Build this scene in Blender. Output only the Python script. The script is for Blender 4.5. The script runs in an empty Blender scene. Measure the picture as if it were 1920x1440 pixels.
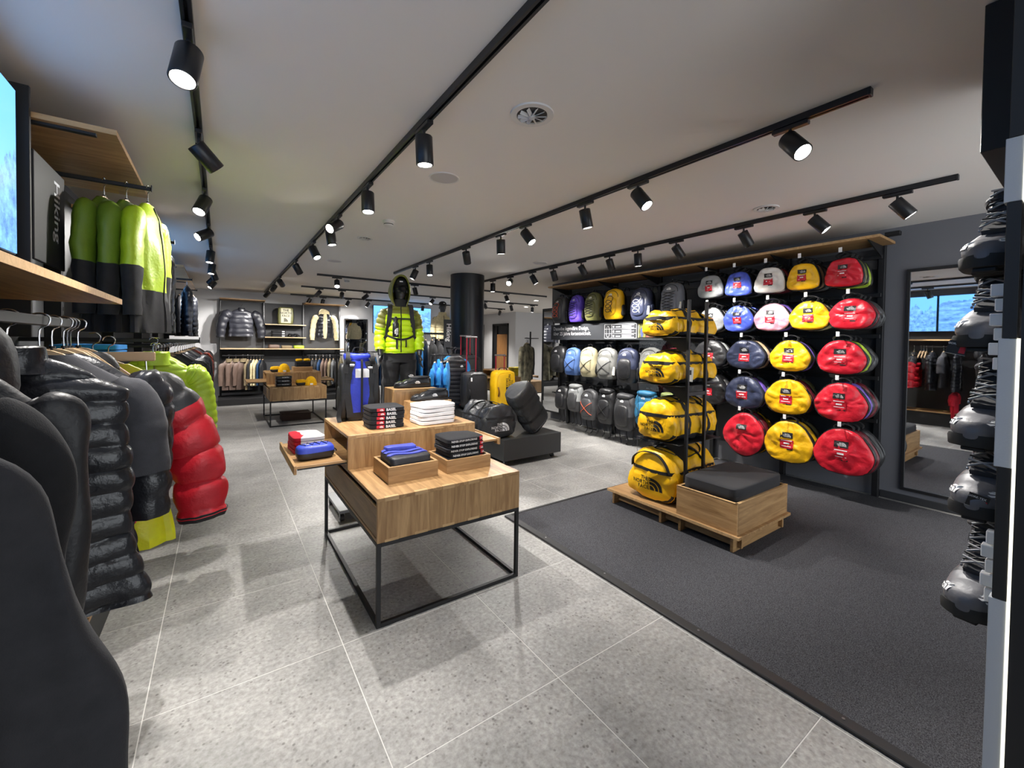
import bpy, bmesh, math, random
from mathutils import Vector, Matrix, noise
from mathutils.bvhtree import BVHTree
PI = math.pi
C = bpy.context.scene.collection
rnd = random.Random(7)

# ------------------------------------------------------------------ camera, world, exposure
cam_data = bpy.data.cameras.new('camera')
cam_data.sensor_width = 36.0
cam_data.sensor_fit = 'HORIZONTAL'
cam_data.lens = 784.95 / 1920 * 36.0
cam_data.shift_y = -(720 - 660.6) / 1920
cam_data.clip_start = 0.02
cam = bpy.data.objects.new('camera', cam_data)
C.objects.link(cam)
def cam_matrix(pitch, yaw, roll, pos):
    ca, sa = math.cos(pitch), math.sin(pitch)
    cb, sb = math.cos(yaw), math.sin(yaw)
    cc, sc = math.cos(roll), math.sin(roll)
    Rx = Matrix(((1, 0, 0), (0, ca, -sa), (0, sa, ca)))
    Ry = Matrix(((cb, 0, sb), (0, 1, 0), (-sb, 0, cb)))
    Rz = Matrix(((cc, -sc, 0), (sc, cc, 0), (0, 0, 1)))
    r = Rz @ Rx @ Ry                       # rows: right, down, forward in (X, -Z, Y)
    ax = [Vector((r[i][0], r[i][2], -r[i][1])) for i in range(3)]
    m = Matrix.Identity(4)
    for i, v in enumerate((ax[0], -ax[1], -ax[2])):
        for k in range(3):
            m[k][i] = v[k]
    m.translation = Vector(pos)
    return m
cam.matrix_world = cam_matrix(.0213, -.6083, .0136, (0, 0, 1.5))
sc = bpy.context.scene
sc.camera = cam
sc.view_settings.view_transform = 'Standard'
sc.view_settings.look = 'None'
sc.view_settings.gamma = 1.0
sc.view_settings.use_curve_mapping = False
EXPOSURE = 0.95
sc.view_settings.exposure = EXPOSURE
SPOT_W = 80.0          # watts of one track spot
FILL_W = 60.0
sc.cycles.use_denoising = True
sc.cycles.max_bounces = 7
sc.cycles.diffuse_bounces = 4
sc.cycles.glossy_bounces = 4
sc.cycles.sample_clamp_indirect = 4.0
sc.cycles.caustics_reflective = False
sc.cycles.caustics_refractive = False
world = bpy.data.worlds.new('world')
sc.world = world
world.use_nodes = True
wb = world.node_tree.nodes['Background']
wb.inputs[0].default_value = (0.9, 0.95, 1.0, 1)
wb.inputs[1].default_value = 1.7

# ------------------------------------------------------------------ materials
def lin(c):
    c = c / 255.0
    return c / 12.92 if c <= .04045 else ((c + .055) / 1.055) ** 2.4
def rgb(r, g, b):
    return (lin(r), lin(g), lin(b), 1)
MATS = {}
def mat(name, col, rough=.6, metal=0, bump=0, bscale=60, vary=0, vscale=8, spec=.5, sheen=0, emit=0, stretch=None):
    """plain principled material with optional noise colour variation and fine noise relief"""
    if name in MATS:
        return MATS[name]
    m = bpy.data.materials.new(name)
    m.use_nodes = True
    nt = m.node_tree
    b = nt.nodes['Principled BSDF']
    b.inputs['Base Color'].default_value = col
    b.inputs['Roughness'].default_value = rough
    b.inputs['Metallic'].default_value = metal
    b.inputs['Specular IOR Level'].default_value = spec
    if sheen:
        b.inputs['Sheen Weight'].default_value = sheen
    if emit:
        b.inputs['Emission Color'].default_value = col
        b.inputs['Emission Strength'].default_value = emit
    if vary or bump:
        tc = nt.nodes.new('ShaderNodeTexCoord')
        vec = tc.outputs['Object']
        if stretch:
            mp = nt.nodes.new('ShaderNodeMapping')
            mp.inputs['Scale'].default_value = stretch
            nt.links.new(vec, mp.inputs[0])
            vec = mp.outputs[0]
    if vary:
        n = nt.nodes.new('ShaderNodeTexNoise')
        n.inputs['Scale'].default_value = vscale
        n.inputs['Detail'].default_value = 4
        nt.links.new(vec, n.inputs['Vector'])
        r = nt.nodes.new('ShaderNodeValToRGB')
        r.color_ramp.elements[0].position = .3
        r.color_ramp.elements[1].position = .7
        r.color_ramp.elements[0].color = tuple(x * (1 - vary) for x in col[:3]) + (1,)
        r.color_ramp.elements[1].color = tuple(min(1, x * (1 + vary)) for x in col[:3]) + (1,)
        nt.links.new(n.outputs[0], r.inputs[0])
        nt.links.new(r.outputs[0], b.inputs['Base Color'])
    if bump:
        n2 = nt.nodes.new('ShaderNodeTexNoise')
        n2.inputs['Scale'].default_value = bscale
        n2.inputs['Detail'].default_value = 3
        nt.links.new(vec, n2.inputs['Vector'])
        bp = nt.nodes.new('ShaderNodeBump')
        bp.inputs['Strength'].default_value = bump
        bp.inputs['Distance'].default_value = .01
        nt.links.new(n2.outputs[0], bp.inputs['Height'])
        nt.links.new(bp.outputs[0], b.inputs['Normal'])
    MATS[name] = m
    return m
def wood_mat(name, c1, c2, axis=0, rough=.45):
    """oak veneer: stretched noise grain along one axis with faint rings"""
    if name in MATS:
        return MATS[name]
    m = bpy.data.materials.new(name)
    m.use_nodes = True
    nt = m.node_tree
    b = nt.nodes['Principled BSDF']
    b.inputs['Roughness'].default_value = rough
    tc = nt.nodes.new('ShaderNodeTexCoord')
    mp = nt.nodes.new('ShaderNodeMapping')
    s = [14, 14, 14]
    s[axis] = 1.2
    mp.inputs['Scale'].default_value = s
    nt.links.new(tc.outputs['Object'], mp.inputs[0])
    n = nt.nodes.new('ShaderNodeTexNoise')
    n.inputs['Scale'].default_value = 2.2
    n.inputs['Detail'].default_value = 7
    n.inputs['Distortion'].default_value = 1.1
    nt.links.new(mp.outputs[0], n.inputs['Vector'])
    r = nt.nodes.new('ShaderNodeValToRGB')
    r.color_ramp.elements[0].position = .32
    r.color_ramp.elements[1].position = .68
    r.color_ramp.elements[0].color = c2
    r.color_ramp.elements[1].color = c1
    nt.links.new(n.outputs[0], r.inputs[0])
    n2 = nt.nodes.new('ShaderNodeTexNoise')
    n2.inputs['Scale'].default_value = 14
    n2.inputs['Detail'].default_value = 4
    nt.links.new(mp.outputs[0], n2.inputs['Vector'])
    mx = nt.nodes.new('ShaderNodeMix')
    mx.data_type = 'RGBA'
    mx.blend_type = 'MULTIPLY'
    mx.inputs[0].default_value = .35
    nt.links.new(r.outputs[0], mx.inputs[6])
    nt.links.new(n2.outputs[0], mx.inputs[7])
    nt.links.new(mx.outputs[2], b.inputs['Base Color'])
    bp = nt.nodes.new('ShaderNodeBump')
    bp.inputs['Strength'].default_value = .08
    nt.links.new(n2.outputs[0], bp.inputs['Height'])
    nt.links.new(bp.outputs[0], b.inputs['Normal'])
    MATS[name] = m
    return m
def tile_mat():
    m = bpy.data.materials.new('stone_tile')
    m.use_nodes = True
    nt = m.node_tree
    b = nt.nodes['Principled BSDF']
    g = nt.nodes.new('ShaderNodeNewGeometry')
    oi = nt.nodes.new('ShaderNodeObjectInfo')
    n1 = nt.nodes.new('ShaderNodeTexNoise'); n1.inputs['Scale'].default_value = 3.2; n1.inputs['Detail'].default_value = 8; n1.inputs['Roughness'].default_value = .65
    n2 = nt.nodes.new('ShaderNodeTexNoise'); n2.inputs['Scale'].default_value = 48; n2.inputs['Detail'].default_value = 5; n2.inputs['Roughness'].default_value = .6
    v = nt.nodes.new('ShaderNodeTexVoronoi'); v.inputs['Scale'].default_value = 46
    n3 = nt.nodes.new('ShaderNodeTexNoise'); n3.inputs['Scale'].default_value = 20; n3.inputs['Detail'].default_value = 2
    for n in (n1, n2, v, n3):
        nt.links.new(g.outputs['Position'], n.inputs['Vector'])
    r1 = nt.nodes.new('ShaderNodeValToRGB')
    r1.color_ramp.elements[0].position = .3; r1.color_ramp.elements[0].color = rgb(131, 130, 128)
    r1.color_ramp.elements[1].position = .72; r1.color_ramp.elements[1].color = rgb(166, 164, 161)
    nt.links.new(n1.outputs[0], r1.inputs[0])
    r2 = nt.nodes.new('ShaderNodeValToRGB')
    r2.color_ramp.elements[0].position = .34; r2.color_ramp.elements[0].color = (.62, .61, .6, 1)
    r2.color_ramp.elements[1].position = .66; r2.color_ramp.elements[1].color = (1.18, 1.18, 1.18, 1)
    nt.links.new(n2.outputs[0], r2.inputs[0])
    mx = nt.nodes.new('ShaderNodeMix'); mx.data_type = 'RGBA'; mx.blend_type = 'MULTIPLY'; mx.inputs[0].default_value = .8
    nt.links.new(r1.outputs[0], mx.inputs[6]); nt.links.new(r2.outputs[0], mx.inputs[7])
    # dark pits
    r3 = nt.nodes.new('ShaderNodeValToRGB')
    r3.color_ramp.elements[0].position = .16; r3.color_ramp.elements[0].color = (1, 1, 1, 1)
    r3.color_ramp.elements[1].position = .34; r3.color_ramp.elements[1].color = (0, 0, 0, 1)
    nt.links.new(v.outputs['Distance'], r3.inputs[0])
    r4 = nt.nodes.new('ShaderNodeValToRGB')
    r4.color_ramp.elements[0].position = .47; r4.color_ramp.elements[0].color = (0, 0, 0, 1)
    r4.color_ramp.elements[1].position = .6; r4.color_ramp.elements[1].color = (1, 1, 1, 1)
    nt.links.new(n3.outputs[0], r4.inputs[0])
    mm = nt.nodes.new('ShaderNodeMath'); mm.operation = 'MULTIPLY'
    nt.links.new(r3.outputs[0], mm.inputs[0]); nt.links.new(r4.outputs[0], mm.inputs[1])
    m2 = nt.nodes.new('ShaderNodeMath'); m2.operation = 'MULTIPLY'; m2.inputs[1].default_value = .75
    nt.links.new(mm.outputs[0], m2.inputs[0])
    mx2 = nt.nodes.new('ShaderNodeMix'); mx2.data_type = 'RGBA'
    mx2.inputs[7].default_value = rgb(84, 80, 78)
    nt.links.new(m2.outputs[0], mx2.inputs[0]); nt.links.new(mx.outputs[2], mx2.inputs[6])
    # small tone change from tile to tile
    mr = nt.nodes.new('ShaderNodeMapRange')
    mr.inputs[3].default_value = .93; mr.inputs[4].default_value = 1.05
    nt.links.new(oi.outputs['Random'], mr.inputs[0])
    hs = nt.nodes.new('ShaderNodeHueSaturation')
    nt.links.new(mr.outputs[0], hs.inputs['Value']); nt.links.new(mx2.outputs[2], hs.inputs['Color'])
    nt.links.new(hs.outputs[0], b.inputs['Base Color'])
    rr = nt.nodes.new('ShaderNodeMapRange'); rr.inputs[3].default_value = .34; rr.inputs[4].default_value = .55
    nt.links.new(n1.outputs[0], rr.inputs[0]); nt.links.new(rr.outputs[0], b.inputs['Roughness'])
    bp = nt.nodes.new('ShaderNodeBump'); bp.inputs['Strength'].default_value = .12; bp.inputs['Distance'].default_value = .004
    nt.links.new(n2.outputs[0], bp.inputs['Height']); nt.links.new(bp.outputs[0], b.inputs['Normal'])
    MATS['stone_tile'] = m
    return m
def carpet_mat():
    m = bpy.data.materials.new('carpet_pile')
    m.use_nodes = True
    nt = m.node_tree
    b = nt.nodes['Principled BSDF']
    b.inputs['Roughness'].default_value = .95
    b.inputs['Specular IOR Level'].default_value = .1
    g = nt.nodes.new('ShaderNodeNewGeometry')
    n = nt.nodes.new('ShaderNodeTexNoise'); n.inputs['Scale'].default_value = 230; n.inputs['Detail'].default_value = 3; n.inputs['Roughness'].default_value = .7
    nt.links.new(g.outputs['Position'], n.inputs['Vector'])
    r = nt.nodes.new('ShaderNodeValToRGB')
    r.color_ramp.elements[0].position = .36; r.color_ramp.elements[0].color = rgb(38, 38, 41)
    r.color_ramp.elements[1].position = .66; r.color_ramp.elements[1].color = rgb(92, 92, 96)
    nt.links.new(n.outputs[0], r.inputs[0]); nt.links.new(r.outputs[0], b.inputs['Base Color'])
    bp = nt.nodes.new('ShaderNodeBump'); bp.inputs['Strength'].default_value = .6; bp.inputs['Distance'].default_value = .006
    nt.links.new(n.outputs[0], bp.inputs['Height']); nt.links.new(bp.outputs[0], b.inputs['Normal'])
    return m
def emis(name, col, strength):
    if name in MATS:
        return MATS[name]
    m = bpy.data.materials.new(name)
    m.use_nodes = True
    nt = m.node_tree
    b = nt.nodes['Principled BSDF']
    b.inputs['Base Color'].default_value = (0, 0, 0, 1)
    b.inputs['Emission Color'].default_value = col
    b.inputs['Emission Strength'].default_value = strength
    MATS[name] = m
    return m
def fabric(name, col, rough=.75, bump=.18, bscale=520, sheen=.15, vary=.12):
    return mat(name, col, rough, bump=bump, bscale=bscale, vary=vary, vscale=30, spec=.2, sheen=sheen * .4)
def nylon(name, col, rough=.42, vary=.08):
    return mat(name, col, rough, bump=.22, bscale=55, vary=vary, vscale=14, spec=.5)
OAK = (rgb(200, 160, 110), rgb(156, 117, 74))
M_OAKX = wood_mat('oak_grain_x', *OAK, axis=0)
M_OAKY = wood_mat('oak_grain_y', *OAK, axis=1)
M_OAKZ = wood_mat('oak_grain_z', *OAK, axis=2)
M_PLY = wood_mat('oak_edge', rgb(222, 184, 134), rgb(196, 156, 106), axis=0)
M_BLACK = mat('black_metal', rgb(22, 22, 24), .5)
M_BLACKM = mat('black_matte', rgb(22, 22, 24), .6)
M_SPOT = mat('black_lamp_paint', rgb(24, 24, 27), .38)
M_PANEL = mat('charcoal_panel', rgb(46, 47, 50), .6, bump=.05, bscale=200)
M_WALLG = mat('grey_wall_paint', rgb(112, 113, 119), .7, bump=.04, bscale=150)
M_WALLW = mat('pale_wall_paint', rgb(206, 206, 208), .75, bump=.04, bscale=150)
M_CEIL = mat('white_ceiling_paint', rgb(226, 222, 217), .8, bump=.03, bscale=120)
M_CHROME = mat('chrome', rgb(210, 210, 212), .18, 1)
M_STEEL = mat('steel_slot', rgb(150, 150, 152), .35, 1)
M_WHITE = mat('white_plastic', rgb(232, 232, 232), .5)
M_HANGER = mat('pale_hanger_wood', rgb(206, 176, 138), .5, vary=.1, vscale=10)
M_PRINTW = mat('white_print', rgb(238, 238, 238), .6)
M_PRINTK = mat('black_print', rgb(18, 18, 19), .6)
M_RED = mat('red_print', rgb(196, 26, 44), .5)
M_TAGP = mat('paper_tag', rgb(220, 214, 200), .7)
M_WEB = mat('black_webbing', rgb(20, 20, 22), .7, bump=.3, bscale=300)
M_MIRROR = mat('mirror_glass', (.86, .88, .9, 1), .015, 1)
M_TILE = tile_mat()
M_CARPET = carpet_mat()

# ------------------------------------------------------------------ mesh helpers
class MB:
    def __init__(self):
        self.v = []
        self.f = []
    def add(self, vs, fs):
        o = len(self.v)
        self.v.extend(Vector(p) for p in vs)
        self.f.extend(tuple(i + o for i in f) for f in fs)
        return self
    def box(self, c, s, b=0.0):
        """box by centre and size; b = chamfer"""
        cx, cy, cz = c
        hx, hy, hz = s[0] / 2, s[1] / 2, s[2] / 2
        if b <= 0:
            vs = [(cx + x * hx, cy + y * hy, cz + z * hz) for x in (-1, 1) for y in (-1, 1) for z in (-1, 1)]
            fs = [(0, 1, 3, 2), (4, 6, 7, 5), (0, 4, 5, 1), (2, 3, 7, 6), (0, 2, 6, 4), (1, 5, 7, 3)]
            return self.add(vs, fs)
        b = min(b, hx * .95, hy * .95, hz * .95)
        vs, ix = [], {}
        for x in (-1, 1):
            for y in (-1, 1):
                for z in (-1, 1):
                    for a in range(3):
                        d = [hx - b, hy - b, hz - b]
                        d[a] = (hx, hy, hz)[a]
                        ix[(x, y, z, a)] = len(vs)
                        vs.append((cx + x * d[0], cy + y * d[1], cz + z * d[2]))
        fs = []
        S = (-1, 1)
        for x in S:
            q = [(x, -1, -1), (x, 1, -1), (x, 1, 1), (x, -1, 1)]
            fs.append(tuple(ix[k + (0,)] for k in (q if x > 0 else q[::-1])))
        for y in S:
            q = [(-1, y, -1), (-1, y, 1), (1, y, 1), (1, y, -1)]
            fs.append(tuple(ix[k + (1,)] for k in (q if y > 0 else q[::-1])))
        for z in S:
            q = [(-1, -1, z), (1, -1, z), (1, 1, z), (-1, 1, z)]
            fs.append(tuple(ix[k + (2,)] for k in (q if z > 0 else q[::-1])))
        for a, bb in ((0, 1), (0, 2), (1, 2)):
            c3 = 3 - a - bb
            for s1 in S:
                for s2 in S:
                    k0, k1 = [0, 0, 0], [0, 0, 0]
                    k0[a] = k1[a] = s1; k0[bb] = k1[bb] = s2
                    k0[c3] = -1; k1[c3] = 1
                    k0, k1 = tuple(k0), tuple(k1)
                    q = (ix[k0 + (a,)], ix[k0 + (bb,)], ix[k1 + (bb,)], ix[k1 + (a,)])
                    par = s1 * s2 * (1 if (a, bb) in ((0, 1), (1, 2)) else -1)
                    fs.append(q if par > 0 else q[::-1])
        for x in S:
            for y in S:
                for z in S:
                    q = (ix[(x, y, z, 0)], ix[(x, y, z, 1)], ix[(x, y, z, 2)])
                    fs.append(q if x * y * z > 0 else q[::-1])
        return self.add(vs, fs)
    def b2(self, lo, hi, b=0.0):
        return self.box([(lo[i] + hi[i]) / 2 for i in range(3)], [hi[i] - lo[i] for i in range(3)], b)
    def loft(self, rings, cap0=True, cap1=True, closed=True):
        n = len(rings[0])
        vs = [p for r in rings for p in r]
        fs = []
        m = n if closed else n - 1
        for i in range(len(rings) - 1):
            for j in range(m):
                a, b = i * n + j, i * n + (j + 1) % n
                fs.append((a, b, b + n, a + n))
        if cap0:
            fs.append(tuple(range(n - 1, -1, -1)))
        if cap1:
            o = (len(rings) - 1) * n
            fs.append(tuple(o + k for k in range(n)))
        return self.add(vs, fs)
    def tube(self, pts, rad, seg=8, flat=1.0, cap=True, up=None, mod=None):
        """swept tube; rad number or list; flat squashes across the second axis"""
        pts = [Vector(p) for p in pts]
        n = len(pts)
        R_ = rad if isinstance(rad, (list, tuple)) else [rad] * n
        t0 = (pts[1] - pts[0]).normalized()
        u = Vector(up) if up else (Vector((0, 0, 1)) if abs(t0.z) < .9 else Vector((0, 1, 0)))
        u = (u - t0 * u.dot(t0)).normalized()
        rings = []
        for i, p in enumerate(pts):
            t = (pts[min(i + 1, n - 1)] - pts[max(i - 1, 0)]).normalized()
            u = (u - t * u.dot(t))
            u = u.normalized() if u.length > 1e-6 else Vector((1, 0, 0))
            w = t.cross(u)
            ring = []
            for k in range(seg):
                a = 2 * PI * k / seg
                r = R_[i] * (mod(i / (n - 1), a) if mod else 1)
                ring.append(p + u * (math.cos(a) * r * flat) + w * (math.sin(a) * r))
            rings.append(ring)
        return self.loft(rings, cap, cap)
    def cyl(self, p0, p1, r, seg=16, r1=None, cap=True):
        return self.tube([p0, p1], [r, r if r1 is None else r1], seg, cap=cap)
    def strip(self, pts, w, th, wdir):
        """flat strap along pts, width w along wdir, thickness th"""
        wd = Vector(wdir).normalized()
        pts = [Vector(p) for p in pts]
        n = len(pts)
        rings = []
        for i, p in enumerate(pts):
            t = (pts[min(i + 1, n - 1)] - pts[max(i - 1, 0)]).normalized()
            nn = t.cross(wd).normalized()
            ww = nn.cross(t).normalized()
            rings.append([p - ww * w / 2 - nn * th / 2, p + ww * w / 2 - nn * th / 2, p + ww * w / 2 + nn * th / 2, p - ww * w / 2 + nn * th / 2])
        return self.loft(rings)
    def superbox(self, c, s, e=.35, nu=24, nv=12, fn=None):
        """rounded pillow block (superellipsoid) centre c, full size s"""
        def sg(x, p):
            return math.copysign(abs(x) ** p, x)
        rings = []
        for i in range(nv + 1):
            ph = -PI / 2 + PI * i / nv
            ph = max(-PI / 2 + .02, min(PI / 2 - .02, ph))
            ring = []
            for k in range(nu):
                th = 2 * PI * k / nu
                x = sg(math.cos(ph), e) * sg(math.cos(th), e)
                y = sg(math.cos(ph), e) * sg(math.sin(th), e)
                z = sg(math.sin(ph), e)
                p = Vector((x * s[0] / 2, y * s[1] / 2, z * s[2] / 2))
                if fn:
                    p = fn(p)
                ring.append(p + Vector(c))
            rings.append(ring)
        return self.loft(rings)
    def xf(self, m):
        self.v = [m @ p for p in self.v]
        return self
    def jitter(self, amp, sc_, seed=0):
        o = Vector((seed * 3.1, seed * 1.7, seed * 2.3))
        self.v = [p + noise.noise_vector(p * sc_ + o) * amp for p in self.v]
        return self
    def merge(self, o):
        return self.add(o.v, o.f)
    def mesh(self, name, smooth=True):
        me = bpy.data.meshes.new(name)
        me.from_pydata([tuple(p) for p in self.v], [], self.f)
        bm = bmesh.new()
        bm.from_mesh(me)
        bmesh.ops.recalc_face_normals(bm, faces=bm.faces)
        bm.to_mesh(me)
        bm.free()
        if smooth:
            me.polygons.foreach_set('use_smooth', [True] * len(me.polygons))
            if hasattr(me, 'set_sharp_from_angle'):
                me.set_sharp_from_angle(angle=math.radians(42))
        me.update()
        return me
    def bvh(self):
        return BVHTree.FromPolygons([tuple(p) for p in self.v], self.f)
def obj(name, mb, m, parent=None, smooth=True, loc=None, rot=None):
    me = mb if isinstance(mb, bpy.types.Mesh) else mb.mesh(name, smooth)
    if m is not None and not me.materials:
        me.materials.append(m)
    o = bpy.data.objects.new(name, me)
    C.objects.link(o)
    if parent:
        o.parent = parent
    if loc:
        o.location = loc
    if rot:
        o.rotation_euler = rot
    return o
def tag(o, label, cat, group=None, kind=None):
    o['label'] = label
    o['category'] = cat
    if group:
        o['group'] = group
    if kind:
        o['kind'] = kind
    return o
def thing(name, label, cat, loc=(0, 0, 0), rz=0, group=None, rot=None):
    o = bpy.data.objects.new(name, None)
    o.empty_display_size = .05
    C.objects.link(o)
    o.location = loc
    o.rotation_euler = rot if rot else (0, 0, rz)
    return tag(o, label, cat, group)
def dup(root, loc, rz=None, label=None, group=None, rot=None):
    def cp(o, par):
        c = o.copy()
        C.objects.link(c)
        if par:
            c.parent = par
        for ch in list(o.children):
            cp(ch, c)
        return c
    r = cp(root, None)
    r.location = loc
    if rot:
        r.rotation_euler = rot
    elif rz is not None:
        r.rotation_euler = (0, 0, rz)
    if label:
        r['label'] = label
    if group:
        r['group'] = group
    return r
def recolor(root, mapping):
    """give a copied thing its own material on named parts (mesh copied, so the source keeps its own)"""
    for ch in root.children_recursive if hasattr(root, 'children_recursive') else root.children:
        st = ch.name.split('.')[0]
        if st in mapping and ch.type == 'MESH':
            ch.data = ch.data.copy()
            ch.data.materials.clear()
            ch.data.materials.append(mapping[st])
    return root
def struct(name, mb, m, parent=None, smooth=False):
    o = obj(name, mb, m, parent, smooth)
    if not parent:
        o['kind'] = 'structure'
    return o
TEXTS = {}
def text_mb(s, size=.1, align='LEFT', bold=0.0, th=.0):
    key = (s, align, bold)
    if key not in TEXTS:
        cu = bpy.data.curves.new('lettering', 'FONT')
        cu.body = s
        cu.align_x = align
        cu.size = 1
        cu.resolution_u = 2
        cu.offset = bold
        cu.fill_mode = 'FRONT'
        o = bpy.data.objects.new('lettering', cu)
        C.objects.link(o)
        dg = bpy.context.evaluated_depsgraph_get()
        me = bpy.data.meshes.new_from_object(o.evaluated_get(dg))
        TEXTS[key] = ([v.co.copy() for v in me.vertices], [tuple(p.vertices) for p in me.polygons])
        bpy.data.objects.remove(o)
        bpy.data.curves.remove(cu)
        bpy.data.meshes.remove(me)
    vs, fs = TEXTS[key]
    return MB().add([v * size for v in vs], fs)
def plane_m(origin, right, up):
    """matrix taking text plane (x right, y up, z out) to 3-D"""
    r = Vector(right).normalized()
    u = Vector(up).normalized()
    n = r.cross(u)
    m = Matrix.Identity(4)
    for k in range(3):
        m[k][0], m[k][1], m[k][2], m[k][3] = r[k], u[k], n[k], origin[k]
    return m
def conform(mb, bvh, direction, off=.0015):
    """drop a flat print on to a surface: every vertex moves along direction until it meets it"""
    d = Vector(direction).normalized()
    out = []
    last = 0
    for p in mb.v:
        h, n, i, t = bvh.ray_cast(p - d * .5, d)
        if h is None:
            out.append(p + d * last)
        else:
            last = (h - p).dot(d)
            out.append(h - d * off)
    mb.v = out
    return mb
def dome_mb(r=1.0):
    """three nested quarter arcs of the bag emblem, corner at the origin"""
    mb = MB()
    for r0, r1 in ((.0, .34), (.42, .66), (.74, 1.0)):
        n = 8
        vs, fs = [], []
        for i in range(n + 1):
            a = PI / 2 * i / n
            vs += [(r0 * r * math.cos(a), r0 * r * math.sin(a), 0), (r1 * r * math.cos(a), r1 * r * math.sin(a), 0)]
        for i in range(n):
            fs.append((2 * i, 2 * i + 1, 2 * i + 3, 2 * i + 2))
        mb.add(vs, fs)
    return mb
def logo_mb(h, full=True):
    """words in three right-aligned lines beside the arcs, total height h, centred"""
    mb = dome_mb(h)
    if full:
        for i, s in enumerate(('THE', 'NORTH', 'FACE')):
            t = text_mb(s, h * .41, 'RIGHT', .012)
            t.xf(Matrix.Translation((-h * .05, h * (.70 - .345 * i), 0)))
            mb.merge(t)
        mb.xf(Matrix.Translation((0, -h / 2, 0)))
    else:
        for i, w in enumerate((.5, .95, .75)):
            y = h * (.72 - .34 * i)
            mb.add([(-h * (w + .08), y, 0), (-h * .08, y, 0), (-h * .08, y + h * .22, 0), (-h * (w + .08), y + h * .22, 0)], [(0, 1, 2, 3)])
        mb.xf(Matrix.Translation((0, -h / 2, 0)))
    return mb
def rect_mb(w, h, nx=1, ny=1):
    vs = [(-w / 2 + w * i / nx, -h / 2 + h * j / ny, 0) for j in range(ny + 1) for i in range(nx + 1)]
    fs = [(j * (nx + 1) + i, j * (nx + 1) + i + 1, (j + 1) * (nx + 1) + i + 1, (j + 1) * (nx + 1) + i) for j in range(ny) for i in range(nx)]
    return MB().add(vs, fs)
def sgp(x, p):
    return math.copysign(abs(x) ** p, x)
def lerp(a, b, t):
    return a + (b - a) * t
def prof(pts, t):
    """smooth profile through (t, value) points"""
    for (a, va), (b, vb) in zip(pts, pts[1:]):
        if t <= b:
            k = (t - a) / max(1e-9, b - a)
            k = max(0, min(1, k))
            return va + (vb - va) * k * k * (3 - 2 * k)
    return pts[-1][1]
def curve_pts(P, n):
    """Catmull-Rom through control points"""
    P = [Vector(p) for p in P]
    Q = [P[0] * 2 - P[1]] + P + [P[-1] * 2 - P[-2]]
    out = []
    seg = len(P) - 1
    for i in range(n + 1):
        s = min(i / n * seg, seg - 1e-6)
        k = int(s)
        t = s - k
        a, b, c, d = Q[k], Q[k + 1], Q[k + 2], Q[k + 3]
        out.append(.5 * ((2 * b) + (c - a) * t + (2 * a - 5 * b + 4 * c - d) * t * t + (3 * b - a - 3 * c + d) * t ** 3))
    return out
def chaikin(P, it=2):
    for _ in range(it):
        Q = []
        for i in range(len(P)):
            a, b = Vector(P[i]), Vector(P[(i + 1) % len(P)])
            Q += [a * .75 + b * .25, a * .25 + b * .75]
        P = Q
    return P
def settle(root, z):
    """rest a thing on the level z"""
    bpy.context.view_layer.update()
    lo = min((o.matrix_world @ v.co).z for o in root.children_recursive if o.type == 'MESH' for v in o.data.vertices)
    root.location.z += z - lo
def puff(s, period, amp, p, o):
    """down baffles: rounded chambers with tight seams and small gathers beside the seams"""
    q = abs(math.sin(PI * s / period))
    return amp * (q ** .42 - .62) + amp * .55 * (1 - q) * noise.noise(Vector((p.x * 42, p.y * 42, p.z * 9)) + o) + amp * .35 * noise.noise(p * 16 + o)
ORD = ['first', 'second', 'third', 'fourth', 'fifth', 'sixth', 'seventh', 'eighth', 'ninth', 'tenth', 'eleventh', 'twelfth', 'thirteenth', 'fourteenth', 'fifteenth']
# ================================================================== THE ROOM
CEIL = 2.7
mb = MB().b2((-1.0, -3.0, -.12), (12.2, 17.2, -.0008))
floor = struct('floor', mb, mat('pale_grout', rgb(200, 198, 194), .8))
T = .75
tile_me = MB().box((T / 2, T / 2, -.006), (T - .004, T - .004, .012), .0006).mesh('tile', False)
tile_me.materials.append(M_TILE)
X0, Y0 = -.254 - T, .64 - T * 3
rest = MB()
ncell = 0
for i in range(18):
    for j in range(25):
        x, y = X0 + i * T, Y0 + j * T
        if x > 12.0 or y > 17:
            continue
        near = -1.1 < x < 7.0 and -.2 < y < 11.4
        if near:
            o = obj('tile', tile_me, None, floor)
            o.location = (x, y, 0)
        else:
            rest.box((x + T / 2, y + T / 2, -.006), (T - .005, T - .005, .012))
o = obj('tile_field', rest, M_TILE, floor, False)
o['kind'] = 'stuff'
struct('ceiling', MB().b2((-1.2, -3.0, CEIL), (12.2, 17.2, CEIL + .15)), M_CEIL)
struct('wall_left', MB().b2((-1.15, -3.0, 0), (-1.0, 12.4, CEIL)), M_WALLG)
struct('wall_back', MB().b2((-1.15, 12.4, 0), (6.0, 12.55, CEIL)), M_WALLW)
struct('wall_right', MB().b2((5.5, -1.2, 0), (5.8, 6.5, CEIL)), M_WALLG)
struct('baseboard_right', MB().b2((5.485, .2, 0), (5.5, 1.32, .07), .004), M_PANEL)
struct('wall_fitting_room', MB().b2((9.2, 13.0, 0), (9.35, 13.45, CEIL)).b2((9.2, 14.6, 0), (9.35, 15.3, CEIL)).b2((9.2, 13.45, 2.28), (9.35, 14.6, CEIL)).b2((9.2, 15.3, 2.28), (9.35, 17, CEIL)), M_WALLW)
struct('wall_fitting_side', MB().b2((9.35, 13.0, 0), (12.0, 13.15, CEIL)), M_WALLW)
struct('wall_far', MB().b2((6.0, 17.0, 0), (12.2, 17.15, CEIL)), M_WALLW)
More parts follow.
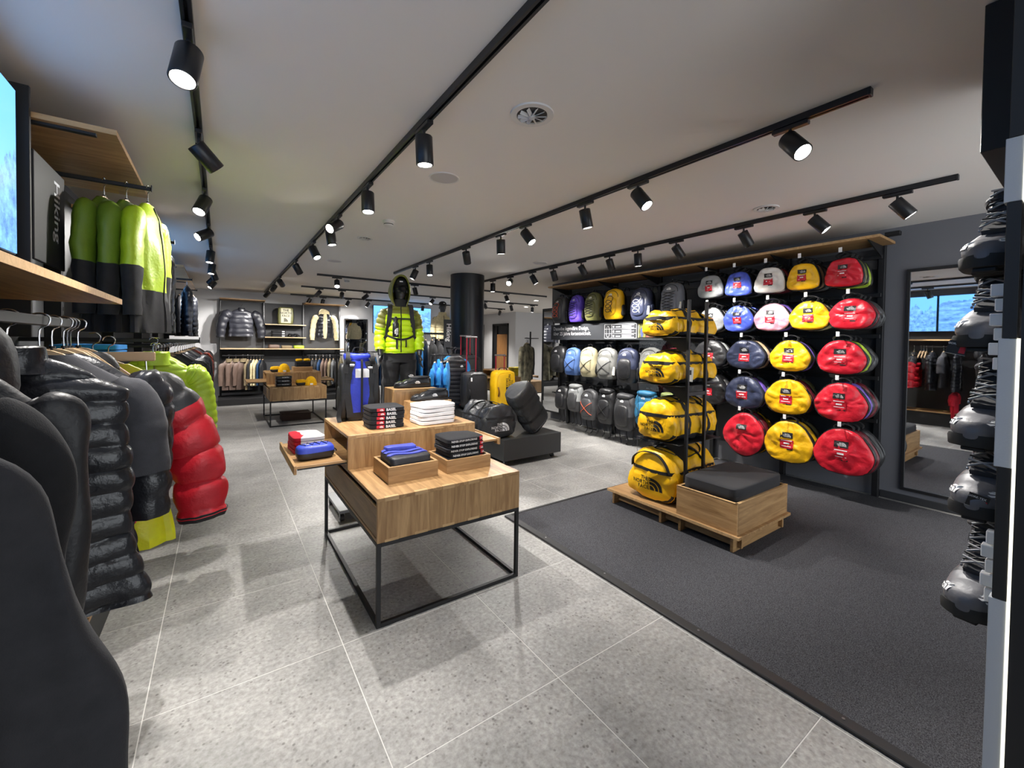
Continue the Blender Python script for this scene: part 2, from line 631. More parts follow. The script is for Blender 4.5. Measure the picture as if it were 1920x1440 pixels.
struct('wall_far_right', MB().b2((12.0, -1.2, 0), (12.2, 17.0, CEIL)), M_WALLW)
struct('wall_back_side', MB().b2((5.9, 12.55, 0), (6.0, 17.0, CEIL)), M_WALLW)
struct('wall_cubicle', MB().b2((10.6, 13.15, 0), (10.7, 17, CEIL)), M_WALLW)
# fitting room doors
OAKD = wood_mat('oak_door', rgb(190, 138, 84), rgb(158, 108, 62), axis=2)
for n, (ya, yb) in enumerate(((13.45, 14.6), (15.3, 16.4))):
    fr = struct(f'door_{n + 1}', MB().b2((9.17, ya, 0), (9.36, ya + .07, 2.28)).b2((9.17, yb - .07, 0), (9.36, yb, 2.28)).b2((9.17, ya, 2.2), (9.36, yb, 2.28)), M_BLACKM)
    obj('door_leaf', MB().b2((9.22, ya + .07, .05), (9.27, yb - .28, 1.86), .004), OAKD, fr, False)
    obj('jamb_panel', MB().b2((9.21, yb - .28, .02), (9.28, yb - .07, 2.2), .004), M_BLACKM, fr, False)
    obj('door_handle', MB().cyl((9.20, ya + .15, 1.0), (9.13, ya + .15, 1.0), .02).cyl((9.13, ya + .15, 1.0), (9.13, ya + .27, 1.0), .012), M_BLACK, fr)
tx = text_mb('Fitting Rooms', .16, 'LEFT', .004).xf(plane_m((9.75, 12.995, 1.72), (0, 0, -1), (1, 0, 0)))
tag(obj('wall_sign', tx, M_BLACKM, None, False), 'vertical grey lettering on the fitting room wall', 'sign')

# round black column
mb = MB()
rg = []
for z in (0, 2.7):
    rg.append([(3.62 + .3 * math.cos(2 * PI * k / 48), 6.62 + .3 * math.sin(2 * PI * k / 48), z) for k in range(48)])
mb.loft(rg)
colm = struct('column', mb, mat('black_column_laminate', rgb(30, 31, 34), .34), smooth=True)
a = math.atan2(-6.62, -3.62)
obj('joint_strip', MB().b2((-.002, -.003, .01), (.0015, .003, 2.69)).xf(Matrix.Translation((3.62, 6.62, 0)) @ Matrix.Rotation(a, 4, 'Z') @ Matrix.Translation((.3, 0, 0))), M_BLACK, colm, False)

# carpet with black edge trim
cp = obj('entrance_carpet', MB().b2((2.07, -.02, 0.0), (5.395, 2.94, .012)), M_CARPET, None, False)
tag(cp, 'dark grey carpet inset in the tiled floor', 'carpet')
obj('edge_trim', MB().b2((2.01, -.02, 0), (2.07, 2.97, .016), .004), M_BLACK, cp, False)
obj('edge_trim', MB().b2((2.07, 2.94, 0), (5.395, 2.97, .016), .004), M_BLACK, cp, False)
for y in (.58, 1.2, 1.85, 2.45):
    obj('screw', MB().cyl((2.045, y, .016), (2.045, y, .0175), .006, 10), M_STEEL, cp)

# ------------------------------------------------------------------ ceiling fittings
def disc_ring(r0, r1, z0, z1, n=40):
    rings = []
    for r, z in ((r1, z0), (r1 * .98, z1), (r0 * 1.05, z1), (r0, z0)):
        rings.append([(r * math.cos(2 * PI * k / n), r * math.sin(2 * PI * k / n), z) for k in range(n)])
    return MB().loft(rings, False, False)
M_CW = mat('ceiling_white', rgb(212, 210, 207), .6)
M_VOID = mat('duct_dark', rgb(70, 68, 66), .8)
def ceiling_vent(x, y, r, label):
    t = thing('ceiling_vent', label, 'vent', (x, y, CEIL))
    obj('rim', disc_ring(r * .68, r, 0, -.008), M_CW, t)
    obj('duct', MB().loft([[(r * .68 * math.cos(2 * PI * k / 32), r * .68 * math.sin(2 * PI * k / 32), z) for k in range(32)] for z in (-.002, -.001)]), M_VOID, t)
    mb = MB()
    for k in range(10):
        a = 2 * PI * k / 10
        m = Matrix.Rotation(a, 4, 'Z') @ Matrix.Translation((r * .36, 0, -.012)) @ Matrix.Rotation(.7, 4, 'X')
        q = MB().box((0, 0, 0), (r * .56, r * .16, .002)).xf(m)
        mb.merge(q)
    mb.cyl((0, 0, -.002), (0, 0, -.022), r * .13, 16)
    obj('swirl_blades', mb, M_CW, t)
    return t
ceiling_vent(1.34, 1.77, .115, 'round white ceiling vent with swirl blades nearest the camera')
ceiling_vent(3.88, 1.75, .10, 'round white ceiling vent beside the track above the duffel wall')
ceiling_vent(1.38, 5.0, .09, 'small round white ceiling vent behind the smoke detector')
t = thing('ceiling_speaker', 'flat round white ceiling speaker with a fine grille', 'speaker', (1.34, 2.82, CEIL))
obj('rim', disc_ring(.095, .11, 0, -.006), M_CW, t)
obj('grille', MB().loft([[(.096 * math.cos(2 * PI * k / 40), .096 * math.sin(2 * PI * k / 40), z) for k in range(40)] for z in (-.0005, -.004)]), mat('speaker_grille', rgb(188, 184, 184), .7, bump=.4, bscale=420), t)
t = dup(t, (1.4, 6.7, CEIL), 0, 'flat round white ceiling speaker further back, before the cross tracks')
t = dup(t, (3.9, 4.9, CEIL), 0, 'flat round white ceiling speaker above the rucksack wall')
t = thing('smoke_detector', 'white smoke detector on the ceiling between two tracks', 'smoke detector', (1.37, 4.14, CEIL))
obj('base', MB().loft([[(r * math.cos(2 * PI * k / 28), r * math.sin(2 * PI * k / 28), z) for k in range(28)] for r, z in ((.058, 0), (.058, -.018), (.05, -.024))]), M_CW, t)
obj('sensor_head', MB().loft([[(r * math.cos(2 * PI * k / 28), r * math.sin(2 * PI * k / 28), z) for k in range(28)] for r, z in ((.046, -.024), (.046, -.05), (.036, -.058))]), M_CW, t)
obj('slot_band', MB().loft([[(.0465 * math.cos(2 * PI * k / 28), .0465 * math.sin(2 * PI * k / 28), z) for k in range(28)] for z in (-.033, -.041)]), M_VOID, t)
dup(t, (2.02, 8.55, CEIL), 0, 'white smoke detector at the back beside the first cross track')

# ------------------------------------------------------------------ track lights
LENS = emis('lamp_lens', (1.0, .95, .88, 1), 28)
can_me = {}
def spot_proto():
    n = 28
    rings = [[(r * math.cos(2 * PI * k / n), r * math.sin(2 * PI * k / n), z) for k in range(n)] for r, z in ((.02, .075), (.044, .075), (.0465, .071), (.0465, -.072), (.044, -.075), (.040, -.0745), (.0395, -.06))]
    can_me['housing'] = MB().loft(rings, True, False).mesh('housing')
    can_me['lens'] = MB().loft([[(r * math.cos(2 * PI * k / n), r * math.sin(2 * PI * k / n), z) for k in range(n)] for r, z in ((.0398, -.062), (.025, -.064), (.008, -.0645))], False, True).mesh('lens')
    can_me['reflector'] = disc_ring(.0385, .0405, -.0705, -.073, 28).mesh('reflector')
    can_me['adapter'] = MB().box((0, 0, -.03), (.034, .17, .022), .003).mesh('adapter', False)
    can_me['stem'] = MB().cyl((0, 0, -.035), (0, 0, -.085), .0085, 12).cyl((-.016, 0, -.082), (.016, 0, -.082), .012, 12).mesh('stem')
    can_me['housing'].materials.append(M_SPOT)
    can_me['lens'].materials.append(LENS)
    can_me['reflector'].materials.append(M_CHROME)
    for k in ('adapter', 'stem'):
        can_me[k].materials.append(M_SPOT)
    L = bpy.data.lights.new('spot_beam', 'SPOT')
    L.energy = SPOT_W
    L.spot_size = math.radians(72)
    L.spot_blend = .6
    L.shadow_soft_size = .022
    L.color = (1.0, .965, .92)
    can_me['L'] = L
spot_proto()
def spot(x, y, along, aim, label, group):
    """along: 'x' or 'y' track direction; aim: direction the lamp points"""
    t = thing('track_spotlight', label, 'spotlight', (x, y, CEIL - .018), 0 if along == 'y' else PI / 2, group)
    for k in ('adapter', 'stem'):
        obj(k, can_me[k], None, t)
    d = Vector(aim).normalized()
    if along == 'x':
        d = Matrix.Rotation(-PI / 2, 3, 'Z') @ d
    q = d.to_track_quat('-Z', 'Y')
    h = obj('housing', can_me['housing'], None, t)
    h.location = Vector((0, 0, -.10)) + d * .05
    h.rotation_mode = 'QUATERNION'
    h.rotation_quaternion = q
    obj('lens', can_me['lens'], None, h)
    obj('reflector', can_me['reflector'], None, h)
    lo = bpy.data.objects.new('spot_beam', can_me['L'])
    C.objects.link(lo)
    lo.parent = h
    lo.location = (0, 0, -.078)
    return t
def track(along, fixed, a, b, label):
    mb = MB()
    if along == 'y':
        mb.b2((fixed - .018, a, CEIL - .034), (fixed - .006, b, CEIL)).b2((fixed + .006, a, CEIL - .034), (fixed + .018, b, CEIL)).b2((fixed - .006, a, CEIL - .014), (fixed + .006, b, CEIL))
    else:
        mb.b2((a, fixed - .018, CEIL - .034), (b, fixed - .006, CEIL)).b2((a, fixed + .006, CEIL - .034), (b, fixed + .018, CEIL)).b2((a, fixed - .006, CEIL - .014), (b, fixed + .006, CEIL))
    o = obj('lighting_track', mb, M_SPOT, None, False)
    tag(o, label, 'lighting track')
    for e in (a, b):
        caps = MB()
        c = (fixed, e, CEIL - .018) if along == 'y' else (e, fixed, CEIL - .018)
        s = (.04, .012, .037) if along == 'y' else (.012, .04, .037)
        caps.box(c, s, .002)
        obj('end_cap', caps, M_SPOT, o, False)
track('y', -.1, -.6, 10.6, 'long black ceiling track beside the clothes rails')
track('y', .9, -.6, 12.0, 'long black ceiling track above the aisle and tables')
track('y', 2.46, .67, 7.1, 'black ceiling track ending over the hooded mannequin')
track('y', 4.15, .64, 6.95, 'black ceiling track in front of the duffel and rucksack wall')
track('x', 8.15, 1.42, 6.7, 'nearest black cross track, running behind the mannequin')
track('x', 10.15, 1.45, 8.0, 'middle black cross track at the back of the shop')
track('x', 12.1, 1.48, 8.1, 'farthest black cross track before the back wall')
S = [
 ('y', -.1, [(2.05, (-.12, -.32, -.9)), (3.0, (.75, .35, -.75)), (4.1, (-.3, -.45, -.85)), (5.3, (-.75, -.45, -.55)), (6.5, (-.1, -.1, -1)), (7.6, (-.1, -.1, -1)), (8.4, (.3, .5, -.8)), (9.2, (-.6, .3, -.7)), (9.9, (-.5, -.2, -.7))], 'clothes rail track'),
 ('y', .9, [(2.15, (.08, .05, -1)), (3.2, (0, -.12, -1)), (4.15, (-.75, -.5, -.55)), (4.5, (.15, -.05, -1)), (5.44, (.3, -.42, -.85)), (6.82, (.5, .3, -.8)), (8.8, (.4, .7, -.45)), (9.73, (-.25, .75, -.5)), (11.1, (-.45, .5, -.6))], 'aisle track'),
 ('y', 2.46, [(1.0, (-.32, -.72, -.9)), (1.98, (.1, -.6, -.8)), (2.51, (.22, -.06, -1)), (3.33, (.26, -.58, -.8)), (3.77, (.12, .12, -1)), (4.54, (.42, .42, -.85)), (5.63, (0, -.1, -1)), (6.16, (-.35, .1, -.85))], 'middle track'),
 ('y', 4.15, [(.95, (.2, -.55, -.75)), (1.48, (.2, -.62, -.75)), (2.07, (.5, -.25, -.85)), (2.8, (.6, -.2, -.75)), (3.32, (.1, 0, -1)), (3.77, (.5, .1, -.8)), (4.29, (.4, -.2, -.8)), (4.89, (.4, .1, -.8)), (5.41, (.35, -.3, -.8)), (6.04, (-.7, -.6, -.45)), (6.61, (0, 0, -1))], 'duffel wall track'),
 ('x', 8.15, [(1.75, (-.1, -.6, -.75)), (3.24, (.3, .1, -.9)), (5.49, (.1, -.4, -.9))], 'nearest cross track'),
 ('x', 10.15, [(1.81, (-.35, .75, -.55)), (2.29, (.1, .75, -.5)), (2.85, (-.55, .6, -.55)), (4.53, (-.5, -.2, -.6)), (6.11, (.5, .2, -.7)), (7.01, (.4, .2, -.8)), (7.8, (0, 0, -1))], 'middle cross track'),
 ('x', 12.1, [(1.93, (-.45, .1, -.9)), (2.25, (-.2, .1, -1)), (2.9, (-.4, .1, -.85)), (3.45, (-.5, .1, -.75)), (5.08, (-.1, .1, -1)), (7.9, (.1, .6, -.8))], 'farthest cross track'),
]
for al, fx, lst, nm in S:
    for k, (pos, aim) in enumerate(lst):
        x, y = (fx, pos) if al == 'y' else (pos, fx)
        side = 'from the window end' if al == 'y' else 'from the clothes rail end'
        spot(x, y, al, aim, f'black cylinder spotlight, {ORD[k]} {side} of the {nm}', 'track spotlights')

# recessed downlights in the fitting room corridor
for k, (x, y) in enumerate(((8.2, 11.0), (8.2, 14.5), (11.0, 11.5), (7.2, 9.2))):
    t = thing('recessed_downlight', f'round recessed ceiling downlight, {ORD[k]} in the fitting room corridor', 'downlight', (x, y, CEIL))
    obj('rim', disc_ring(.06, .075, 0, -.006), M_CW, t)
    obj('lens', MB().loft([[(r * math.cos(2 * PI * q / 24), r * math.sin(2 * PI * q / 24), -.001) for q in range(24)] for r in (.061, .01)], False, True), LENS, t)
    lo = bpy.data.objects.new('downlight_beam', DL := bpy.data.lights.new('downlight_beam', 'SPOT'))
    DL.energy = 130
    DL.spot_size = math.radians(120)
    DL.spot_blend = .8
    DL.shadow_soft_size = .05
    DL.color = (1.0, .95, .88)
    C.objects.link(lo)
    lo.parent = t
    lo.location = (0, 0, -.012)
# ================================================================== SHOP FITTINGS
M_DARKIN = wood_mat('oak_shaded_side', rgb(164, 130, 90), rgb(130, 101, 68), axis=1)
def shop_table(x, y, label):
    W, D = .907, 1.332
    t = thing('display_table', label, 'table', (x, y, 0))
    s = .022
    for (lx, ly) in ((0, 0), (W - s, 0), (0, D - s), (W - s, D - s)):
        obj('leg', MB().b2((lx, ly, 0), (lx + s, ly + s, .449), .0015), M_BLACK, t, False)
    for z in (0, .427):
        for ly in (0, D - s):
            obj('rail', MB().b2((s, ly, z), (W - s, ly + s, z + s), .0015), M_BLACK, t, False)
        for lx in (0, W - s):
            obj('rail', MB().b2((lx, s, z), (lx + s, D - s, z + s), .0015), M_BLACK, t, False)
    # lower block
    obj('front_panel', MB().b2((0, .0, .449), (W, .02, .664), .001), M_OAKZ, t, False)
    obj('back_panel', MB().b2((0, D - .02, .449), (W, D, .664), .001), M_OAKZ, t, False)
    obj('bottom_board', MB().b2((.002, .02, .449), (W - .002, D - .02, .466)), M_OAKY, t, False)
    obj('top_board', MB().b2((0, 0, .664), (W, D, .684), .0015), M_OAKY, t, False)
    for sx, lx in ((0, .003), (1, W - .021)):
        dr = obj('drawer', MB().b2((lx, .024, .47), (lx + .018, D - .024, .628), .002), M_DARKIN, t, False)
        obj('drawer_lip', MB().b2((lx + (.0 if sx == 0 else .012), .03, .628), (lx + (.006 if sx == 0 else .018), D - .03, .634)), M_PLY, dr, False)
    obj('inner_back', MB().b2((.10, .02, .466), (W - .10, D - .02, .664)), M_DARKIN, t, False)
    for k in range(6):
        fx = .04 + k * .165
        for z0, z1 in ((.664, .6846), (.4485, .462)):
            if fx + .075 < W:
                obj('finger_joint', MB().b2((fx, -.0015, z0), (fx + .075, .02, z1), .0006), M_PLY, t, False)
    # upper block
    y0, x0, x1 = .597, -.004, .918
    obj('upper_front', MB().b2((x0, y0, .684), (x1, y0 + .02, .88), .001), M_OAKZ, t, False)
    obj('upper_back', MB().b2((x0, D - .02, .684), (x1, D, .88), .001), M_OAKZ, t, False)
    obj('upper_top', MB().b2((x0, y0, .88), (x1, D, .9), .0015), M_OAKY, t, False)
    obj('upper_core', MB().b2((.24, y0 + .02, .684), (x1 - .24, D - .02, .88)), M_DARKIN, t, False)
    for k in range(5):
        fx = x0 + .05 + k * .18
        obj('finger_joint', MB().b2((fx, y0 - .0015, .88), (fx + .07, y0 + .02, .9006), .0006), M_PLY, t, False)
    for lx in (x0 + .004, x1 - .022):
        obj('side_slat', MB().b2((lx, y0 + .02, .684), (lx + .018, D - .02, .722), .001), M_OAKY, t, False)
    # pull-out trays
    for sx, pull in ((-1, .29), (1, .22)):
        if sx < 0:
            a, b = x0 - pull, x0 + .2
            lip = (a - .016, a)
        else:
            a, b = x1 - .2, x1 + pull
            lip = (b, b + .016)
        tr = obj('pull_out_tray', MB().b2((a, y0 + .025, .727), (b, D - .025, .742), .001), M_OAKX, t, False)
        obj('tray_lip', MB().b2((lip[0], y0 + .005, .70), (lip[1], D - .005, .752), .0015), M_OAKY, tr, False)
        for ly in (y0 + .05, D - .062):
            obj('runner', MB().b2((min(a, b) + .01, ly, .712), (max(a, b) - .01, ly + .012, .7265)), M_BLACK, tr, False)
    return t
TX, TY = .665, 2.155
shop_table(TX, TY, 'nearest oak display table on a black steel frame with pull-out trays')
t2 = shop_table(.69, 8.22, 'oak display table at the back with yellow beanies on it')
t3 = shop_table(4.98, 7.1, 'oak display table beyond the black column holding yellow folded shirts')

def tray_box(x, y, w, d, h, label):
    t = thing('display_box', label, 'box', (x, y, .6842))
    th = .016
    M_BAM = wood_mat('bamboo_box', rgb(204, 164, 114), rgb(164, 126, 82), axis=0)
    obj('front_board', MB().b2((0, 0, 0), (w, th, h), .001), M_BAM, t, False)
    obj('back_board', MB().b2((0, d - th, 0), (w, d, h), .001), M_BAM, t, False)
    obj('side_board', MB().b2((0, th, 0), (th, d - th, h), .001), wood_mat('bamboo_box_y', rgb(204, 164, 114), rgb(164, 126, 82), axis=1), t, False)
    obj('side_board', MB().b2((w - th, th, 0), (w, d - th, h), .001), MATS['bamboo_box_y'], t, False)
    obj('base_board', MB().b2((th, th, 0), (w - th, d - th, .05)), M_BAM, t, False)
    return t
tray_box(.784, 2.343, .308, .285, .096, 'oak tray box holding the blue and black folded jacket')
tray_box(1.15, 2.34, .318, .285, .082, 'oak tray box under the folded slogan sweatshirts')
t = thing('display_block', 'taller oak block carrying the upper slipper', 'block', (1.11, 3.19, .9002))
obj('body', MB().b2((0, 0, 0), (.36, .24, .225), .0015), M_OAKZ, t, False)
obj('top_edge', MB().b2((-.0005, -.0005, .205), (.3605, .02, .2255)), M_PLY, t, False)
t = thing('display_block', 'lower oak block carrying the lower slipper, behind the white shirts', 'block', (1.185, 3.045, .9002))
obj('body', MB().b2((0, 0, 0), (.345, .14, .138), .0015), M_OAKX, t, False)
obj('top_edge', MB().b2((-.0005, -.0005, .12), (.3455, .02, .1385)), M_PLY, t, False)

# black platforms on castors
M_PLAT = mat('black_platform', rgb(48, 49, 50), .45, bump=.03, bscale=90)
def castor(mb_, x, y, z, parent):
    c = obj('castor', MB().cyl((x - .014, y, .028), (x + .014, y, .028), .028, 18), M_BLACKM, parent)
    obj('fork', MB().b2((x - .02, y - .012, .028), (x - .015, y + .012, z), .001).b2((x + .015, y - .012, .028), (x + .02, y + .012, z), .001).b2((x - .025, y - .02, z - .004), (x + .025, y + .02, z)), M_STEEL, c, False)
t = thing('black_platform', 'low black wheeled platform under the two black duffel bags', 'platform', (0, 0, 0))
obj('box', MB().b2((2.79, 4.15, .075), (3.70, 5.12, .335), .003), M_PLAT, t, False)
for x, y in ((3.62, 4.24), (3.62, 5.02), (2.87, 5.02), (2.87, 4.24)):
    castor(None, x, y, .075, t)
t = thing('black_platform', 'higher black platform under the roller bags', 'platform', (0, 0, 0))
obj('box', MB().b2((2.88, 5.2, .0), (3.98, 6.2, .5), .003), M_PLAT, t, False)
obj('plinth_line', MB().b2((2.878, 5.198, .0), (3.982, 6.2, .02)), M_BLACK, t, False)
t = thing('black_platform', 'black plinth the hooded mannequin stands on', 'platform', (0, 0, 0))
obj('box', MB().b2((1.22, 4.3, .06), (2.2, 5.0, .42), .003), M_PLAT, t, False)
obj('toe_kick', MB().b2((1.26, 4.34, 0), (2.16, 4.96, .06)), M_BLACK, t, False)
# wheeled dolly edge seen under the near table
t = thing('wheeled_dolly', 'small grey dolly with black castors behind the nearest table', 'dolly', (0, 0, 0))
obj('deck', MB().b2((.80, 3.60, .075), (1.02, 4.10, .10), .003), mat('dolly_grey', rgb(120, 122, 124), .5), t, False)
for x, y in ((.83, 3.64), (.83, 4.06), (.99, 3.64), (.99, 4.06)):
    castor(None, x, y, .075, t)

# ------------------------------------------------------------------ carpet platform, bench box, duffel tower
t = thing('wooden_platform', 'low oak platform on short board feet under the bench and yellow duffels', 'platform', (0, 0, 0))
obj('top_board', MB().b2((3.0, 1.475, .125), (3.83, 2.70, .146), .0015), M_OAKY, t, False)
obj('board_edge', MB().b2((2.9985, 1.475, .125), (3.0, 2.70, .146)), M_PLY, t, False)
for y in (2.64, 2.13, 1.95, 1.53):
    obj('foot', MB().b2((3.03, y, .0121), (3.80, y + .022, .125), .001), M_OAKX, t, False)
obj('long_rail', MB().b2((3.09, 1.5, .035), (3.112, 2.66, .125), .001), M_OAKY, t, False)
obj('long_rail', MB().b2((3.74, 1.5, .035), (3.762, 2.66, .125), .001), M_OAKY, t, False)
t = thing('bench_box', 'square oak bench box with a black cushion on the carpet platform', 'bench', (0, 0, 0))
z0, z1 = .1462, .375
obj('front_board', MB().b2((3.02, 1.50, z0), (3.04, 1.985, z1), .001), M_OAKY, t, False)
obj('back_board', MB().b2((3.80, 1.50, z0), (3.82, 1.985, z1), .001), M_OAKY, t, False)
obj('side_board', MB().b2((3.04, 1.50, z0), (3.80, 1.52, z1), .001), M_OAKX, t, False)
obj('side_board', MB().b2((3.04, 1.965, z0), (3.80, 1.985, z1), .001), M_OAKX, t, False)
obj('corner_edge', MB().b2((3.0185, 1.4985, z0), (3.0215, 1.5015, z1)).b2((3.018, 1.50, z1), (3.04, 1.985, z1 + .0015)).b2((3.02, 1.4985, z1), (3.82, 1.52, z1 + .0015)), M_PLY, t, False)
cu = MB().superbox((3.42, 1.742, .415), (.75, .445, .115), .22, 40, 14)
cu.v = [p + noise.noise_vector(p * 6) * .003 for p in cu.v]
obj('cushion', cu, mat('black_wool_felt', rgb(38, 38, 41), .9, bump=.2, bscale=700, sheen=.05), t)
pip = curve_pts([(3.05, 1.53, .405), (3.42, 1.524, .405), (3.79, 1.53, .405)], 12)
obj('cushion_piping', MB().tube(pip, .003, 6), M_WEB, t)

t = thing('duffel_tower', 'black steel tower of shelves holding four yellow duffels', 'display tower', (0, 0, 0))
for x in (3.16, 3.42):
    obj('post', MB().b2((x - .012, 1.988, .1462), (x + .012, 2.012, 1.88), .002), M_BLACK, t, False)
for z in (1.1, .18):
    obj('cross_bar', MB().b2((3.172, 1.99, z - .015), (3.408, 2.01, z + .015), .001), M_BLACK, t, False)
for z in (1.565, 1.16, .675):
    s = obj('shelf', MB().b2((3.08, 2.013, z), (3.72, 2.44, z + .006), .001), M_BLACK, t, False)
    obj('bracket', MB().add([(3.157, 2.26, z), (3.157, 2.013, z), (3.157, 2.013, z - .14), (3.163, 2.26, z), (3.163, 2.013, z), (3.163, 2.013, z - .14)], [(0, 1, 2), (5, 4, 3), (0, 3, 4, 1), (1, 4, 5, 2), (2, 5, 3, 0)]), M_BLACK, s, False)
gl = bpy.data.materials.new('clear_acrylic')
gl.use_nodes = True
g_ = gl.node_tree.nodes['Principled BSDF']
g_.inputs['Transmission Weight'].default_value = 1
g_.inputs['Roughness'].default_value = 0.02
g_.inputs['IOR'].default_value = 1.12
g_.inputs['Base Color'].default_value = (.97, .98, .98, 1)
obj('acrylic_side', MB().b2((3.1, 2.441, .5), (3.7, 2.446, 1.72)), gl, t, False)

# ------------------------------------------------------------------ duffel and rucksack wall
t = thing('wall_rack', 'tall black slotted wall rack carrying duffels and rucksacks', 'wall rack', (0, 0, 0))
M_MESH = mat('perforated_steel', rgb(92, 92, 94), .5, .4, bump=.6, bscale=500)
for k, (ya, yb) in enumerate(((1.36, 2.17), (2.21, 3.03), (3.07, 3.9), (3.94, 4.75), (4.79, 5.88))):
    p = obj('back_panel', MB().b2((5.455, ya, .25), (5.475, yb, 2.42)), M_PANEL, t, False)
    obj('mesh_panel', MB().b2((5.44, ya + .02, 2.30), (5.45, yb - .02, 2.50)), M_MESH, p, False)
up_me = None
for k, y in enumerate((1.34, 2.19, 3.05, 3.92, 4.77, 5.9)):
    u = obj('upright', MB().b2((5.40, y - .025, .0), (5.455, y + .025, 2.62), .002), M_BLACK, t, False)
    mb = MB()
    for i in range(40):
        z = .35 + i * .052
        mb.b2((5.3985, y - .006, z), (5.4005, y + .006, z + .026))
    sl = obj('slots', mb, M_BLACKM, u, False)
    sl['kind'] = 'stuff'
obj('wall_clamp', MB().b2((5.36, 1.20, 2.60), (5.42, 1.315, 2.64), .004), M_BLACK, t, False)
for z in (2.41, 2.03, 1.62, 1.20, .77):
    obj('cross_bar', MB().b2((5.375, 1.33, z - .02), (5.40, 5.92, z + .02), .002), M_BLACK, t, False)
cb = obj('canopy_board', MB().b2((4.93, 1.24, 2.52), (5.40, 5.95, 2.545), .001), M_OAKY, t, False)
obj('front_edge', MB().b2((4.928, 1.24, 2.52), (4.93, 5.95, 2.545)), M_PLY, cb, False)
for y in (1.34, 2.19, 3.05, 3.92, 4.77, 5.9):
    obj('bracket', MB().add([(4.98, y - .006, 2.518), (5.40, y - .006, 2.518), (5.40, y - .006, 2.40), (4.98, y + .006, 2.518), (5.40, y + .006, 2.518), (5.40, y + .006, 2.40)], [(0, 1, 2), (5, 4, 3), (0, 3, 4, 1), (1, 4, 5, 2), (2, 5, 3, 0)]), M_BLACK, cb, False)

# header sign
t = thing('header_sign', 'long black sign with white German slogan between two rucksack rows', 'sign', (5.0, 0, 0))
pb = MB().b2((0, 3.55, 1.575), (.035, 5.93, 1.845), .003)
obj('board', pb, mat('sign_black', rgb(52, 54, 58), .55), t, False)
def on_sign(mb_, y, z):
    return mb_.xf(plane_m((-.0012, y, z), (0, -1, 0), (0, 0, 1)))
tx = text_mb('Dasselbe legendäre Design,', .088, 'LEFT', .004)
tx.merge(text_mb('über 25 Jahre fortentwickelt.', .088, 'LEFT', .004).xf(Matrix.Translation((0, -.088, 0))))
tx.xf(Matrix.Scale(.92, 4, (1, 0, 0)))
obj('lettering', on_sign(tx, 5.86, 1.745), M_PRINTW, t, False)
fr = MB()
def ln(x0, y0, x1, y1, w=.005):
    fr.add([(x0, y0, 0), (x1, y0, 0), (x1, y1, 0), (x0, y1, 0)], [(0, 1, 2, 3)])
for yy in (0, .095, .19, .285):
    ln(0, yy * .75, .62, yy * .75 + .005)
for xx in (0, .145, .62):
    ln(xx, 0, xx + .006, .215)
for k in range(3):
    for j in range(3):
        ln(.35, .016 + k * .0713 + j * .017, .58 - .05 * ((k + j) % 2), .024 + k * .0713 + j * .017)
    ln(.23, .025 + k * .0713, .32, .04 + k * .0713)
    ln(.17, .02 + k * .0713, .20, .05 + k * .0713)
pk = chaikin([(.045, .02, 0), (.1, .02, 0), (.105, .13, 0), (.085, .19, 0), (.06, .19, 0), (.04, .13, 0)], 2)
fr.tube([p for p in pk] + [pk[0]], .004, 4)
obj('diagram', on_sign(fr, 4.62, 1.60), M_PRINTW, t, False)
cols = [rgb(214, 206, 120), rgb(206, 120, 104), rgb(120, 132, 190), rgb(176, 150, 110), rgb(140, 160, 150), rgb(196, 176, 160)]
for k in range(4):
    ph = obj('photo_panel', on_sign(rect_mb(.125, .2), 3.90 - k * .135 + .0, 1.71), mat('photo_%d' % k, cols[k], .5, vary=.6, vscale=18), t, False)
    obj('photo_figure', on_sign(chaikin and MB().add([Vector(p) for p in chaikin([(-.02, -.09, .0006), (.02, -.09, .0006), (.03, .02, .0006), (.01, .06, .0006), (-.01, .06, .0006), (-.03, .02, .0006)], 2)], [tuple(range(24))]), 3.90 - k * .135, 1.70), mat('photo_fig_%d' % k, cols[(k + 2) % 6], .5, vary=.5, vscale=30), ph, False)

def mirror(name, label, p0, p1, normal, th=.03):
    """framed mirror; p0, p1 opposite corners of the outer frame in a wall plane"""
    t = thing(name, label, 'mirror', (0, 0, 0))
    lo = [min(a, b) for a, b in zip(p0, p1)]
    hi = [max(a, b) for a, b in zip(p0, p1)]
    a = 0 if abs(normal[0]) > .5 else 1
    b_ = 1 - a
    w = .028
    for z0_, z1_ in ((lo[2], lo[2] + w), (hi[2] - w, hi[2])):
        l, h = list(lo), list(hi)
        l[2], h[2] = z0_, z1_
        l[a] -= th / 2; h[a] += th / 2
        obj('frame_bar', MB().b2(l, h, .002), M_BLACK, t, False)
    for s0, s1 in ((lo[b_], lo[b_] + w), (hi[b_] - w, hi[b_])):
        l, h = list(lo), list(hi)
        l[b_], h[b_] = s0, s1
        l[2] += w; h[2] -= w
        l[a] -= th / 2; h[a] += th / 2
        obj('frame_bar', MB().b2(l, h, .002), M_BLACK, t, False)
    l, h = list(lo), list(hi)
    l[b_] += w; h[b_] -= w; l[2] += w; h[2] -= w
    l[a] -= .004; h[a] += .004
    obj('mirror_glass', MB().b2(l, h), M_MIRROR, t, False)
    return t
mirror('wall_mirror', 'tall framed wall mirror beside the duffel wall, near the boots', (5.484, .10, .12), (5.484, 1.165, 2.27), (1, 0, 0), .03)
mirror('standing_mirror', 'tall framed mirror at the far end of the rucksack wall', (5.25, 5.93, .18), (5.25, 6.48, 2.19), (1, 0, 0))
obj_t = mirror('wall_mirror', 'framed mirror on the back wall behind the mannequin', (2.86, 12.38, .35), (3.5, 12.38, 2.14), (0, 1, 0))

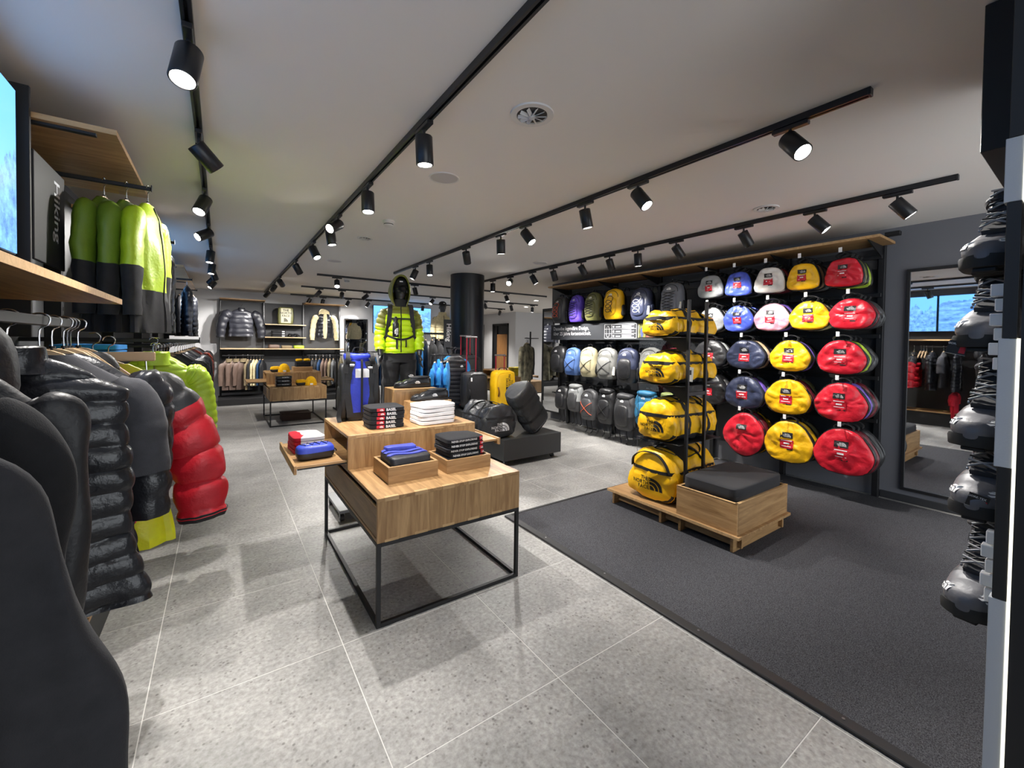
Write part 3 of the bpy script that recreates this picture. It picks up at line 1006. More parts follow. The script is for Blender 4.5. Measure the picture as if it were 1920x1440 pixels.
# ------------------------------------------------------------------ lit wall screens
def screen_mat(name, seed, flip=0):
    m = bpy.data.materials.new(name)
    m.use_nodes = True
    nt = m.node_tree
    b = nt.nodes['Principled BSDF']
    b.inputs['Base Color'].default_value = (0, 0, 0, 1)
    b.inputs['Roughness'].default_value = .3
    tc = nt.nodes.new('ShaderNodeTexCoord')
    sx = nt.nodes.new('ShaderNodeSeparateXYZ')
    nt.links.new(tc.outputs['Generated'], sx.inputs[0])
    # ridge height from noise along the picture
    cx = nt.nodes.new('ShaderNodeCombineXYZ')
    ad = nt.nodes.new('ShaderNodeMath'); ad.operation = 'ADD'
    nt.links.new(sx.outputs[0], ad.inputs[0]); nt.links.new(sx.outputs[1], ad.inputs[1])
    nt.links.new(ad.outputs[0], cx.inputs[0])
    cx.inputs[1].default_value = seed
    n = nt.nodes.new('ShaderNodeTexNoise'); n.inputs['Scale'].default_value = 5; n.inputs['Detail'].default_value = 7; n.inputs['Roughness'].default_value = .6
    nt.links.new(cx.outputs[0], n.inputs['Vector'])
    mr = nt.nodes.new('ShaderNodeMapRange'); mr.inputs[1].default_value = .3; mr.inputs[2].default_value = .7
    mr.inputs[3].default_value = .55 - .2 * flip; mr.inputs[4].default_value = .95 - .1 * flip
    nt.links.new(n.outputs[0], mr.inputs[0])
    gt = nt.nodes.new('ShaderNodeMath'); gt.operation = 'GREATER_THAN'
    nt.links.new(sx.outputs[2], gt.inputs[0]); nt.links.new(mr.outputs[0], gt.inputs[1])
    n2 = nt.nodes.new('ShaderNodeTexNoise'); n2.inputs['Scale'].default_value = 9; n2.inputs['Detail'].default_value = 9; n2.inputs['Roughness'].default_value = .75
    nt.links.new(tc.outputs['Generated'], n2.inputs['Vector'])
    r = nt.nodes.new('ShaderNodeValToRGB')
    r.color_ramp.elements[0].position = .35; r.color_ramp.elements[0].color = rgb(40, 84, 148)
    r.color_ramp.elements[1].position = .66; r.color_ramp.elements[1].color = rgb(122, 180, 232)
    nt.links.new(n2.outputs[0], r.inputs[0])
    mx = nt.nodes.new('ShaderNodeMix'); mx.data_type = 'RGBA'
    mx.inputs[7].default_value = rgb(98, 162, 230)
    nt.links.new(gt.outputs[0], mx.inputs[0]); nt.links.new(r.outputs[0], mx.inputs[6])
    nt.links.new(mx.outputs[2], b.inputs['Emission Color'])
    b.inputs['Emission Strength'].default_value = SCREEN_E
    return m
SCREEN_E = 1.25
def wall_screen(label, lo, hi, axis, m):
    t = thing('wall_screen', label, 'screen', (0, 0, 0))
    f_lo, f_hi = list(lo), list(hi)
    f_hi[axis] -= .006 if axis == 0 else 0
    if axis == 1:
        f_lo[axis] += .006
    obj('housing', MB().b2(f_lo, f_hi, .003), M_BLACKM, t, False)
    l, h = list(lo), list(hi)
    if axis == 0:
        l[0] = hi[0] - .005
    else:
        h[1] = lo[1] + .005
    for k in range(3):
        if k != axis:
            l[k] += .008; h[k] -= .008
    obj('display', MB().b2(l, h), m, t, False)
    return t
wall_screen('blue lit mountain screen above the rail, beside the section sign', (-.80, 2.02, 1.85), (-.72, 2.72, 2.56), 0, screen_mat('screen_peaks', 1.3, 1))
wall_screen('wide blue lit screen with a mountain ridge, nearest the camera', (-.80, -.6, 1.85), (-.72, 2.0, 2.56), 0, screen_mat('screen_ridge', 4.1))
wall_screen('blue lit screen high up along the clothes wall further back', (-.80, 5.75, 1.85), (-.72, 9.1, 2.56), 0, screen_mat('screen_lake', 7.7))
wall_screen('blue lit mountain screen on the back wall behind the mannequins', (3.65, 12.33, 1.75), (5.45, 12.4, 2.56), 1, screen_mat('screen_back', 2.9))

# ------------------------------------------------------------------ clothes wall along the left side
t = thing('clothes_wall_rack', 'dark slotted wall system with shelves and rails along the clothes side', 'wall rack', (0, 0, 0))
for k, (ya, yb) in enumerate(((-1.0, .9), (.94, 2.78), (2.82, 3.98), (4.02, 5.6), (5.64, 7.4), (7.44, 9.2), (9.24, 11.0))):
    obj('back_panel', MB().b2((-.995, ya, .28), (-.94, yb, 2.58)), M_PANEL, t, False)
for k, y in enumerate((.92, 2.80, 4.0, 5.62, 7.42, 9.22, 11.02)):
    u = obj('upright', MB().b2((-.94, y - .03, 0), (-.86, y + .03, 2.62), .002), M_BLACK, t, False)
    mb = MB()
    for i in range(42):
        z = .35 + i * .052
        mb.b2((-.862, y - .006, z), (-.8585, y + .006, z + .026))
    sl = obj('slots', mb, M_STEEL, u, False)
    sl['kind'] = 'stuff'
obj('divider', MB().b2((-.86, 2.79, 1.5), (-.70, 2.81, 2.62), .002), M_BLACKM, t, False)
for ya, yb in ((2.84, 3.97), (4.6, 5.6), (7.4, 8.9), (9.3, 10.9)):
    c = obj('canopy_board', MB().b2((-.94, ya, 2.50), (-.42, yb, 2.525), .001), M_OAKX, t, False)
    obj('front_edge', MB().b2((-.94, ya - .002, 2.50), (-.42, ya, 2.525)), M_PLY, c, False)
    obj('light_strip', MB().b2((-.90, ya + .03, 2.488), (-.50, ya + .06, 2.50)), M_BLACK, c, False)
sh = obj('shelf_board', MB().b2((-.94, .05, 1.665), (-.40, 2.80, 1.69), .001), M_OAKY, t, False)
obj('front_edge', MB().b2((-.4, .05, 1.665), (-.398, 2.80, 1.69)), M_PLY, sh, False)
obj('light_strip', MB().b2((-.75, .3, 1.653), (-.71, 2.2, 1.665)), M_BLACK, sh, False)
obj('plinth', MB().b2((-.94, -1.0, 0), (-.50, 11.0, .26)), M_BLACKM, t, False)
obj('plinth_board', MB().b2((-.94, -1.0, .26), (-.47, 11.0, .28), .001), M_OAKY, t, False)
for (ya, yb, x, z) in ((.1, 2.15, -.45, 1.565), (4.1, 5.5, -.42, 1.45), (5.7, 10.8, -.42, 1.45)):
    r = obj('hanging_rail', MB().b2((x - .011, ya, z - .03), (x + .011, yb, z), .003), M_BLACK, t, False)
    for y in (ya + .1, (ya + yb) / 2, yb - .1):
        obj('rail_arm', MB().b2((-.94, y - .01, z - .02), (x - .011, y + .01, z - .005), .001), M_BLACK, r, False)
for (y, z, x1) in ((3.5, 2.455, -.36), (3.55, 1.50, -.12), (5.1, 2.42, -.36), (8.1, 2.42, -.36), (9.8, 2.42, -.36)):
    f = obj('faceout_arm', MB().b2((-.94, y - .008, z - .025), (x1, y + .008, z), .003), M_BLACK, t, False)
    obj('end_stop', MB().b2((x1, y - .009, z - .028), (x1 + .006, y + .009, z + .012), .001), M_BLACK, f, False)
obj('small_shelf', MB().b2((-.94, 2.9, 1.385), (-.42, 3.35, 1.405), .001), M_OAKX, t, False)
t = thing('section_sign', 'dark hanging sign reading Hiking in vertical letters', 'sign', (0, 0, 0))
obj('board', MB().b2((-.715, 2.84, 1.86), (-.70, 3.30, 2.36), .003), mat('sign_slate', rgb(17, 18, 22), .6), t, False)
obj('board_arm', MB().b2((-.94, 2.86, 2.30), (-.715, 2.88, 2.34), .001), M_BLACK, t, False)
tx = text_mb('Hiking', .125, 'LEFT', .006).xf(plane_m((-.698, 3.12, 2.31), (0, 0, -1), (0, 1, 0)))
obj('lettering', tx, mat('sign_letter', rgb(190, 192, 200), .6), t, False)

# ------------------------------------------------------------------ back wall display
t = thing('back_wall_display', 'three-bay charcoal wall display with shelves and rails at the far end', 'wall rack', (0, 0, 0))
for k in range(3):
    x0 = .0 + k * .9
    obj('back_panel', MB().b2((x0 + .02, 12.32, .2), (x0 + .88, 12.395, 2.44)), mat('display_slate', rgb(56, 57, 60), .65), t, False)
for k in range(4):
    u = obj('upright', MB().b2((.0 + k * .9 - .02, 12.25, 0), (.0 + k * .9 + .02, 12.32, 2.5), .002), M_BLACK, t, False)
    mb = MB()
    for i in range(34):
        z = 1.3 + i * .034
        mb.b2((k * .9 - .006, 12.2485, z), (k * .9 + .006, 12.2505, z + .016))
    sl = obj('slots', mb, M_STEEL, u, False)
    sl['kind'] = 'stuff'
obj('canopy_board', MB().b2((-.02, 11.85, 2.45), (.9, 12.3, 2.475), .001), M_OAKX, t, False)
obj('canopy_board', MB().b2((1.78, 11.85, 2.45), (2.75, 12.3, 2.475), .001), M_OAKX, t, False)
M_PALE = wood_mat('pale_shelf', rgb(214, 190, 152), rgb(196, 168, 126), axis=0)
obj('shelf_board', MB().b2((-.01, 11.88, 1.27), (2.74, 12.3, 1.295), .001), M_PALE, t, False)
for z in (1.56, 1.88):
    obj('shelf_board', MB().b2((.9, 11.95, z), (1.82, 12.3, z + .022), .001), M_PALE, t, False)
for a, b in ((.03, .88), (1.83, 2.7)):
    obj('hanging_rail', MB().b2((a, 11.89, 1.11), (b, 11.91, 1.135), .002), M_BLACK, t, False)
obj('plinth', MB().b2((-.05, 11.4, 0), (2.75, 12.32, .14), .002), M_BLACKM, t, False)

# ------------------------------------------------------------------ boot wall at the near right edge
t = thing('boot_wall', 'dark boot display wall edge with alternating grey and black blocks', 'display wall', (0, 0, 0))
M_GB = mat('pale_grey_block', rgb(168, 172, 178), .6, bump=.06, bscale=250)
obj('side_panel', MB().b2((1.495, -1.0, 0.0), (1.53, .121, 2.69)), mat('boot_panel_black', rgb(24, 24, 26), .55), t, False)
led = obj('light_strip', MB().b2((1.494, .1215, .0), (1.53, .1265, 1.527)).b2((1.494, .1215, 1.842), (1.53, .1265, 2.0)), emis('led_strip', (1.0, .96, .78, 1), 1.15), t, False)
zs = [0, .915, 1.226, 1.527, 1.842, 1.99, 2.69]
for k in range(6):
    g = k in (0, 2, 4)
    y1 = .155 if g else .150
    obj('grey_block' if g else 'black_block', MB().b2((1.497, .1268, zs[k] + .0005), (1.53, y1, zs[k + 1] - .0005), .001), M_GB if g else M_BLACKM, t, False)
for a, b in ((1.45, 1.685), (.86, 1.06)):
    mb = MB()
    n = int((b - a) / .037)
    for i in range(n):
        z = a + i * .037
        mb.b2((1.60, .15, z), (1.63, .182 if i % 2 else .174, z + .031), .002)
    s = obj('slotted_strip', mb, M_WHITE, t, False)
    s['kind'] = 'stuff'
obj('backing', MB().b2((1.53, -.05, 0), (2.9, -.03, 2.69)), M_PANEL, t, False)
obj('end_upright', MB().b2((2.6, -.03, 0), (2.64, -.021, 2.69)), M_BLACK, t, False)
struct('trim_bulkhead', MB().b2((2.185, -.03, 2.19), (2.9, .285, 2.698), .002), M_BLACKM)

t = thing('storage_box', 'flat brown box on the floor under the back table', 'box', (0, 0, 0))
obj('body', MB().b2((.93, 8.75, 0), (1.42, 9.1, .115), .004), mat('box_brown', rgb(72, 52, 42), .7), t, False)
obj('lid', MB().b2((.925, 8.745, .115), (1.425, 9.105, .135), .003), MATS['box_brown'], t, False)
# ================================================================== BAGS
def split_mb(mb, pred, ref=None):
    """two meshes from one: faces whose centre satisfies pred, and the rest"""
    out = []
    for want in (True, False):
        idx, vs, fs = {}, [], []
        for f in mb.f:
            c = sum(((ref or mb.v)[i] for i in f), Vector()) / len(f)
            if bool(pred(c)) == want:
                nf = []
                for i in f:
                    if i not in idx:
                        idx[i] = len(vs)
                        vs.append(mb.v[i])
                    nf.append(idx[i])
                fs.append(tuple(nf))
        m = MB()
        m.v, m.f = vs, fs
        out.append(m)
    return out
def split_ring(mb, seg, z):
    """part a lofted tube at the ring whose mean height is z, so the seam is clean; returns upper, lower"""
    mz = [sum(mb.v[i * seg + k].z for k in range(seg)) / seg for i in range(len(mb.v) // seg)]
    nb_ = (len(mz) - 1) * seg
    top = [k for k in range(len(mb.f)) if (sum(mb.v[i].z for i in mb.f[k]) / len(mb.f[k]) if k >= nb_ else (mz[min(k // seg, len(mz) - 1)] + mz[min(k // seg + 1, len(mz) - 1)]) / 2) > z]
    return split_idx(mb, set(top))
def split_idx(mb, keep):
    out = []
    for want in (True, False):
        idx, vs, fs = {}, [], []
        for k, f in enumerate(mb.f):
            if (k in keep) == want:
                nf = []
                for i in f:
                    if i not in idx:
                        idx[i] = len(vs)
                        vs.append(mb.v[i])
                    nf.append(idx[i])
                fs.append(tuple(nf))
        m = MB()
        m.v, m.f = vs, fs
        out.append(m)
    return out
SHAPES = {
 'bell': [(-.27, .5), (.27, .5), (.44, .18), (.52, -.22), (.44, -.5), (-.44, -.5), (-.52, -.22), (-.44, .18)],
 'hex': [(-.23, .52), (.23, .52), (.50, .10), (.535, -.14), (.36, -.50), (-.36, -.50), (-.535, -.14), (-.50, .10)],
 'tilt': [(-.16, .52), (.14, .5), (.46, .2), (.55, -.12), (.34, -.36), (.06, -.55), (-.2, -.5), (-.44, -.28), (-.52, .06), (-.40, .3)],
}
BAGCOL = {
 'red': rgb(204, 30, 48), 'yellow': rgb(240, 184, 22), 'white': rgb(232, 226, 218), 'blue': rgb(72, 92, 200), 'pink': rgb(226, 150, 166),
 'silver': rgb(150, 152, 152), 'navy': rgb(52, 58, 82), 'charcoal': rgb(66, 66, 68), 'black': rgb(36, 36, 38), 'purple': rgb(120, 92, 186),
 'lime': rgb(160, 186, 60), 'olive': rgb(104, 104, 62), 'maroon': rgb(104, 30, 40), 'tan': rgb(176, 150, 116), 'steel': rgb(110, 120, 130),
 'teal': rgb(40, 104, 140), 'grey': rgb(118, 118, 114), 'beige': rgb(196, 186, 150), 'sky': rgb(84, 116, 176), 'heather': rgb(104, 106, 112), 'violet': rgb(96, 70, 190),
 'green': rgb(112, 122, 70),
}
def bagmat(c, gloss=.38):
    return nylon('bag_' + c, BAGCOL[c], gloss)
M_GUS = nylon('bag_gusset_black', rgb(30, 30, 32), .5)
def hung_duffel_mesh(w, h, d, shape, seed):
    out = [Vector((0, p[0] * w, p[1] * h)) for p in SHAPES[shape]]
    out = chaikin([(p.x, p.y, p.z) for p in out], 2)
    out = [a.lerp(b, q) for a, b in zip(out, out[1:] + out[:1]) for q in (0, .5)]
    def ring(s, x):
        return [Vector((x, p.y * s, p.z * s)) for p in out]
    front = [ring(1.0, d * .10), ring(1.0, -d * .18), ring(.97, -d * .34), ring(.90, -d * .43), ring(.83, -d * .47), ring(.76, -d * .50), ring(.67, -d * .53), ring(.58, -d * .54), ring(.49, -d * .55), ring(.40, -d * .56), ring(.3, -d * .565), ring(.2, -d * .57), ring(.05, -d * .575)]
    sh = MB().loft(front, False, True)
    o = Vector((seed * 2.7, seed, 0))
    for i, p in enumerate(sh.v):
        k = min(1, max(0, (-p.x + d * .1) / (d * .5)))
        q = Vector((0, p.y, p.z))
        n1 = noise.noise(q * 8 + o) * .02 + abs(noise.noise(q * 13 + o * 2)) * .026 + abs(noise.noise(q * 27 + o * 3)) * .010 - .012
        # creases pulling from the top corners
        n2 = math.sin((p.y * .9 + p.z) * 38 + seed) * .003 * max(0, p.z / h + .3)
        sh.v[i] = p + Vector((-(n1 + n2) * k, 0, noise.noise(q * 5 + o) * .008))
    g = MB().loft([ring(.9, d * .5), ring(.985, d * .44), ring(1.012, d * .2), ring(1.012, -d * .12), ring(1.0, -d * .16)], True, False)
    g.v = [p + Vector((0, noise.noise(p * 7 + o) * .008, noise.noise(p * 7 + o * 2) * .008)) for p in g.v]
    pip = ring(1.008, -d * .17)
    pi = MB().tube(pip + [pip[0], pip[1]], .0042, 5, cap=False)
    hd = MB()
    for xx in (-d * .1, d * .2):
        pts = curve_pts([(xx, -.16 * w, h * .49), (xx, -.07, h * .5 + .035), (xx, 0, h * .5 + .062), (xx, .07, h * .5 + .035), (xx, .16 * w, h * .49)], 14)
        hd.strip(pts, .022, .004, (1, 0, 0))
    return sh, g, pi, hd
def duffel_stack(y, z, w, h, cols, shape, seed, label, behind=('black', 'charcoal'), tagc=True, x=5.0, label2=''):
    d = .105
    sh, g, pi, hd = hung_duffel_mesh(w, h, d, shape, seed)
    bvh = sh.bvh()
    c0 = cols
    zt = z + h / 2 + .062
    hk = thing('display_hook', f'steel display hook with white price end holding the {label2}', 'hook', (0, 0, 0), group='display hooks on the bag wall')
    obj('prong', MB().b2((x - .12, y - .006, zt - .012), (5.38, y + .006, zt - .003), .001), M_STEEL, hk, False)
    obj('price_plate', MB().b2((x - .126, y - .014, zt - .02), (x - .12, y + .014, zt + .026), .001), M_WHITE, hk, False)
    t = thing('duffel_bag', label, 'duffel bag', (x, y, z), 0, 'duffels hanging on the wall')
    me_s, me_g, me_h = sh.mesh('shell'), g.mesh('gusset'), hd.mesh('carry_handle')
    obj('shell', me_s, bagmat(c0), t)
    obj('gusset', me_g, M_GUS, t)
    obj('piping', pi, M_WEB, t)
    obj('carry_handle', me_h, M_WEB, t)
    def put(name, mb, yy, zz, m, off):
        mb.xf(plane_m((-.4, yy, zz), (0, -1, 0), (0, 0, 1)))
        conform(mb, bvh, (1, 0, 0), off)
        return obj(name, mb, m, t, False)
    k = w / .34
    zl = h * .18
    put('black_label', rect_mb(.075 * k + .01, .04 * k + .006, 4, 3), 0, zl, mat('label_black', rgb(32, 32, 34), .5), .003)
    put('label_emblem', logo_mb(.024 * k + .004, False).xf(Matrix.Translation((.006, 0, 0))), 0, zl, mat('label_grey_print', rgb(170, 170, 170), .5), .0045)
    if tagc:
        put('red_tag', rect_mb(.088 * k + .008, .066 * k + .006, 4, 4), .0, zl - .062 * k - .012, M_RED, .0035)
        bars = MB()
        for (by, bw, bh) in ((.03, .075, .005), (.006, .04, .012), (-.016, .07, .004)):
            bars.merge(rect_mb(bw * k, bh * k).xf(Matrix.Translation((0, by * k, 0))))
        put('tag_print', bars, .0, zl - .062 * k - .012, M_PRINTW, .005)
        put('tag_strip', rect_mb(.04 * k, .011 * k).xf(Matrix.Translation((.022 * k, -.035 * k - .004, 0))), 0, zl - .062 * k - .012, M_PRINTK, .005)
    xs = x
    for i, bc in enumerate(behind):
        xs += .115
        b = thing('duffel_bag', f'{bc} duffel {("second", "third", "fourth")[i]} on the hook, behind the {label2}', 'duffel bag', (xs, y + rnd.uniform(-.012, .012), z + rnd.uniform(-.008, .008)), 0, 'duffels hanging on the wall')
        obj('shell', me_s.copy(), None, b).data.materials.clear()
        b.children[0].data.materials.append(bagmat(bc))
        obj('gusset', me_g, None, b)
        obj('carry_handle', me_h, None, b)
ROWS = [
 (2.235, .28, 'top', 'bell', [(2.87, .33, 'silver', ('charcoal', 'black'), 'silver grey'), (2.53, .31, 'blue', ('black', 'grey'), 'small blue'), (2.19, .32, 'white', ('maroon', 'black'), 'off-white'), (1.865, .30, 'yellow', ('tan', 'grey'), 'small yellow'), (1.52, .31, 'red', ('olive', 'lime'), 'small red')]),
 (1.825, .295, 'second', 'hex', [(2.85, .33, 'silver', ('grey', 'black'), 'light grey'), (2.52, .34, 'blue', ('steel', 'blue'), 'blue'), (2.16, .36, 'pink', ('purple', 'black'), 'pink'), (1.80, .36, 'yellow', ('beige', 'charcoal'), 'medium yellow'), (1.45, .36, 'red', ('maroon', 'charcoal'), 'medium red')]),
 (1.405, .325, 'third', 'hex', [(2.86, .42, 'charcoal', ('silver', 'black'), 'charcoal'), (2.43, .42, 'navy', ('tan', 'charcoal'), 'navy'), (1.97, .38, 'yellow', ('purple', 'black'), 'wide yellow'), (1.52, .39, 'red', ('lime', 'charcoal'), 'wide red')]),
 (.965, .365, 'fourth', 'hex', [(2.86, .44, 'black', ('charcoal', 'black'), 'black'), (2.44, .43, 'navy', ('purple', 'steel'), 'large navy'), (1.985, .43, 'yellow', ('maroon', 'olive'), 'large yellow'), (1.515, .42, 'red', ('purple', 'maroon'), 'large red')]),
 (.49, .43, 'bottom', 'hex', [(2.42, .46, 'red', ('maroon', 'yellow'), 'tilted red'), (1.955, .46, 'yellow', ('yellow', 'olive'), 'biggest yellow'), (1.48, .47, 'red', ('maroon', 'black'), 'biggest red')]),
]
sd = 0
for z, h, rn, shp, lst in ROWS:
    for (y, w, c, bh, nm) in lst:
        sd += 1
        s = 'tilt' if nm == 'tilted red' else shp
        hh = h + (.05 if nm == 'tilted red' else 0)
        duffel_stack(y, z, w, hh, c, s, sd, f'{nm} duffel bag hanging at the front of its hook in the {rn} row', bh, tagc=(nm != 'tilted red'), label2=f'{nm} duffel of the {rn} row', x=5.0 if rn != 'bottom' else 4.98)

# ---------------------------------------------------------------- full-length duffels
DSEC = chaikin([(-.26, 1.02, 0), (.26, 1.02, 0), (.46, .70, 0), (.54, .36, 0), (.44, .0, 0), (-.44, .0, 0), (-.54, .36, 0), (-.46, .70, 0)], 2)
DSEC = [a.lerp(b, q) for a, b in zip([Vector(p) for p in DSEC], [Vector(p) for p in DSEC[1:] + DSEC[:1]]) for q in (0, .5)]
def big_duffel(name, label, w, h, L, shell_m, base_m, logo_m, loc, seed, rz=0, rot=None, tagged=True, handle_up=False, group=None):
    """length along +x, end with the print faces -x, origin under the front end"""
    t = thing(name, label, 'duffel bag', loc, rz, group, rot)
    sec = [(p[0] * w, p[1] * h) for p in DSEC]
    cz = h * .47
    def ring(x, s, dz=0):
        return [Vector((x, a * s, cz + (b - cz) * s)) for a, b in sec]
    rings = [ring(-.028, .06), ring(-.026, .25), ring(-.024, .45), ring(-.02, .62), ring(-.014, .78), ring(.0, .9), ring(.018, .96), ring(.04, .985)]
    nb = 26
    for i in range(nb + 1):
        u = i / nb
        rings.append(ring(.06 + (L - .12) * u, 1.0 - .03 * math.sin(u * PI * 3) ** 2))
    rings += [ring(L - .03, .97), ring(L - .008, .88), ring(L, .7), ring(L + .008, .3)]
    mb = MB().loft(rings)
    o = Vector((seed * 3.3, seed * 1.1, seed * .7))
    def wr(p):
        q = p + o
        a = noise.noise(q * 5) * .02 + (abs(noise.noise(q * 9)) - .22) * .035 + (abs(noise.noise(q * 21)) - .22) * .012
        top = max(0, (p.z - h * .6) / (h * .4))
        c = Vector((p.x, 0, cz))
        n = Vector((-1 if p.x < .01 else 0, p.y / w * 2, (p.z - cz) / h * 2))
        n = n.normalized() if n.length > .01 else Vector((-1, 0, 0))
        flat = 0 if p.z < .02 else 1
        return p + n * a * flat + Vector((0, 0, -top * .02 * math.sin(p.x / L * PI * 2 + seed)))
    ref = list(mb.v)
    mb.v = [wr(p) for p in mb.v]
    bvh = mb.bvh()
    ns, nr = len(sec), len(rings)
    low = {j for j in range(ns) if (sec[j][1] + sec[(j + 1) % ns][1]) / 2 < h * .17}
    base, shell = split_idx(mb, {k for k in range((nr - 1) * ns) if k % ns in low and 5 <= k // ns <= nr - 3})
    obj('shell', shell, shell_m, t)
    obj('base', base, base_m, t)
    def around(x0, x1, off):
        b = MB()
        rr = []
        for x in (x0, (x0 + x1) / 2, x1):
            rr.append([])
            for a, b_ in sec:
                org = Vector((x, a * 3, cz + (b_ - cz) * 3))
                dirn = (Vector((x, 0, cz)) - org).normalized()
                hit = bvh.ray_cast(org, dirn)[0]
                rr[-1].append((hit if hit is not None else Vector((x, a, b_))) - dirn * off)
        return b.loft(rr, False, False)
    for u in (.30, .72):
        obj('compression_band', around(L * u - .018, L * u + .018, .003), M_WEB, t)
    # horizontal daisy strap round the upper part of end and sides
    zs = h * .66
    pts = []
    for k in range(41):
        a = -PI * .5 - PI * .62 + PI * 1.24 * k / 40
        dx, dy = math.sin(a), -math.cos(a) if False else 0
        th = (k / 40 - .5) * 2
        # walk along: right side -> front end -> left side
        if th < -.36:
            u = (-.36 - th) / .64
            org, dirn = Vector((.05 + u * (L - .1), -w, zs)), Vector((0, 1, 0))
        elif th > .36:
            u = (th - .36) / .64
            org, dirn = Vector((.05 + u * (L - .1), w, zs)), Vector((0, -1, 0))
        else:
            v = th / .36
            org, dirn = Vector((-.5, v * w * .44, zs)), Vector((1, 0, 0))
        hit = bvh.ray_cast(org, dirn)[0]
        if hit is not None:
            pts.append(hit - dirn * .004)
    st = MB()
    rr = [[p + Vector((0, 0, -.014)), p + Vector((0, 0, .014))] for p in pts]
    st.loft(rr, False, False, closed=False)
    obj('side_strap', st, M_WEB, t)
    # end grab handle
    xh = -.03
    if handle_up:
        hp = curve_pts([(xh + .02, -w * .40, zs), (xh, -w * .34, h * .86), (xh + .01, -w * .15, h * 1.0), (xh + .01, w * .15, h * 1.0), (xh, w * .34, h * .86), (xh + .02, w * .40, zs)], 24)
    else:
        hp = curve_pts([(xh + .01, -w * .22, zs), (xh - .018, -w * .1, zs + .004), (xh - .02, w * .1, zs + .002), (xh + .01, w * .22, zs)], 16)
    obj('end_handle', MB().strip(hp, .028, .006, (1, 0, 0) if handle_up else (0, 0, 1)), M_WEB, t)
    # carry handles over the top
    for sy in (-1, 1):
        hp = curve_pts([(L * .30, sy * w * .42, h * .76), (L * .36, sy * w * .2, h * 1.02), (L * .51, sy * w * .06, h * 1.08), (L * .66, sy * w * .2, h * 1.02), (L * .72, sy * w * .42, h * .76)], 24)
        obj('carry_handle', MB().strip(hp, .03, .005, (0, 1, .4)), M_WEB, t)
    # zip flap outline on top
    zp = []
    for k in range(33):
        a = 2 * PI * k / 32
        org = Vector((L * .5 + sgp(math.cos(a), .6) * L * .40, sgp(math.sin(a), .6) * w * .30, h * 2))
        hit = bvh.ray_cast(org, Vector((0, 0, -1)))[0]
        if hit is not None:
            zp.append(hit + Vector((0, 0, .002)))
    if len(zp) > 8:
        obj('zip_flap', MB().tube(zp, .006, 6), M_WEB, t)
    # seam piping at the end
    sp = []
    for a, b_ in sec:
        org = Vector((.035, a * 3, cz + (b_ - cz) * 3))
        dirn = (Vector((.035, 0, cz)) - org).normalized()
        hit = bvh.ray_cast(org, dirn)[0]
        if hit is not None:
            sp.append(hit)
    obj('end_piping', MB().tube(sp + sp[:2], .004, 5, cap=False), shell_m, t)
    lg = logo_mb(h * .27).xf(plane_m((-.5, -w * .02, h * .38), (0, -1, 0), (0, 0, 1)))
    conform(lg, bvh, (1, 0, 0), .0022)
    obj('bag_print', lg, logo_m, t, False)
    if tagged:
        tg = MB().b2((.10, -w * .60, h * .18), (.165, -w * .596, h * .62), .0005).xf(Matrix.Rotation(.12, 4, 'Y'))
        o_ = obj('price_tag', tg, M_TAGP, t, False)
        obj('tag_print', rect_mb(.025, .04).xf(plane_m((.135, -w * .604, h * .40), (1, 0, 0), (0, 0, 1))), M_PRINTK, o_, False)
    return t
Y_SH = nylon('duffel_yellow_tarp', rgb(246, 188, 20), .36, .06)
K_BASE = nylon('duffel_base_black', rgb(36, 36, 38), .5)
for k, (z, w, h, L, nm, up, tg) in enumerate(((1.572, .36, .235, .60, 'smallest yellow duffel on the top shelf of the black tower', False, False), (1.168, .37, .275, .62, 'yellow duffel with a hanging price tag on the second tower shelf', False, True), (.683, .40, .335, .66, 'bulging yellow duffel on the third tower shelf', False, False), (.1475, .47, .42, .68, 'biggest yellow duffel on the wooden platform, its end handle raised', True, False))):
    big_duffel('duffel_bag', nm, w, h, L, Y_SH, K_BASE, M_PRINTK, (3.07, (2.225, 2.225, 2.24, 2.27)[k], z), k + 1, handle_up=up, tagged=tg, group='yellow duffels on the tower')
K_SH = nylon('duffel_black', rgb(44, 45, 48), .4, .15)
K_SH2 = nylon('duffel_charcoal', rgb(58, 60, 64), .55, .2)
big_duffel('duffel_bag', 'black duffel with white print lying on the low black platform', .48, .39, .6, K_SH, K_BASE, M_PRINTW, (2.80, 4.24, .336), 11, rz=PI / 2, tagged=False)
ang = 1.0
bag = big_duffel('duffel_bag', 'charcoal duffel leaning on end against the black duffel', .36, .30, .62, K_SH2, K_BASE, mat('orange_print', rgb(206, 120, 60), .5), (0, 0, 0), 12, tagged=False)
bag.matrix_world = Matrix.Translation((3.47, 4.42, .395)) @ Matrix.Rotation(-.25, 4, 'Z') @ Matrix.Rotation(2.22, 4, 'Y') @ Matrix.Rotation(PI, 4, 'X')
bag.matrix_world = Matrix.Translation((3.44, 4.36, .42)) @ Matrix.Rotation(PI + .15, 4, 'Z') @ Matrix.Rotation(-.92, 4, 'Y') @ Matrix.Rotation(PI / 2, 4, 'X') @ Matrix.Translation((0, 0, -.15))
settle(bag, .336)
bg2 = big_duffel('duffel_bag', 'small red duffel on the floor behind the blue hauler', .26, .2, .34, bagmat('red'), K_BASE, M_PRINTW, (1.06, 4.32, .0), 13, rz=.6, tagged=False)
bg2.location = (2.05, 8.95, .001)

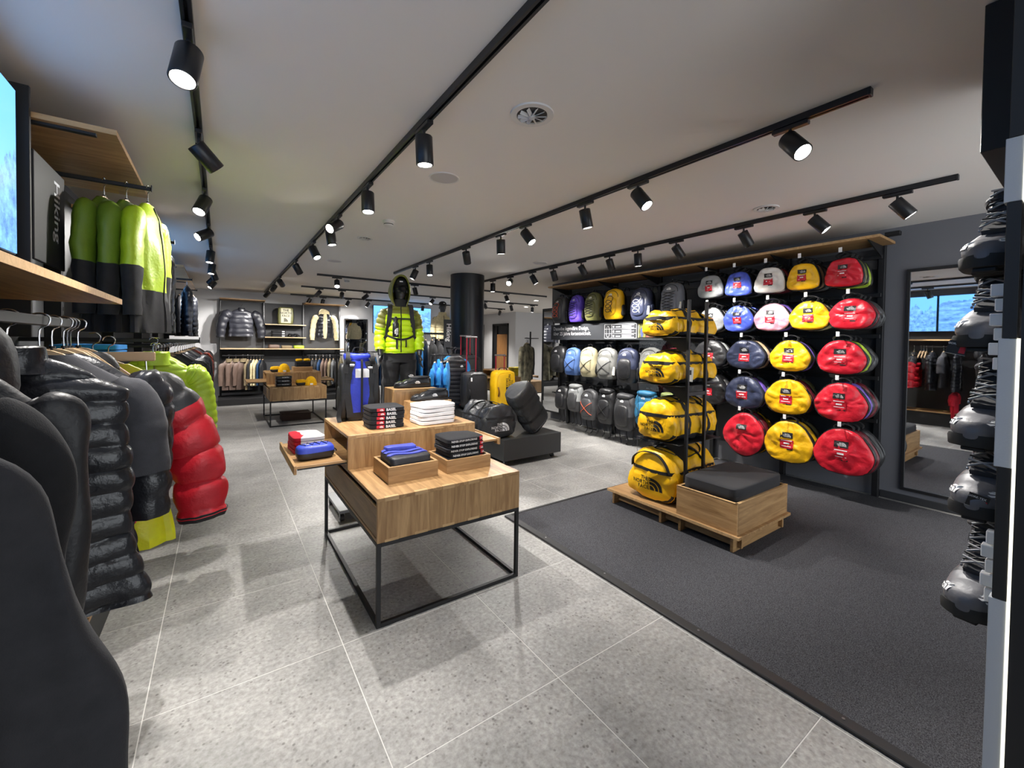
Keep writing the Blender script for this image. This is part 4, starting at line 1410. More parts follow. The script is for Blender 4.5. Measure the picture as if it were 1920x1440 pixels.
# ---------------------------------------------------------------- rucksacks
def rucksack_mesh(w, h, d, seed, bottom=.9):
    rows, n = 18, 28
    rings = []
    o = Vector((seed * 1.9, 3 * seed, 0))
    for i in range(rows + 1):
        t = i / rows
        s = prof([(0, .16), (.05, .62), (.13, .86), (.3, .97), (.65, 1.0), (.93, bottom), (1, bottom * .82)], t)
        dd = prof([(0, .16), (.07, .5), (.25, .8), (.6, 1.0), (.9, .95), (1, .78)], t)
        z = -h * t
        ring = []
        for k in range(n):
            a = 2 * PI * k / n
            y = sgp(math.cos(a), .72) * w / 2 * s
            x = -sgp(math.sin(a), .72) * d * dd * (.62 if math.sin(a) > 0 else .38)
            p = Vector((x, y, z))
            p += Vector((-1 if x < 0 else 0, y / w, 0)) * (noise.noise(p * 10 + o) * .012 + (abs(noise.noise(p * 22 + o)) - .2) * .01)
            ring.append(p)
        rings.append(ring)
    return MB().loft(rings)
def rucksack(label, y, z, w, h, col, cord=None, cordcol=None, bottom_col=None, seed=1, x=5.0, d=.19, straps_down=False, lid=False, tagged=False, behind=None, group='rucksacks hanging on the wall'):
    t = thing('rucksack', label, 'rucksack', (x, y, z + h / 2), 0, group)
    mb = rucksack_mesh(w, h, d, seed)
    bvh = mb.bvh()
    m = bagmat(col, .5)
    if bottom_col:
        b, s = split_mb(mb, lambda c: c.z < -h * .62)
        obj('shell', s, m, t)
        obj('lower_panel', b, bagmat(bottom_col, .5), t)
    else:
        obj('shell', mb, m, t)
    # front pocket: a raised outline panel
    pr = []
    for sc_, off in ((1.0, .0), (.97, .012), (.88, .02), (.5, .024), (.1, .026)):
        ring = []
        for k in range(24):
            a = 2 * PI * k / 24
            yy = sgp(math.cos(a), .6) * w * .33 * sc_
            zz = -h * .60 + sgp(math.sin(a), .6) * h * .29 * sc_
            hit = bvh.ray_cast(Vector((-.6, yy, zz)), Vector((1, 0, 0)))[0]
            q = hit if hit is not None else Vector((-d * .5, yy, zz))
            ring.append(q + Vector((-off - .001, 0, 0)))
        pr.append(ring)
    pk = MB().loft(pr, False, True)
    obj('front_pocket', pk, m if not bottom_col else bagmat(bottom_col, .5), t)
    pb = MB(); pb.v = mb.v + pk.v; pb.f = mb.f + [tuple(i + len(mb.v) for i in f) for f in pk.f]
    bv2 = pb.bvh()
    def on(yy, zz, off=.004):
        hit = bv2.ray_cast(Vector((-.6, yy, zz)), Vector((1, 0, 0)))[0]
        return (hit if hit is not None else Vector((-d * .5, yy, zz))) + Vector((-off, 0, 0))
    # zip arc over the top
    zp = [on(w * .36 * math.cos(a), -h * .30 + h * .22 * math.sin(a), .002) for a in [PI * k / 16 for k in range(17)]]
    obj('zip_line', MB().tube(zp, .004, 5), M_WEB, t)
    if cord:
        cm = mat('cord_' + cordcol, {'orange': rgb(226, 104, 72), 'white': rgb(226, 226, 230), 'dark': rgb(40, 40, 44), 'black': rgb(24, 24, 26)}[cordcol], .6)
        cb = MB()
        if cord == 'coil':
            pts = []
            for k in range(61):
                u = k / 60
                a = u * 2 * PI * 3.5
                pts.append(on(w * .17 * math.cos(a), -h * .30 - h * .5 * u + h * .085 * math.sin(a), .006))
            cb.tube(pts, .0045, 6)
        elif cord == 'zig':
            for s in (1, -1):
                pts = [on(s * w * .26 * (1 if k % 2 else -1), -h * .28 - h * .52 * k / 6, .005) for k in range(7)]
                q = []
                for a, b in zip(pts, pts[1:]):
                    for j in range(4):
                        pp = a.lerp(b, j / 4)
                        q.append(on(pp.y, pp.z, .005))
                q.append(pts[-1])
                cb.tube(q, .004, 6)
        elif cord == 'cross':
            for s in (1, -1):
                pts = [on(s * w * (-.34 + .68 * j / 10), -h * .42 - h * .4 * j / 10, .005) for j in range(11)]
                cb.tube(pts, .004, 6)
        obj('bungee_cord', cb, cm, t)
    if lid:
        lb = MB().superbox((-.02, 0, -h * .07), (d * .9, w * .76, h * .17), .75, 20, 10)
        lb.jitter(.008, 9, seed)
        obj('lid', lb, m, t)
    obj('top_handle', MB().strip(curve_pts([(.02, -.045, -.02), (.015, -.03, .03), (.015, 0, .045), (.015, .03, .03), (.02, .045, -.02)], 12), .016, .004, (1, 0, 0)), M_WEB, t)
    for s in (-1, 1):
        hp = curve_pts([(.04, s * w * .18, -h * .04), (.11, s * w * .26, -h * .25), (.12, s * w * .30, -h * .6), (.06, s * w * .36, -h * .92)], 14)
        obj('shoulder_strap', MB().strip(hp, .055, .012, (0, 1, 0)), M_GUS, t)
        pz = MB().superbox((.0, s * w * .47, -h * .72), (d * .5, w * .16, h * .36), .6, 14, 8)
        obj('side_pocket', pz, M_GUS if (bottom_col or rnd.random() < .6) else m, t)
    lg = logo_mb(.034, False).xf(plane_m((-.5, w * .02, -h * .20), (0, -1, 0), (0, 0, 1)))
    conform(lg, bv2, (1, 0, 0), .004)
    obj('emblem', lg, M_PRINTW, t, False)
    if straps_down:
        for q in range(3):
            yy = (-.3 + .3 * q) * w + rnd.uniform(-.02, .02)
            pts = curve_pts([(.03, yy, -h * .9), (.05, yy + .03, -h - .08), (.03, yy - .02, -h - .17 - .05 * rnd.random()), (.02, yy + .02, -h - .24)], 10)
            obj('hanging_strap', MB().strip(pts, .016, .003, (0, 1, 0)), M_WEB, t)
    if tagged:
        tg = obj('price_tag', MB().b2((-d * .42, -w * .52, -h * .86), (-d * .415, -w * .36, -h * .60), .0005), M_TAGP, t, False)
        obj('tag_print', rect_mb(.03, .05).xf(plane_m((-d * .423, -w * .44, -h * .72), (0, -1, 0), (0, 0, 1))), M_WHITE, tg, False)
    zt = z + h / 2 + .045
    hk = thing('display_hook', f'steel display hook carrying the {label.split(" hanging")[0].split(" on the")[0]}', 'hook', (0, 0, 0), group='display hooks on the bag wall')
    obj('prong', MB().b2((x - .03, y - .006, zt - .014), (5.38, y + .006, zt - .005), .001), M_STEEL, hk, False)
    if behind:
        b = thing('rucksack', f'{behind} rucksack hanging behind the {label.split(" hanging")[0].split(" on the")[0]}', 'rucksack', (x + .25, y - .01, z + h / 2), 0, group)
        o2 = obj('shell', t.children[0].data.copy() if not bottom_col else mb, None, b)
        o2.data.materials.clear()
        o2.data.materials.append(bagmat(behind, .5))
        obj('top_handle', MB().strip(curve_pts([(.02, -.045, -.02), (.015, -.03, .03), (.015, 0, .045), (.015, .03, .03), (.02, .045, -.02)], 12), .016, .004, (1, 0, 0)), M_WEB, b)
    return t
R1 = 'hanging in the top row'
rucksack('black rucksack with an orange coiled cord, ' + R1, 5.66, 2.11, .36, .47, 'charcoal', 'coil', 'orange', None, 1, behind='black')
rucksack('purple rucksack with dark cord lacing, ' + R1, 5.24, 2.11, .31, .46, 'violet', 'zig', 'dark', None, 2, behind='navy')
rucksack('olive rucksack with dark cord lacing, ' + R1, 4.85, 2.12, .33, .46, 'olive', 'zig', 'black', None, 3, behind='olive')
rucksack('yellow rucksack with dark cord and black lower pockets, ' + R1, 4.42, 2.13, .36, .47, 'yellow', 'coil', 'dark', None, 4, behind='navy')
rucksack('navy rucksack with a white looped cord, ' + R1, 3.90, 2.10, .35, .47, 'navy', 'coil', 'white', None, 5, tagged=True, behind='black')
rucksack('heather grey rucksack with crossed cord, ' + R1, 3.40, 2.12, .33, .46, 'heather', 'zig', 'dark', None, 6, tagged=True, behind='charcoal')
R2 = 'hanging in the middle row'
rucksack('plain black rucksack with a small emblem, ' + R2, 5.68, 1.235, .38, .47, 'black', None, None, None, 7, behind='charcoal')
rucksack('light blue rucksack, ' + R2, 5.31, 1.21, .37, .47, 'sky', 'cross', 'dark', None, 8, behind='charcoal')
rucksack('beige rucksack, ' + R2, 4.93, 1.215, .36, .49, 'beige', 'cross', 'dark', None, 9, behind='grey')
rucksack('grey rucksack with a paper price tag, ' + R2, 4.53, 1.21, .39, .49, 'grey', 'cross', 'dark', None, 10, tagged=True, behind='black')
rucksack('navy and black rucksack, ' + R2, 4.13, 1.20, .38, .52, 'navy', None, None, 'black', 11, behind='charcoal')
rucksack('stone grey rucksack half behind the tower, ' + R2, 3.72, 1.24, .36, .46, 'grey', None, None, None, 12, behind='maroon')
rucksack('plum rucksack behind the duffel tower, ' + R2, 3.36, 1.25, .34, .44, 'maroon', None, None, None, 13, behind='maroon')
R3 = 'hanging in the bottom row'
rucksack('small plain black trekking rucksack, ' + R3, 5.56, .56, .32, .40, 'black', None, None, None, 14, straps_down=True, behind='black')
rucksack('silver grey trekking rucksack with lid, ' + R3, 5.23, .59, .33, .46, 'silver', None, None, 'charcoal', 15, straps_down=True, lid=True, behind='black')
rucksack('dark trekking rucksack with a red cord, ' + R3, 4.90, .52, .37, .50, 'charcoal', 'cross', 'orange', None, 16, straps_down=True, behind='charcoal')
rucksack('black trekking rucksack with lid and straps, ' + R3, 4.52, .54, .34, .54, 'black', 'cross', 'black', None, 17, straps_down=True, lid=True, behind='black')
rucksack('tall black trekking rucksack, ' + R3, 4.16, .50, .38, .54, 'charcoal', None, None, 'black', 18, straps_down=True, lid=True, behind='black')
rucksack('teal trekking rucksack beside the duffel tower, ' + R3, 3.78, .60, .37, .50, 'teal', 'cross', 'dark', None, 19, straps_down=True, lid=True, behind='navy')
rucksack('moss green trekking rucksack behind the tower, ' + R3, 3.40, .62, .36, .48, 'green', None, None, None, 20, straps_down=True, lid=True, behind='black')

# ---------------------------------------------------------------- roller bags
def roller_bag(label, x, y, z, w, d, h, m, hz, printed=None, seed=1, wheels=True):
    t = thing('roller_bag', label, 'suitcase', (x, y, z))
    rings = []
    for i in range(17):
        u = i / 16
        s = prof([(0, .9), (.06, .98), (.5, 1.0), (.9, .97), (.97, .86), (1, .55)], u)
        rings.append([Vector((sgp(math.cos(a), .5) * w / 2 * s, sgp(math.sin(a), .5) * d / 2 * (s if math.sin(a) < 0 else 1), .03 + (h - .03) * u)) for a in [2 * PI * k / 32 for k in range(32)]])
    mb = MB().loft(rings).jitter(.006, 9, seed)
    bvh = mb.bvh()
    obj('shell', mb, m, t)
    pts = []
    for k in range(33):
        a = 2 * PI * k / 32
        org = Vector((sgp(math.cos(a), .5) * w * .42, -1, h * .52 + sgp(math.sin(a), .5) * h * .42))
        hit = bvh.ray_cast(org, Vector((0, 1, 0)))[0]
        if hit is not None:
            pts.append(hit)
    obj('front_seam', MB().tube(pts, .006, 6), m if printed else M_WEB, t)
    obj('grab_handle', MB().strip(curve_pts([(-.09, 0, h - .02), (-.05, 0, h + .03), (.05, 0, h + .03), (.09, 0, h - .02)], 12), .028, .006, (0, 1, 0)), M_WEB, t)
    gx = -w * .36
    gp = []
    for zz in (.30, .38, .46, .54):
        hit = bvh.ray_cast(Vector((gx, -1, h * zz + h * .02)), Vector((0, 1, 0)))[0]
        gp.append(Vector((gx, (hit.y if hit is not None else -d / 2) - (.022 if zz in (.38, .46) else .002), h * zz + h * .02)))
    obj('side_handle', MB().tube(curve_pts(gp, 10), .011, 6), mat('brown_webbing', rgb(120, 74, 20), .6) if printed else M_WEB, t)
    hm = mat('crimson_pole', rgb(150, 30, 48), .35, .3)
    for s in (-1, 1):
        obj('pull_pole', MB().cyl((s * w * .2, d * .36, h - .03), (s * w * .2, d * .36, hz), .009, 10), hm, t)
    obj('pull_grip', MB().box((0, d * .36, hz + .01), (w * .4 + .04, .03, .026), .006), M_STEEL, t, False)
    if wheels:
        for s in (-1, 1):
            wh = obj('wheel', MB().cyl((s * w * .40 - .012, -d * .30, .035), (s * w * .40 + .012, -d * .30, .035), .035, 20), M_BLACKM, t)
            obj('hub', MB().cyl((s * w * .40 - .0135, -d * .30, .035), (s * w * .40 + .0135, -d * .30, .035), .022, 16), mat('red_hub', rgb(196, 50, 60), .4), wh)
    if printed:
        lg = logo_mb(.13).xf(Matrix.Rotation(-PI / 2, 4, 'Z')).xf(plane_m((w * .14, -1, h * .56), (1, 0, 0), (0, 0, 1)))
        conform(lg, bvh, (0, 1, 0), .003)
        obj('bag_print', lg, M_PRINTK, t, False)
    else:
        tg = rect_mb(.025, .055).xf(plane_m((-w * .28, -1, h * .82), (1, 0, 0), (0, 0, 1)))
        conform(tg, bvh, (0, 1, 0), .003)
        obj('white_tab', tg, M_PRINTW, t, False)
    return t
R_K = nylon('roller_black', rgb(40, 40, 42), .42, .1)
roller_bag('black roller bag with a crimson pull handle on the higher platform', 3.14, 5.50, .501, .40, .26, .56, R_K, 1.075)
roller_bag('rear black roller bag with its handle raised, beside the column', 3.27, 5.93, .501, .42, .26, .80, R_K, 1.10, seed=2)
roller_bag('yellow roller bag with vertical black print on the higher platform', 3.63, 5.46, .501, .40, .22, .58, nylon('roller_yellow', rgb(246, 194, 24), .36, .05), .80, True, 3)
# ================================================================== CLOTHES
def garment_mbs(w=.22, length=.68, depth=.13, neck=.07, drop=.10, hem=1.0, waist=.95, quilt=None, qamp=.010, fold=.03, n=30, rows=None, seed=1,
                sleeve=None, sl_r=(.085, .06), spread=.08, sl_fwd=0.0, sl_n=14, puffy=0, top=-.12, res=6, crease=.007, flat=.66):
    """hung garment; x along the shoulders, front towards -y, hook at the origin; returns body, [sleeve, sleeve]"""
    o = Vector((seed * 2.31, seed * 1.17, seed * .53))
    R_ = rows or (int(length / quilt * res) if quilt else 26)
    rings = []
    ph = rnd.random() * 6
    for i in range(R_ + 1):
        t = i / R_
        z = top - t * length
        u = min(1.0, (top - z) / drop)
        hw = lerp(neck, w, u ** .9)
        if u >= 1:
            tt = (top - drop - z) / max(.01, length - drop)
            hw = w * prof([(0, 1), (.35, .5 + waist * .5), (.6, waist), (1, hem)], tt)
        dp = depth / 2 * prof([(0, .35), (drop / length, .75), (.35, 1.0), (1, .92)], t)
        ring = []
        for k in range(n):
            a = 2 * PI * k / n
            ca, sa = math.cos(a), math.sin(a)
            x, y = sgp(ca, .9) * hw, sgp(sa, .8) * dp * (1 - .35 * abs(ca) ** 3)
            nrm = Vector((ca / max(hw, .01), sa / max(dp, .01), 0)).normalized()
            off = 0
            if quilt:
                s = (top - z) + noise.noise(Vector((x * 5, y * 4, z * 3)) + o) * quilt * .22
                off += puff(s, quilt, qamp, Vector((x, y, z)), o)
            off += fold * t * (.45 * math.sin(a * 3 + ph) + .3 * math.sin(a * 7 + ph * 2)) * min(1, u)
            off += noise.noise(Vector((x * 7, y * 7, z * 5)) + o) * .012 * u
            if not quilt:
                off += (abs(noise.noise(Vector((x * 16, y * 9, z * 2.2 + x * 3)) + o)) - .22) * .032 * min(1, t * 2.2)
            ring.append(Vector((x, y, z)) + nrm * off)
        rings.append(ring)
    rings.append([Vector((p.x * .9, p.y * .7, p.z + .015)) for p in rings[-1]])
    body = MB().loft(rings, True, True)
    sls = []
    if sleeve:
        for s in (-1, 1):
            p0 = Vector((s * (w - .05), 0, top - drop * .98))
            p1 = Vector((s * (w + spread * .45), -sl_fwd * .3, top - drop - .07))
            p2 = Vector((s * (w + spread * .9), -sl_fwd * .7, top - drop - sleeve * .55))
            p3 = Vector((s * (w + spread), -sl_fwd, top - drop - sleeve))
            m = int(sleeve / quilt * res) if quilt else sl_n
            pts = curve_pts([p0, p1, p2, p3], m)
            rad = [prof([(0, sl_r[0] * .62), (.18, sl_r[0]), (.6, lerp(sl_r[0], sl_r[1], .45)), (1, sl_r[1])], i / m) for i in range(m + 1)]
            if quilt:
                L = sleeve * 1.1
                rad = [r + qamp * (abs(math.sin(PI * (i / m) * L / quilt)) ** .42 - .62) for i, r in enumerate(rad)]
            seg = max(14, n // 2)
            mb = MB().tube(pts, rad, seg, flat=flat + puffy * .25, up=(0, 1, 0))
            mb.v = [p + noise.noise_vector(p * 9 + o) * (.008 if not quilt else .004) + (noise.noise_vector(Vector((p.x * 30, p.y * 30, p.z * 14)) + o) * qamp * .35 if quilt else Vector()) + (p - Vector((p.x, p.y, p.z))) * 0 + (noise.noise_vector(Vector((p.x * 15, p.y * 15, p.z * (22 if crease < .01 else 5))) + o) * crease if not quilt else Vector()) for p in mb.v]
            sls.append(mb)
    return body, sls
def hanger(x, y, z, rz, label, grp='wooden clothes hangers'):
    h = dup(HANGER, (x, y, z), rz, label, grp)
    return h
def hanger_proto():
    t = thing('clothes_hanger', 'pale wooden hanger', 'hanger', (0, 0, 0), 0, 'wooden clothes hangers')
    pts = curve_pts([(-.16, 0, -.232), (-.11, 0, -.188), (-.04, 0, -.13), (.04, 0, -.13), (.11, 0, -.188), (.16, 0, -.232)], 16)
    rings = []
    for p in pts:
        hh = .022 + .02 * (1 - abs(p.x) / .165)
        rings.append([p + Vector((0, -.007, -hh / 2)), p + Vector((0, .007, -hh / 2)), p + Vector((0, .007, hh / 2)), p + Vector((0, -.007, hh / 2))])
    obj('shoulder_bar', MB().loft(rings), M_HANGER, t)
    hk = [(.0, 0, -.115), (0, 0, -.045), (.018, 0, -.028), (.022, 0, -.006), (.008, 0, .006), (-.012, 0, .004), (-.02, 0, -.012)]
    obj('hook', MB().tube(curve_pts(hk, 18), .0027, 8), M_CHROME, t)
    obj('collar_ring', MB().cyl((0, 0, -.115), (0, 0, -.095), .008, 10), M_BLACK, t)
    return t
HANGER = hanger_proto()
HANGER.location = (-.6, .35, 1.57)
HANGER['label'] = 'pale wooden hanger at the hidden near end of the clothes rail'
hn = [0]
def clothes(name, label, cat, loc, rz, body_m, spec, group=None, sleeve_m=None, yoke=None, yoke_z=-.3, sl_yoke=None, sl_yoke_z=-.4, zip_=None, logo=False, collar=None, hood=None, hang='', trim=None, logo_x=.09, logo_z=-.30, lm=None):
    t = thing(name, label, cat, loc, rz, group)
    body, sls = garment_mbs(**spec)
    bv = body.bvh()
    if yoke:
        a, b = split_ring(body, spec.get('n', 30), yoke_z)
        obj('yoke', a, yoke, t)
        obj('body', b, body_m, t)
    else:
        obj('body', body, body_m, t)
    for s in sls:
        if sl_yoke:
            a, b = split_ring(s, max(14, spec.get('n', 30) // 2), sl_yoke_z)
            so = obj('sleeve', b, sleeve_m or body_m, t)
            obj('sleeve_top', a, sl_yoke, so)
        else:
            so = obj('sleeve', s, sleeve_m or body_m, t)
        if trim:
            e = s.v[-(max(14, spec.get('n', 30) // 2)):]
            c = sum(e, Vector()) / len(e)
            obj('cuff', MB().loft([[c + (p - c) * 1.02 + Vector((0, 0, .012)) for p in e], [c + (p - c) * .93 + Vector((0, 0, -.016)) for p in e]]), trim, so)
    top, length = spec.get('top', -.12), spec.get('length', .68)
    if zip_:
        pts = []
        for i in range(24):
            z = top - .01 - (length - .02) * i / 23
            h = bv.ray_cast(Vector((0, -.5, z)), Vector((0, 1, 0)))[0]
            if h is not None:
                pts.append(h + Vector((0, -.001, 0)))
        if len(pts) > 3:
            obj('zip', MB().tube(pts, .005, 5), zip_, t)
    nk = spec.get('neck', .07)
    if collar:
        rg = []
        for z, s in ((-.045, 1.2), (-.01, 1.04), (.028, .98), (.033, .88), (.015, .86), (-.02, .87)):
            rg.append([Vector((math.cos(2 * PI * k / 24) * nk * s * 1.05, math.sin(2 * PI * k / 24) * nk * .72 * s - (.012 if z > 0 else 0), top + z)) for k in range(24)])
        obj('collar', MB().loft(rg, False, False).jitter(.005, 14, spec.get('seed', 1)), collar, t)
    if hood:
        hb = MB().superbox((0, .05, top - .02), (.27, .13, .26), .8, 24, 14)
        hb.v = [p + Vector((0, -.04 * math.exp(-((p.x / .09) ** 2)) * max(0, p.z - top + .05) / .1, 0)) for p in hb.v]
        hb.jitter(.02, 7, spec.get('seed', 1))
        obj('hood', hb, hood, t)
    if logo:
        lg = logo_mb(.028, False).xf(plane_m((logo_x, -.6, logo_z), (1, 0, 0), (0, 0, 1)))
        conform(lg, bv, (0, 1, 0), .003)
        obj('emblem', lg, lm or M_PRINTW, t, False)
    if hang:
        hanger(loc[0], loc[1], loc[2], rz, hang)
    return t
F_BLACK = fabric('fleece_black', rgb(36, 36, 38), .85)
F_CHAR = fabric('fleece_charcoal', rgb(46, 46, 49), .85)
F_SOFT = nylon('softshell_black', rgb(32, 32, 35), .5)
F_DOWN = nylon('down_black', rgb(32, 33, 38), .28, .15)
F_TEE = fabric('tee_dark_grey', rgb(70, 70, 74), .8)
F_RED = nylon('puffer_red', rgb(188, 26, 40), .45)
F_YEL = nylon('shell_yellow', rgb(206, 212, 30), .4)
F_LIME = nylon('shell_lime', rgb(176, 206, 36), .45, .06)
F_OLIVE = nylon('shell_olive', rgb(112, 112, 44), .45)
F_GREEN_SHADED = nylon('shell_green_shaded', rgb(104, 132, 34), .5)  # shade on the two rear shell jackets, put into the fabric colour
F_LQ = nylon('quilt_lime', rgb(160, 190, 44), .42)
F_BROWN = nylon('parka_brown', rgb(112, 92, 82), .55)
F_CREAM = fabric('fleece_cream', rgb(214, 200, 160), .85)
F_NAVY = nylon('puffer_navy', rgb(36, 62, 96), .4)
F_BLUE = fabric('tee_blue', rgb(40, 132, 206), .7)
F_RUST = nylon('puffer_rust', rgb(150, 62, 44), .45)
F_GREY = fabric('fleece_grey', rgb(104, 106, 108), .85)
F_KHAKI = fabric('cloth_khaki', rgb(132, 118, 92), .8)
F_TROUSER = fabric('trouser_black', rgb(38, 38, 40), .7, bump=.15)
G_L = 'garments on the near clothes rail'
RX = -.45
RZ = 1.565
# the near rail: shoulders across the rail, fronts towards the window end
clothes('fleece_jacket', 'dark grey fleece jacket nearest the camera at the edge of the rail', 'jacket', (-.51, .86, RZ - .02), .05, F_CHAR, dict(w=.165, length=.86, depth=.14, sleeve=.66, sl_r=(.075, .07), spread=.15, n=56, rows=60, crease=.02, flat=.55, seed=3, fold=.03, sl_n=48), G_L, zip_=M_WEB, hang='pale wooden hanger under the nearest dark grey fleece')
clothes('fleece_jacket', 'black fleece jacket with a raised collar, second on the rail', 'jacket', (-.50, 1.12, RZ), .02, F_BLACK, dict(w=.175, length=.84, depth=.15, sleeve=.62, sl_r=(.07, .055), spread=.03, n=56, rows=60, crease=.02, flat=.55, seed=4, fold=.035, sl_n=48), G_L, collar=F_BLACK, zip_=M_STEEL, hang='pale wooden hanger inside the black fleece with raised collar')
clothes('hooded_jacket', 'black hooded softshell jacket in front of the glossy quilted vest', 'jacket', (-.50, 1.36, RZ), .0, F_SOFT, dict(w=.18, length=.86, depth=.15, sleeve=.62, sl_r=(.07, .055), spread=.0, n=56, rows=60, crease=.02, flat=.55, seed=5, fold=.03, sl_n=48), G_L, hood=F_SOFT, zip_=M_STEEL, hang='pale wooden hanger inside the black hooded softshell')
clothes('quilted_vest', 'glossy black quilted vest with a silver zip on the rail', 'vest', (-.465, 1.68, RZ), .02, F_DOWN, dict(w=.235, length=.74, depth=.11, quilt=.066, qamp=.011, res=11, n=56, seed=6, fold=.012, waist=1.05, hem=1.22), G_L, collar=F_DOWN, zip_=M_STEEL, hang='pale wooden hanger inside the glossy black vest')
clothes('t_shirt', 'dark grey short-sleeved t-shirt layered behind the quilted vest', 't-shirt', (-.45, 1.86, RZ), .02, F_TEE, dict(w=.20, length=.68, depth=.10, sleeve=.30, sl_r=(.07, .08), spread=.03, n=40, rows=34, seed=7, fold=.025, sl_n=16), G_L, hang='pale wooden hanger inside the dark grey t-shirt')
clothes('quilted_jacket', 'black quilted jacket hanging behind the dark grey t-shirt', 'jacket', (-.46, 2.02, RZ), .0, F_DOWN, dict(w=.22, length=.74, depth=.15, quilt=.07, qamp=.014, sleeve=.5, spread=.02, n=36, seed=8), G_L, hang='pale wooden hanger inside the black quilted jacket')
clothes('puffer_jacket', 'red puffer jacket with black shoulders and wide red sleeves', 'jacket', (-.45, 2.28, RZ), -.04, F_RED, dict(w=.17, drop=.15, length=.70, depth=.18, quilt=.098, qamp=.024, res=13, flat=.55, sleeve=.56, sl_r=(.10, .085), spread=.215, n=48, seed=9, fold=.01, puffy=.6), G_L, sleeve_m=F_RED, yoke=F_SOFT, yoke_z=-.34, trim=M_WEB, sl_yoke=F_SOFT, sl_yoke_z=-.375, hang='pale wooden hanger inside the red puffer jacket')
clothes('rain_jacket', 'bright yellow jacket mostly hidden behind the red puffer', 'jacket', (-.42, 2.62, 1.50), 0, F_YEL, dict(w=.22, length=.86, depth=.14, n=32, rows=28, seed=10, hem=1.1), G_L, hang='pale wooden hanger inside the yellow jacket')
clothes('t_shirt', 'red t-shirt hanging low below the black jackets', 't-shirt', (-.62, 1.72, .85), 0, fabric('tee_red', rgb(196, 30, 50), .7), dict(w=.17, length=.55, depth=.09, sleeve=.2, n=28, rows=22, seed=11), G_L, hang='pale wooden hanger of the low red t-shirt')
for k, y in enumerate((2.10, 2.14, 2.18)):
    hanger(-.45, y, RZ, .05 * k, f'{ORD[k]} bare wooden hanger at the far end of the near rail')
# trouser hanger: flat wooden bar with a wire
t = thing('trouser_hanger', 'flat wooden trouser hanger with a chrome wire at the rail end', 'hanger', (-.44, 2.45, 1.50))
obj('bar', MB().b2((-.2, -.015, -.10), (.2, .015, -.06), .004), M_HANGER, t, False)
obj('wire', MB().tube(curve_pts([(-.17, -.016, -.10), (-.17, -.016, -.15), (-.15, -.016, -.165), (.15, -.016, -.165), (.17, -.016, -.15), (.17, -.016, -.10)], 30), .003, 6), M_CHROME, t)
obj('hook', MB().tube(curve_pts([(.0, 0, -.06), (0, 0, -.03), (.018, 0, -.015), (.022, 0, .006), (.008, 0, .02), (-.012, 0, .018)], 16), .0027, 8), M_CHROME, t)

# green shells on the upper arm, seen from the side
G_G = 'lime shell jackets on the upper arm'
SH = dict(w=.19, length=.80, depth=.15, sleeve=.60, sl_r=(.08, .06), spread=.05, n=36, rows=34, fold=.03, sl_n=20)
for k, (x, m, yk, nm, hd) in enumerate(((-.575, F_TROUSER, F_GREEN_SHADED, 'rear shaded green', F_GREEN_SHADED), (-.475, F_TROUSER, F_GREEN_SHADED, 'middle shaded green', None), (-.375, F_CHAR, F_LIME, 'bright lime', None))):
    clothes('shell_jacket', f'{nm} and black shell jacket, {ORD[2 - k]} from the end of the upper arm', 'jacket', (x, 3.5, 2.455), PI / 2 - .2, m, dict(SH, seed=20 + k), G_G, yoke=yk, yoke_z=-.66 if k == 2 else -.5, sl_yoke=yk, sl_yoke_z=-.52, sleeve_m=m, logo=(k == 2), logo_z=-.33, hood=hd if k == 2 else None, zip_=M_WEB if k == 2 else None, hang=f'pale wooden hanger carrying the {nm} shell jacket')
# quilted lime jackets on the lower arm
for k, (x, y, nm) in enumerate(((-.36, 3.72, 'rear'), (-.345, 3.42, 'front'))):
    clothes('quilted_jacket', f'{nm} lime green quilted jacket below the shell jackets', 'jacket', (x, y, 1.50), .22, F_LQ, dict(w=.205, length=.64, depth=.13, quilt=.040, qamp=.008, sleeve=.52, sl_r=(.075, .06), spread=.065, n=32, seed=30 + k), 'lime quilted jackets', zip_=F_OLIVE, logo=True, collar=F_LQ, hang=f'pale wooden hanger of the {nm} lime quilted jacket')
clothes('shell_jacket', 'black shell jacket behind the lime quilted jackets', 'jacket', (-.40, 4.0, 1.46), .1, F_SOFT, dict(w=.22, length=.72, depth=.14, sleeve=.55, n=28, rows=26, seed=33), hang='pale wooden hanger of the black shell behind the lime jackets')
# folded blue shirts on the small shelf
def folded(name, label, cat, x, y, z, w, d, h, m, seed, group=None, rz=0, fn=None):
    t = thing(name, label, cat, (x, y, z), rz, group)
    mb = MB().superbox((0, 0, h / 2), (w, d, h), .27, 44, 14)
    o = Vector((seed * 1.3, seed * 2.7, 0))
    mb.v = [p + Vector((noise.noise(p * 8 + o) * .006, noise.noise(p * 8 + o * 2) * .006, noise.noise(p * 7 + o) * .006 * (1 if p.z > h * .4 else .2))) for p in mb.v]
    # the folded layers show as grooves round the edge
    mb.v = [Vector((p.x * (1 - .018 * abs(math.cos(PI * p.z / h * 2))), p.y * (1 - .018 * abs(math.cos(PI * p.z / h * 2))), p.z)) for p in mb.v]
    obj('cloth', mb, m, t)
    return t, mb
for k in range(2):
    folded('folded_shirt', f'{("lower", "upper")[k]} blue folded shirt on the small shelf above the lime jackets', 'shirt', -.56, 3.08, 1.406 + .03 * k, .26, .30, .03, F_BLUE, 40 + k, 'blue folded shirts')

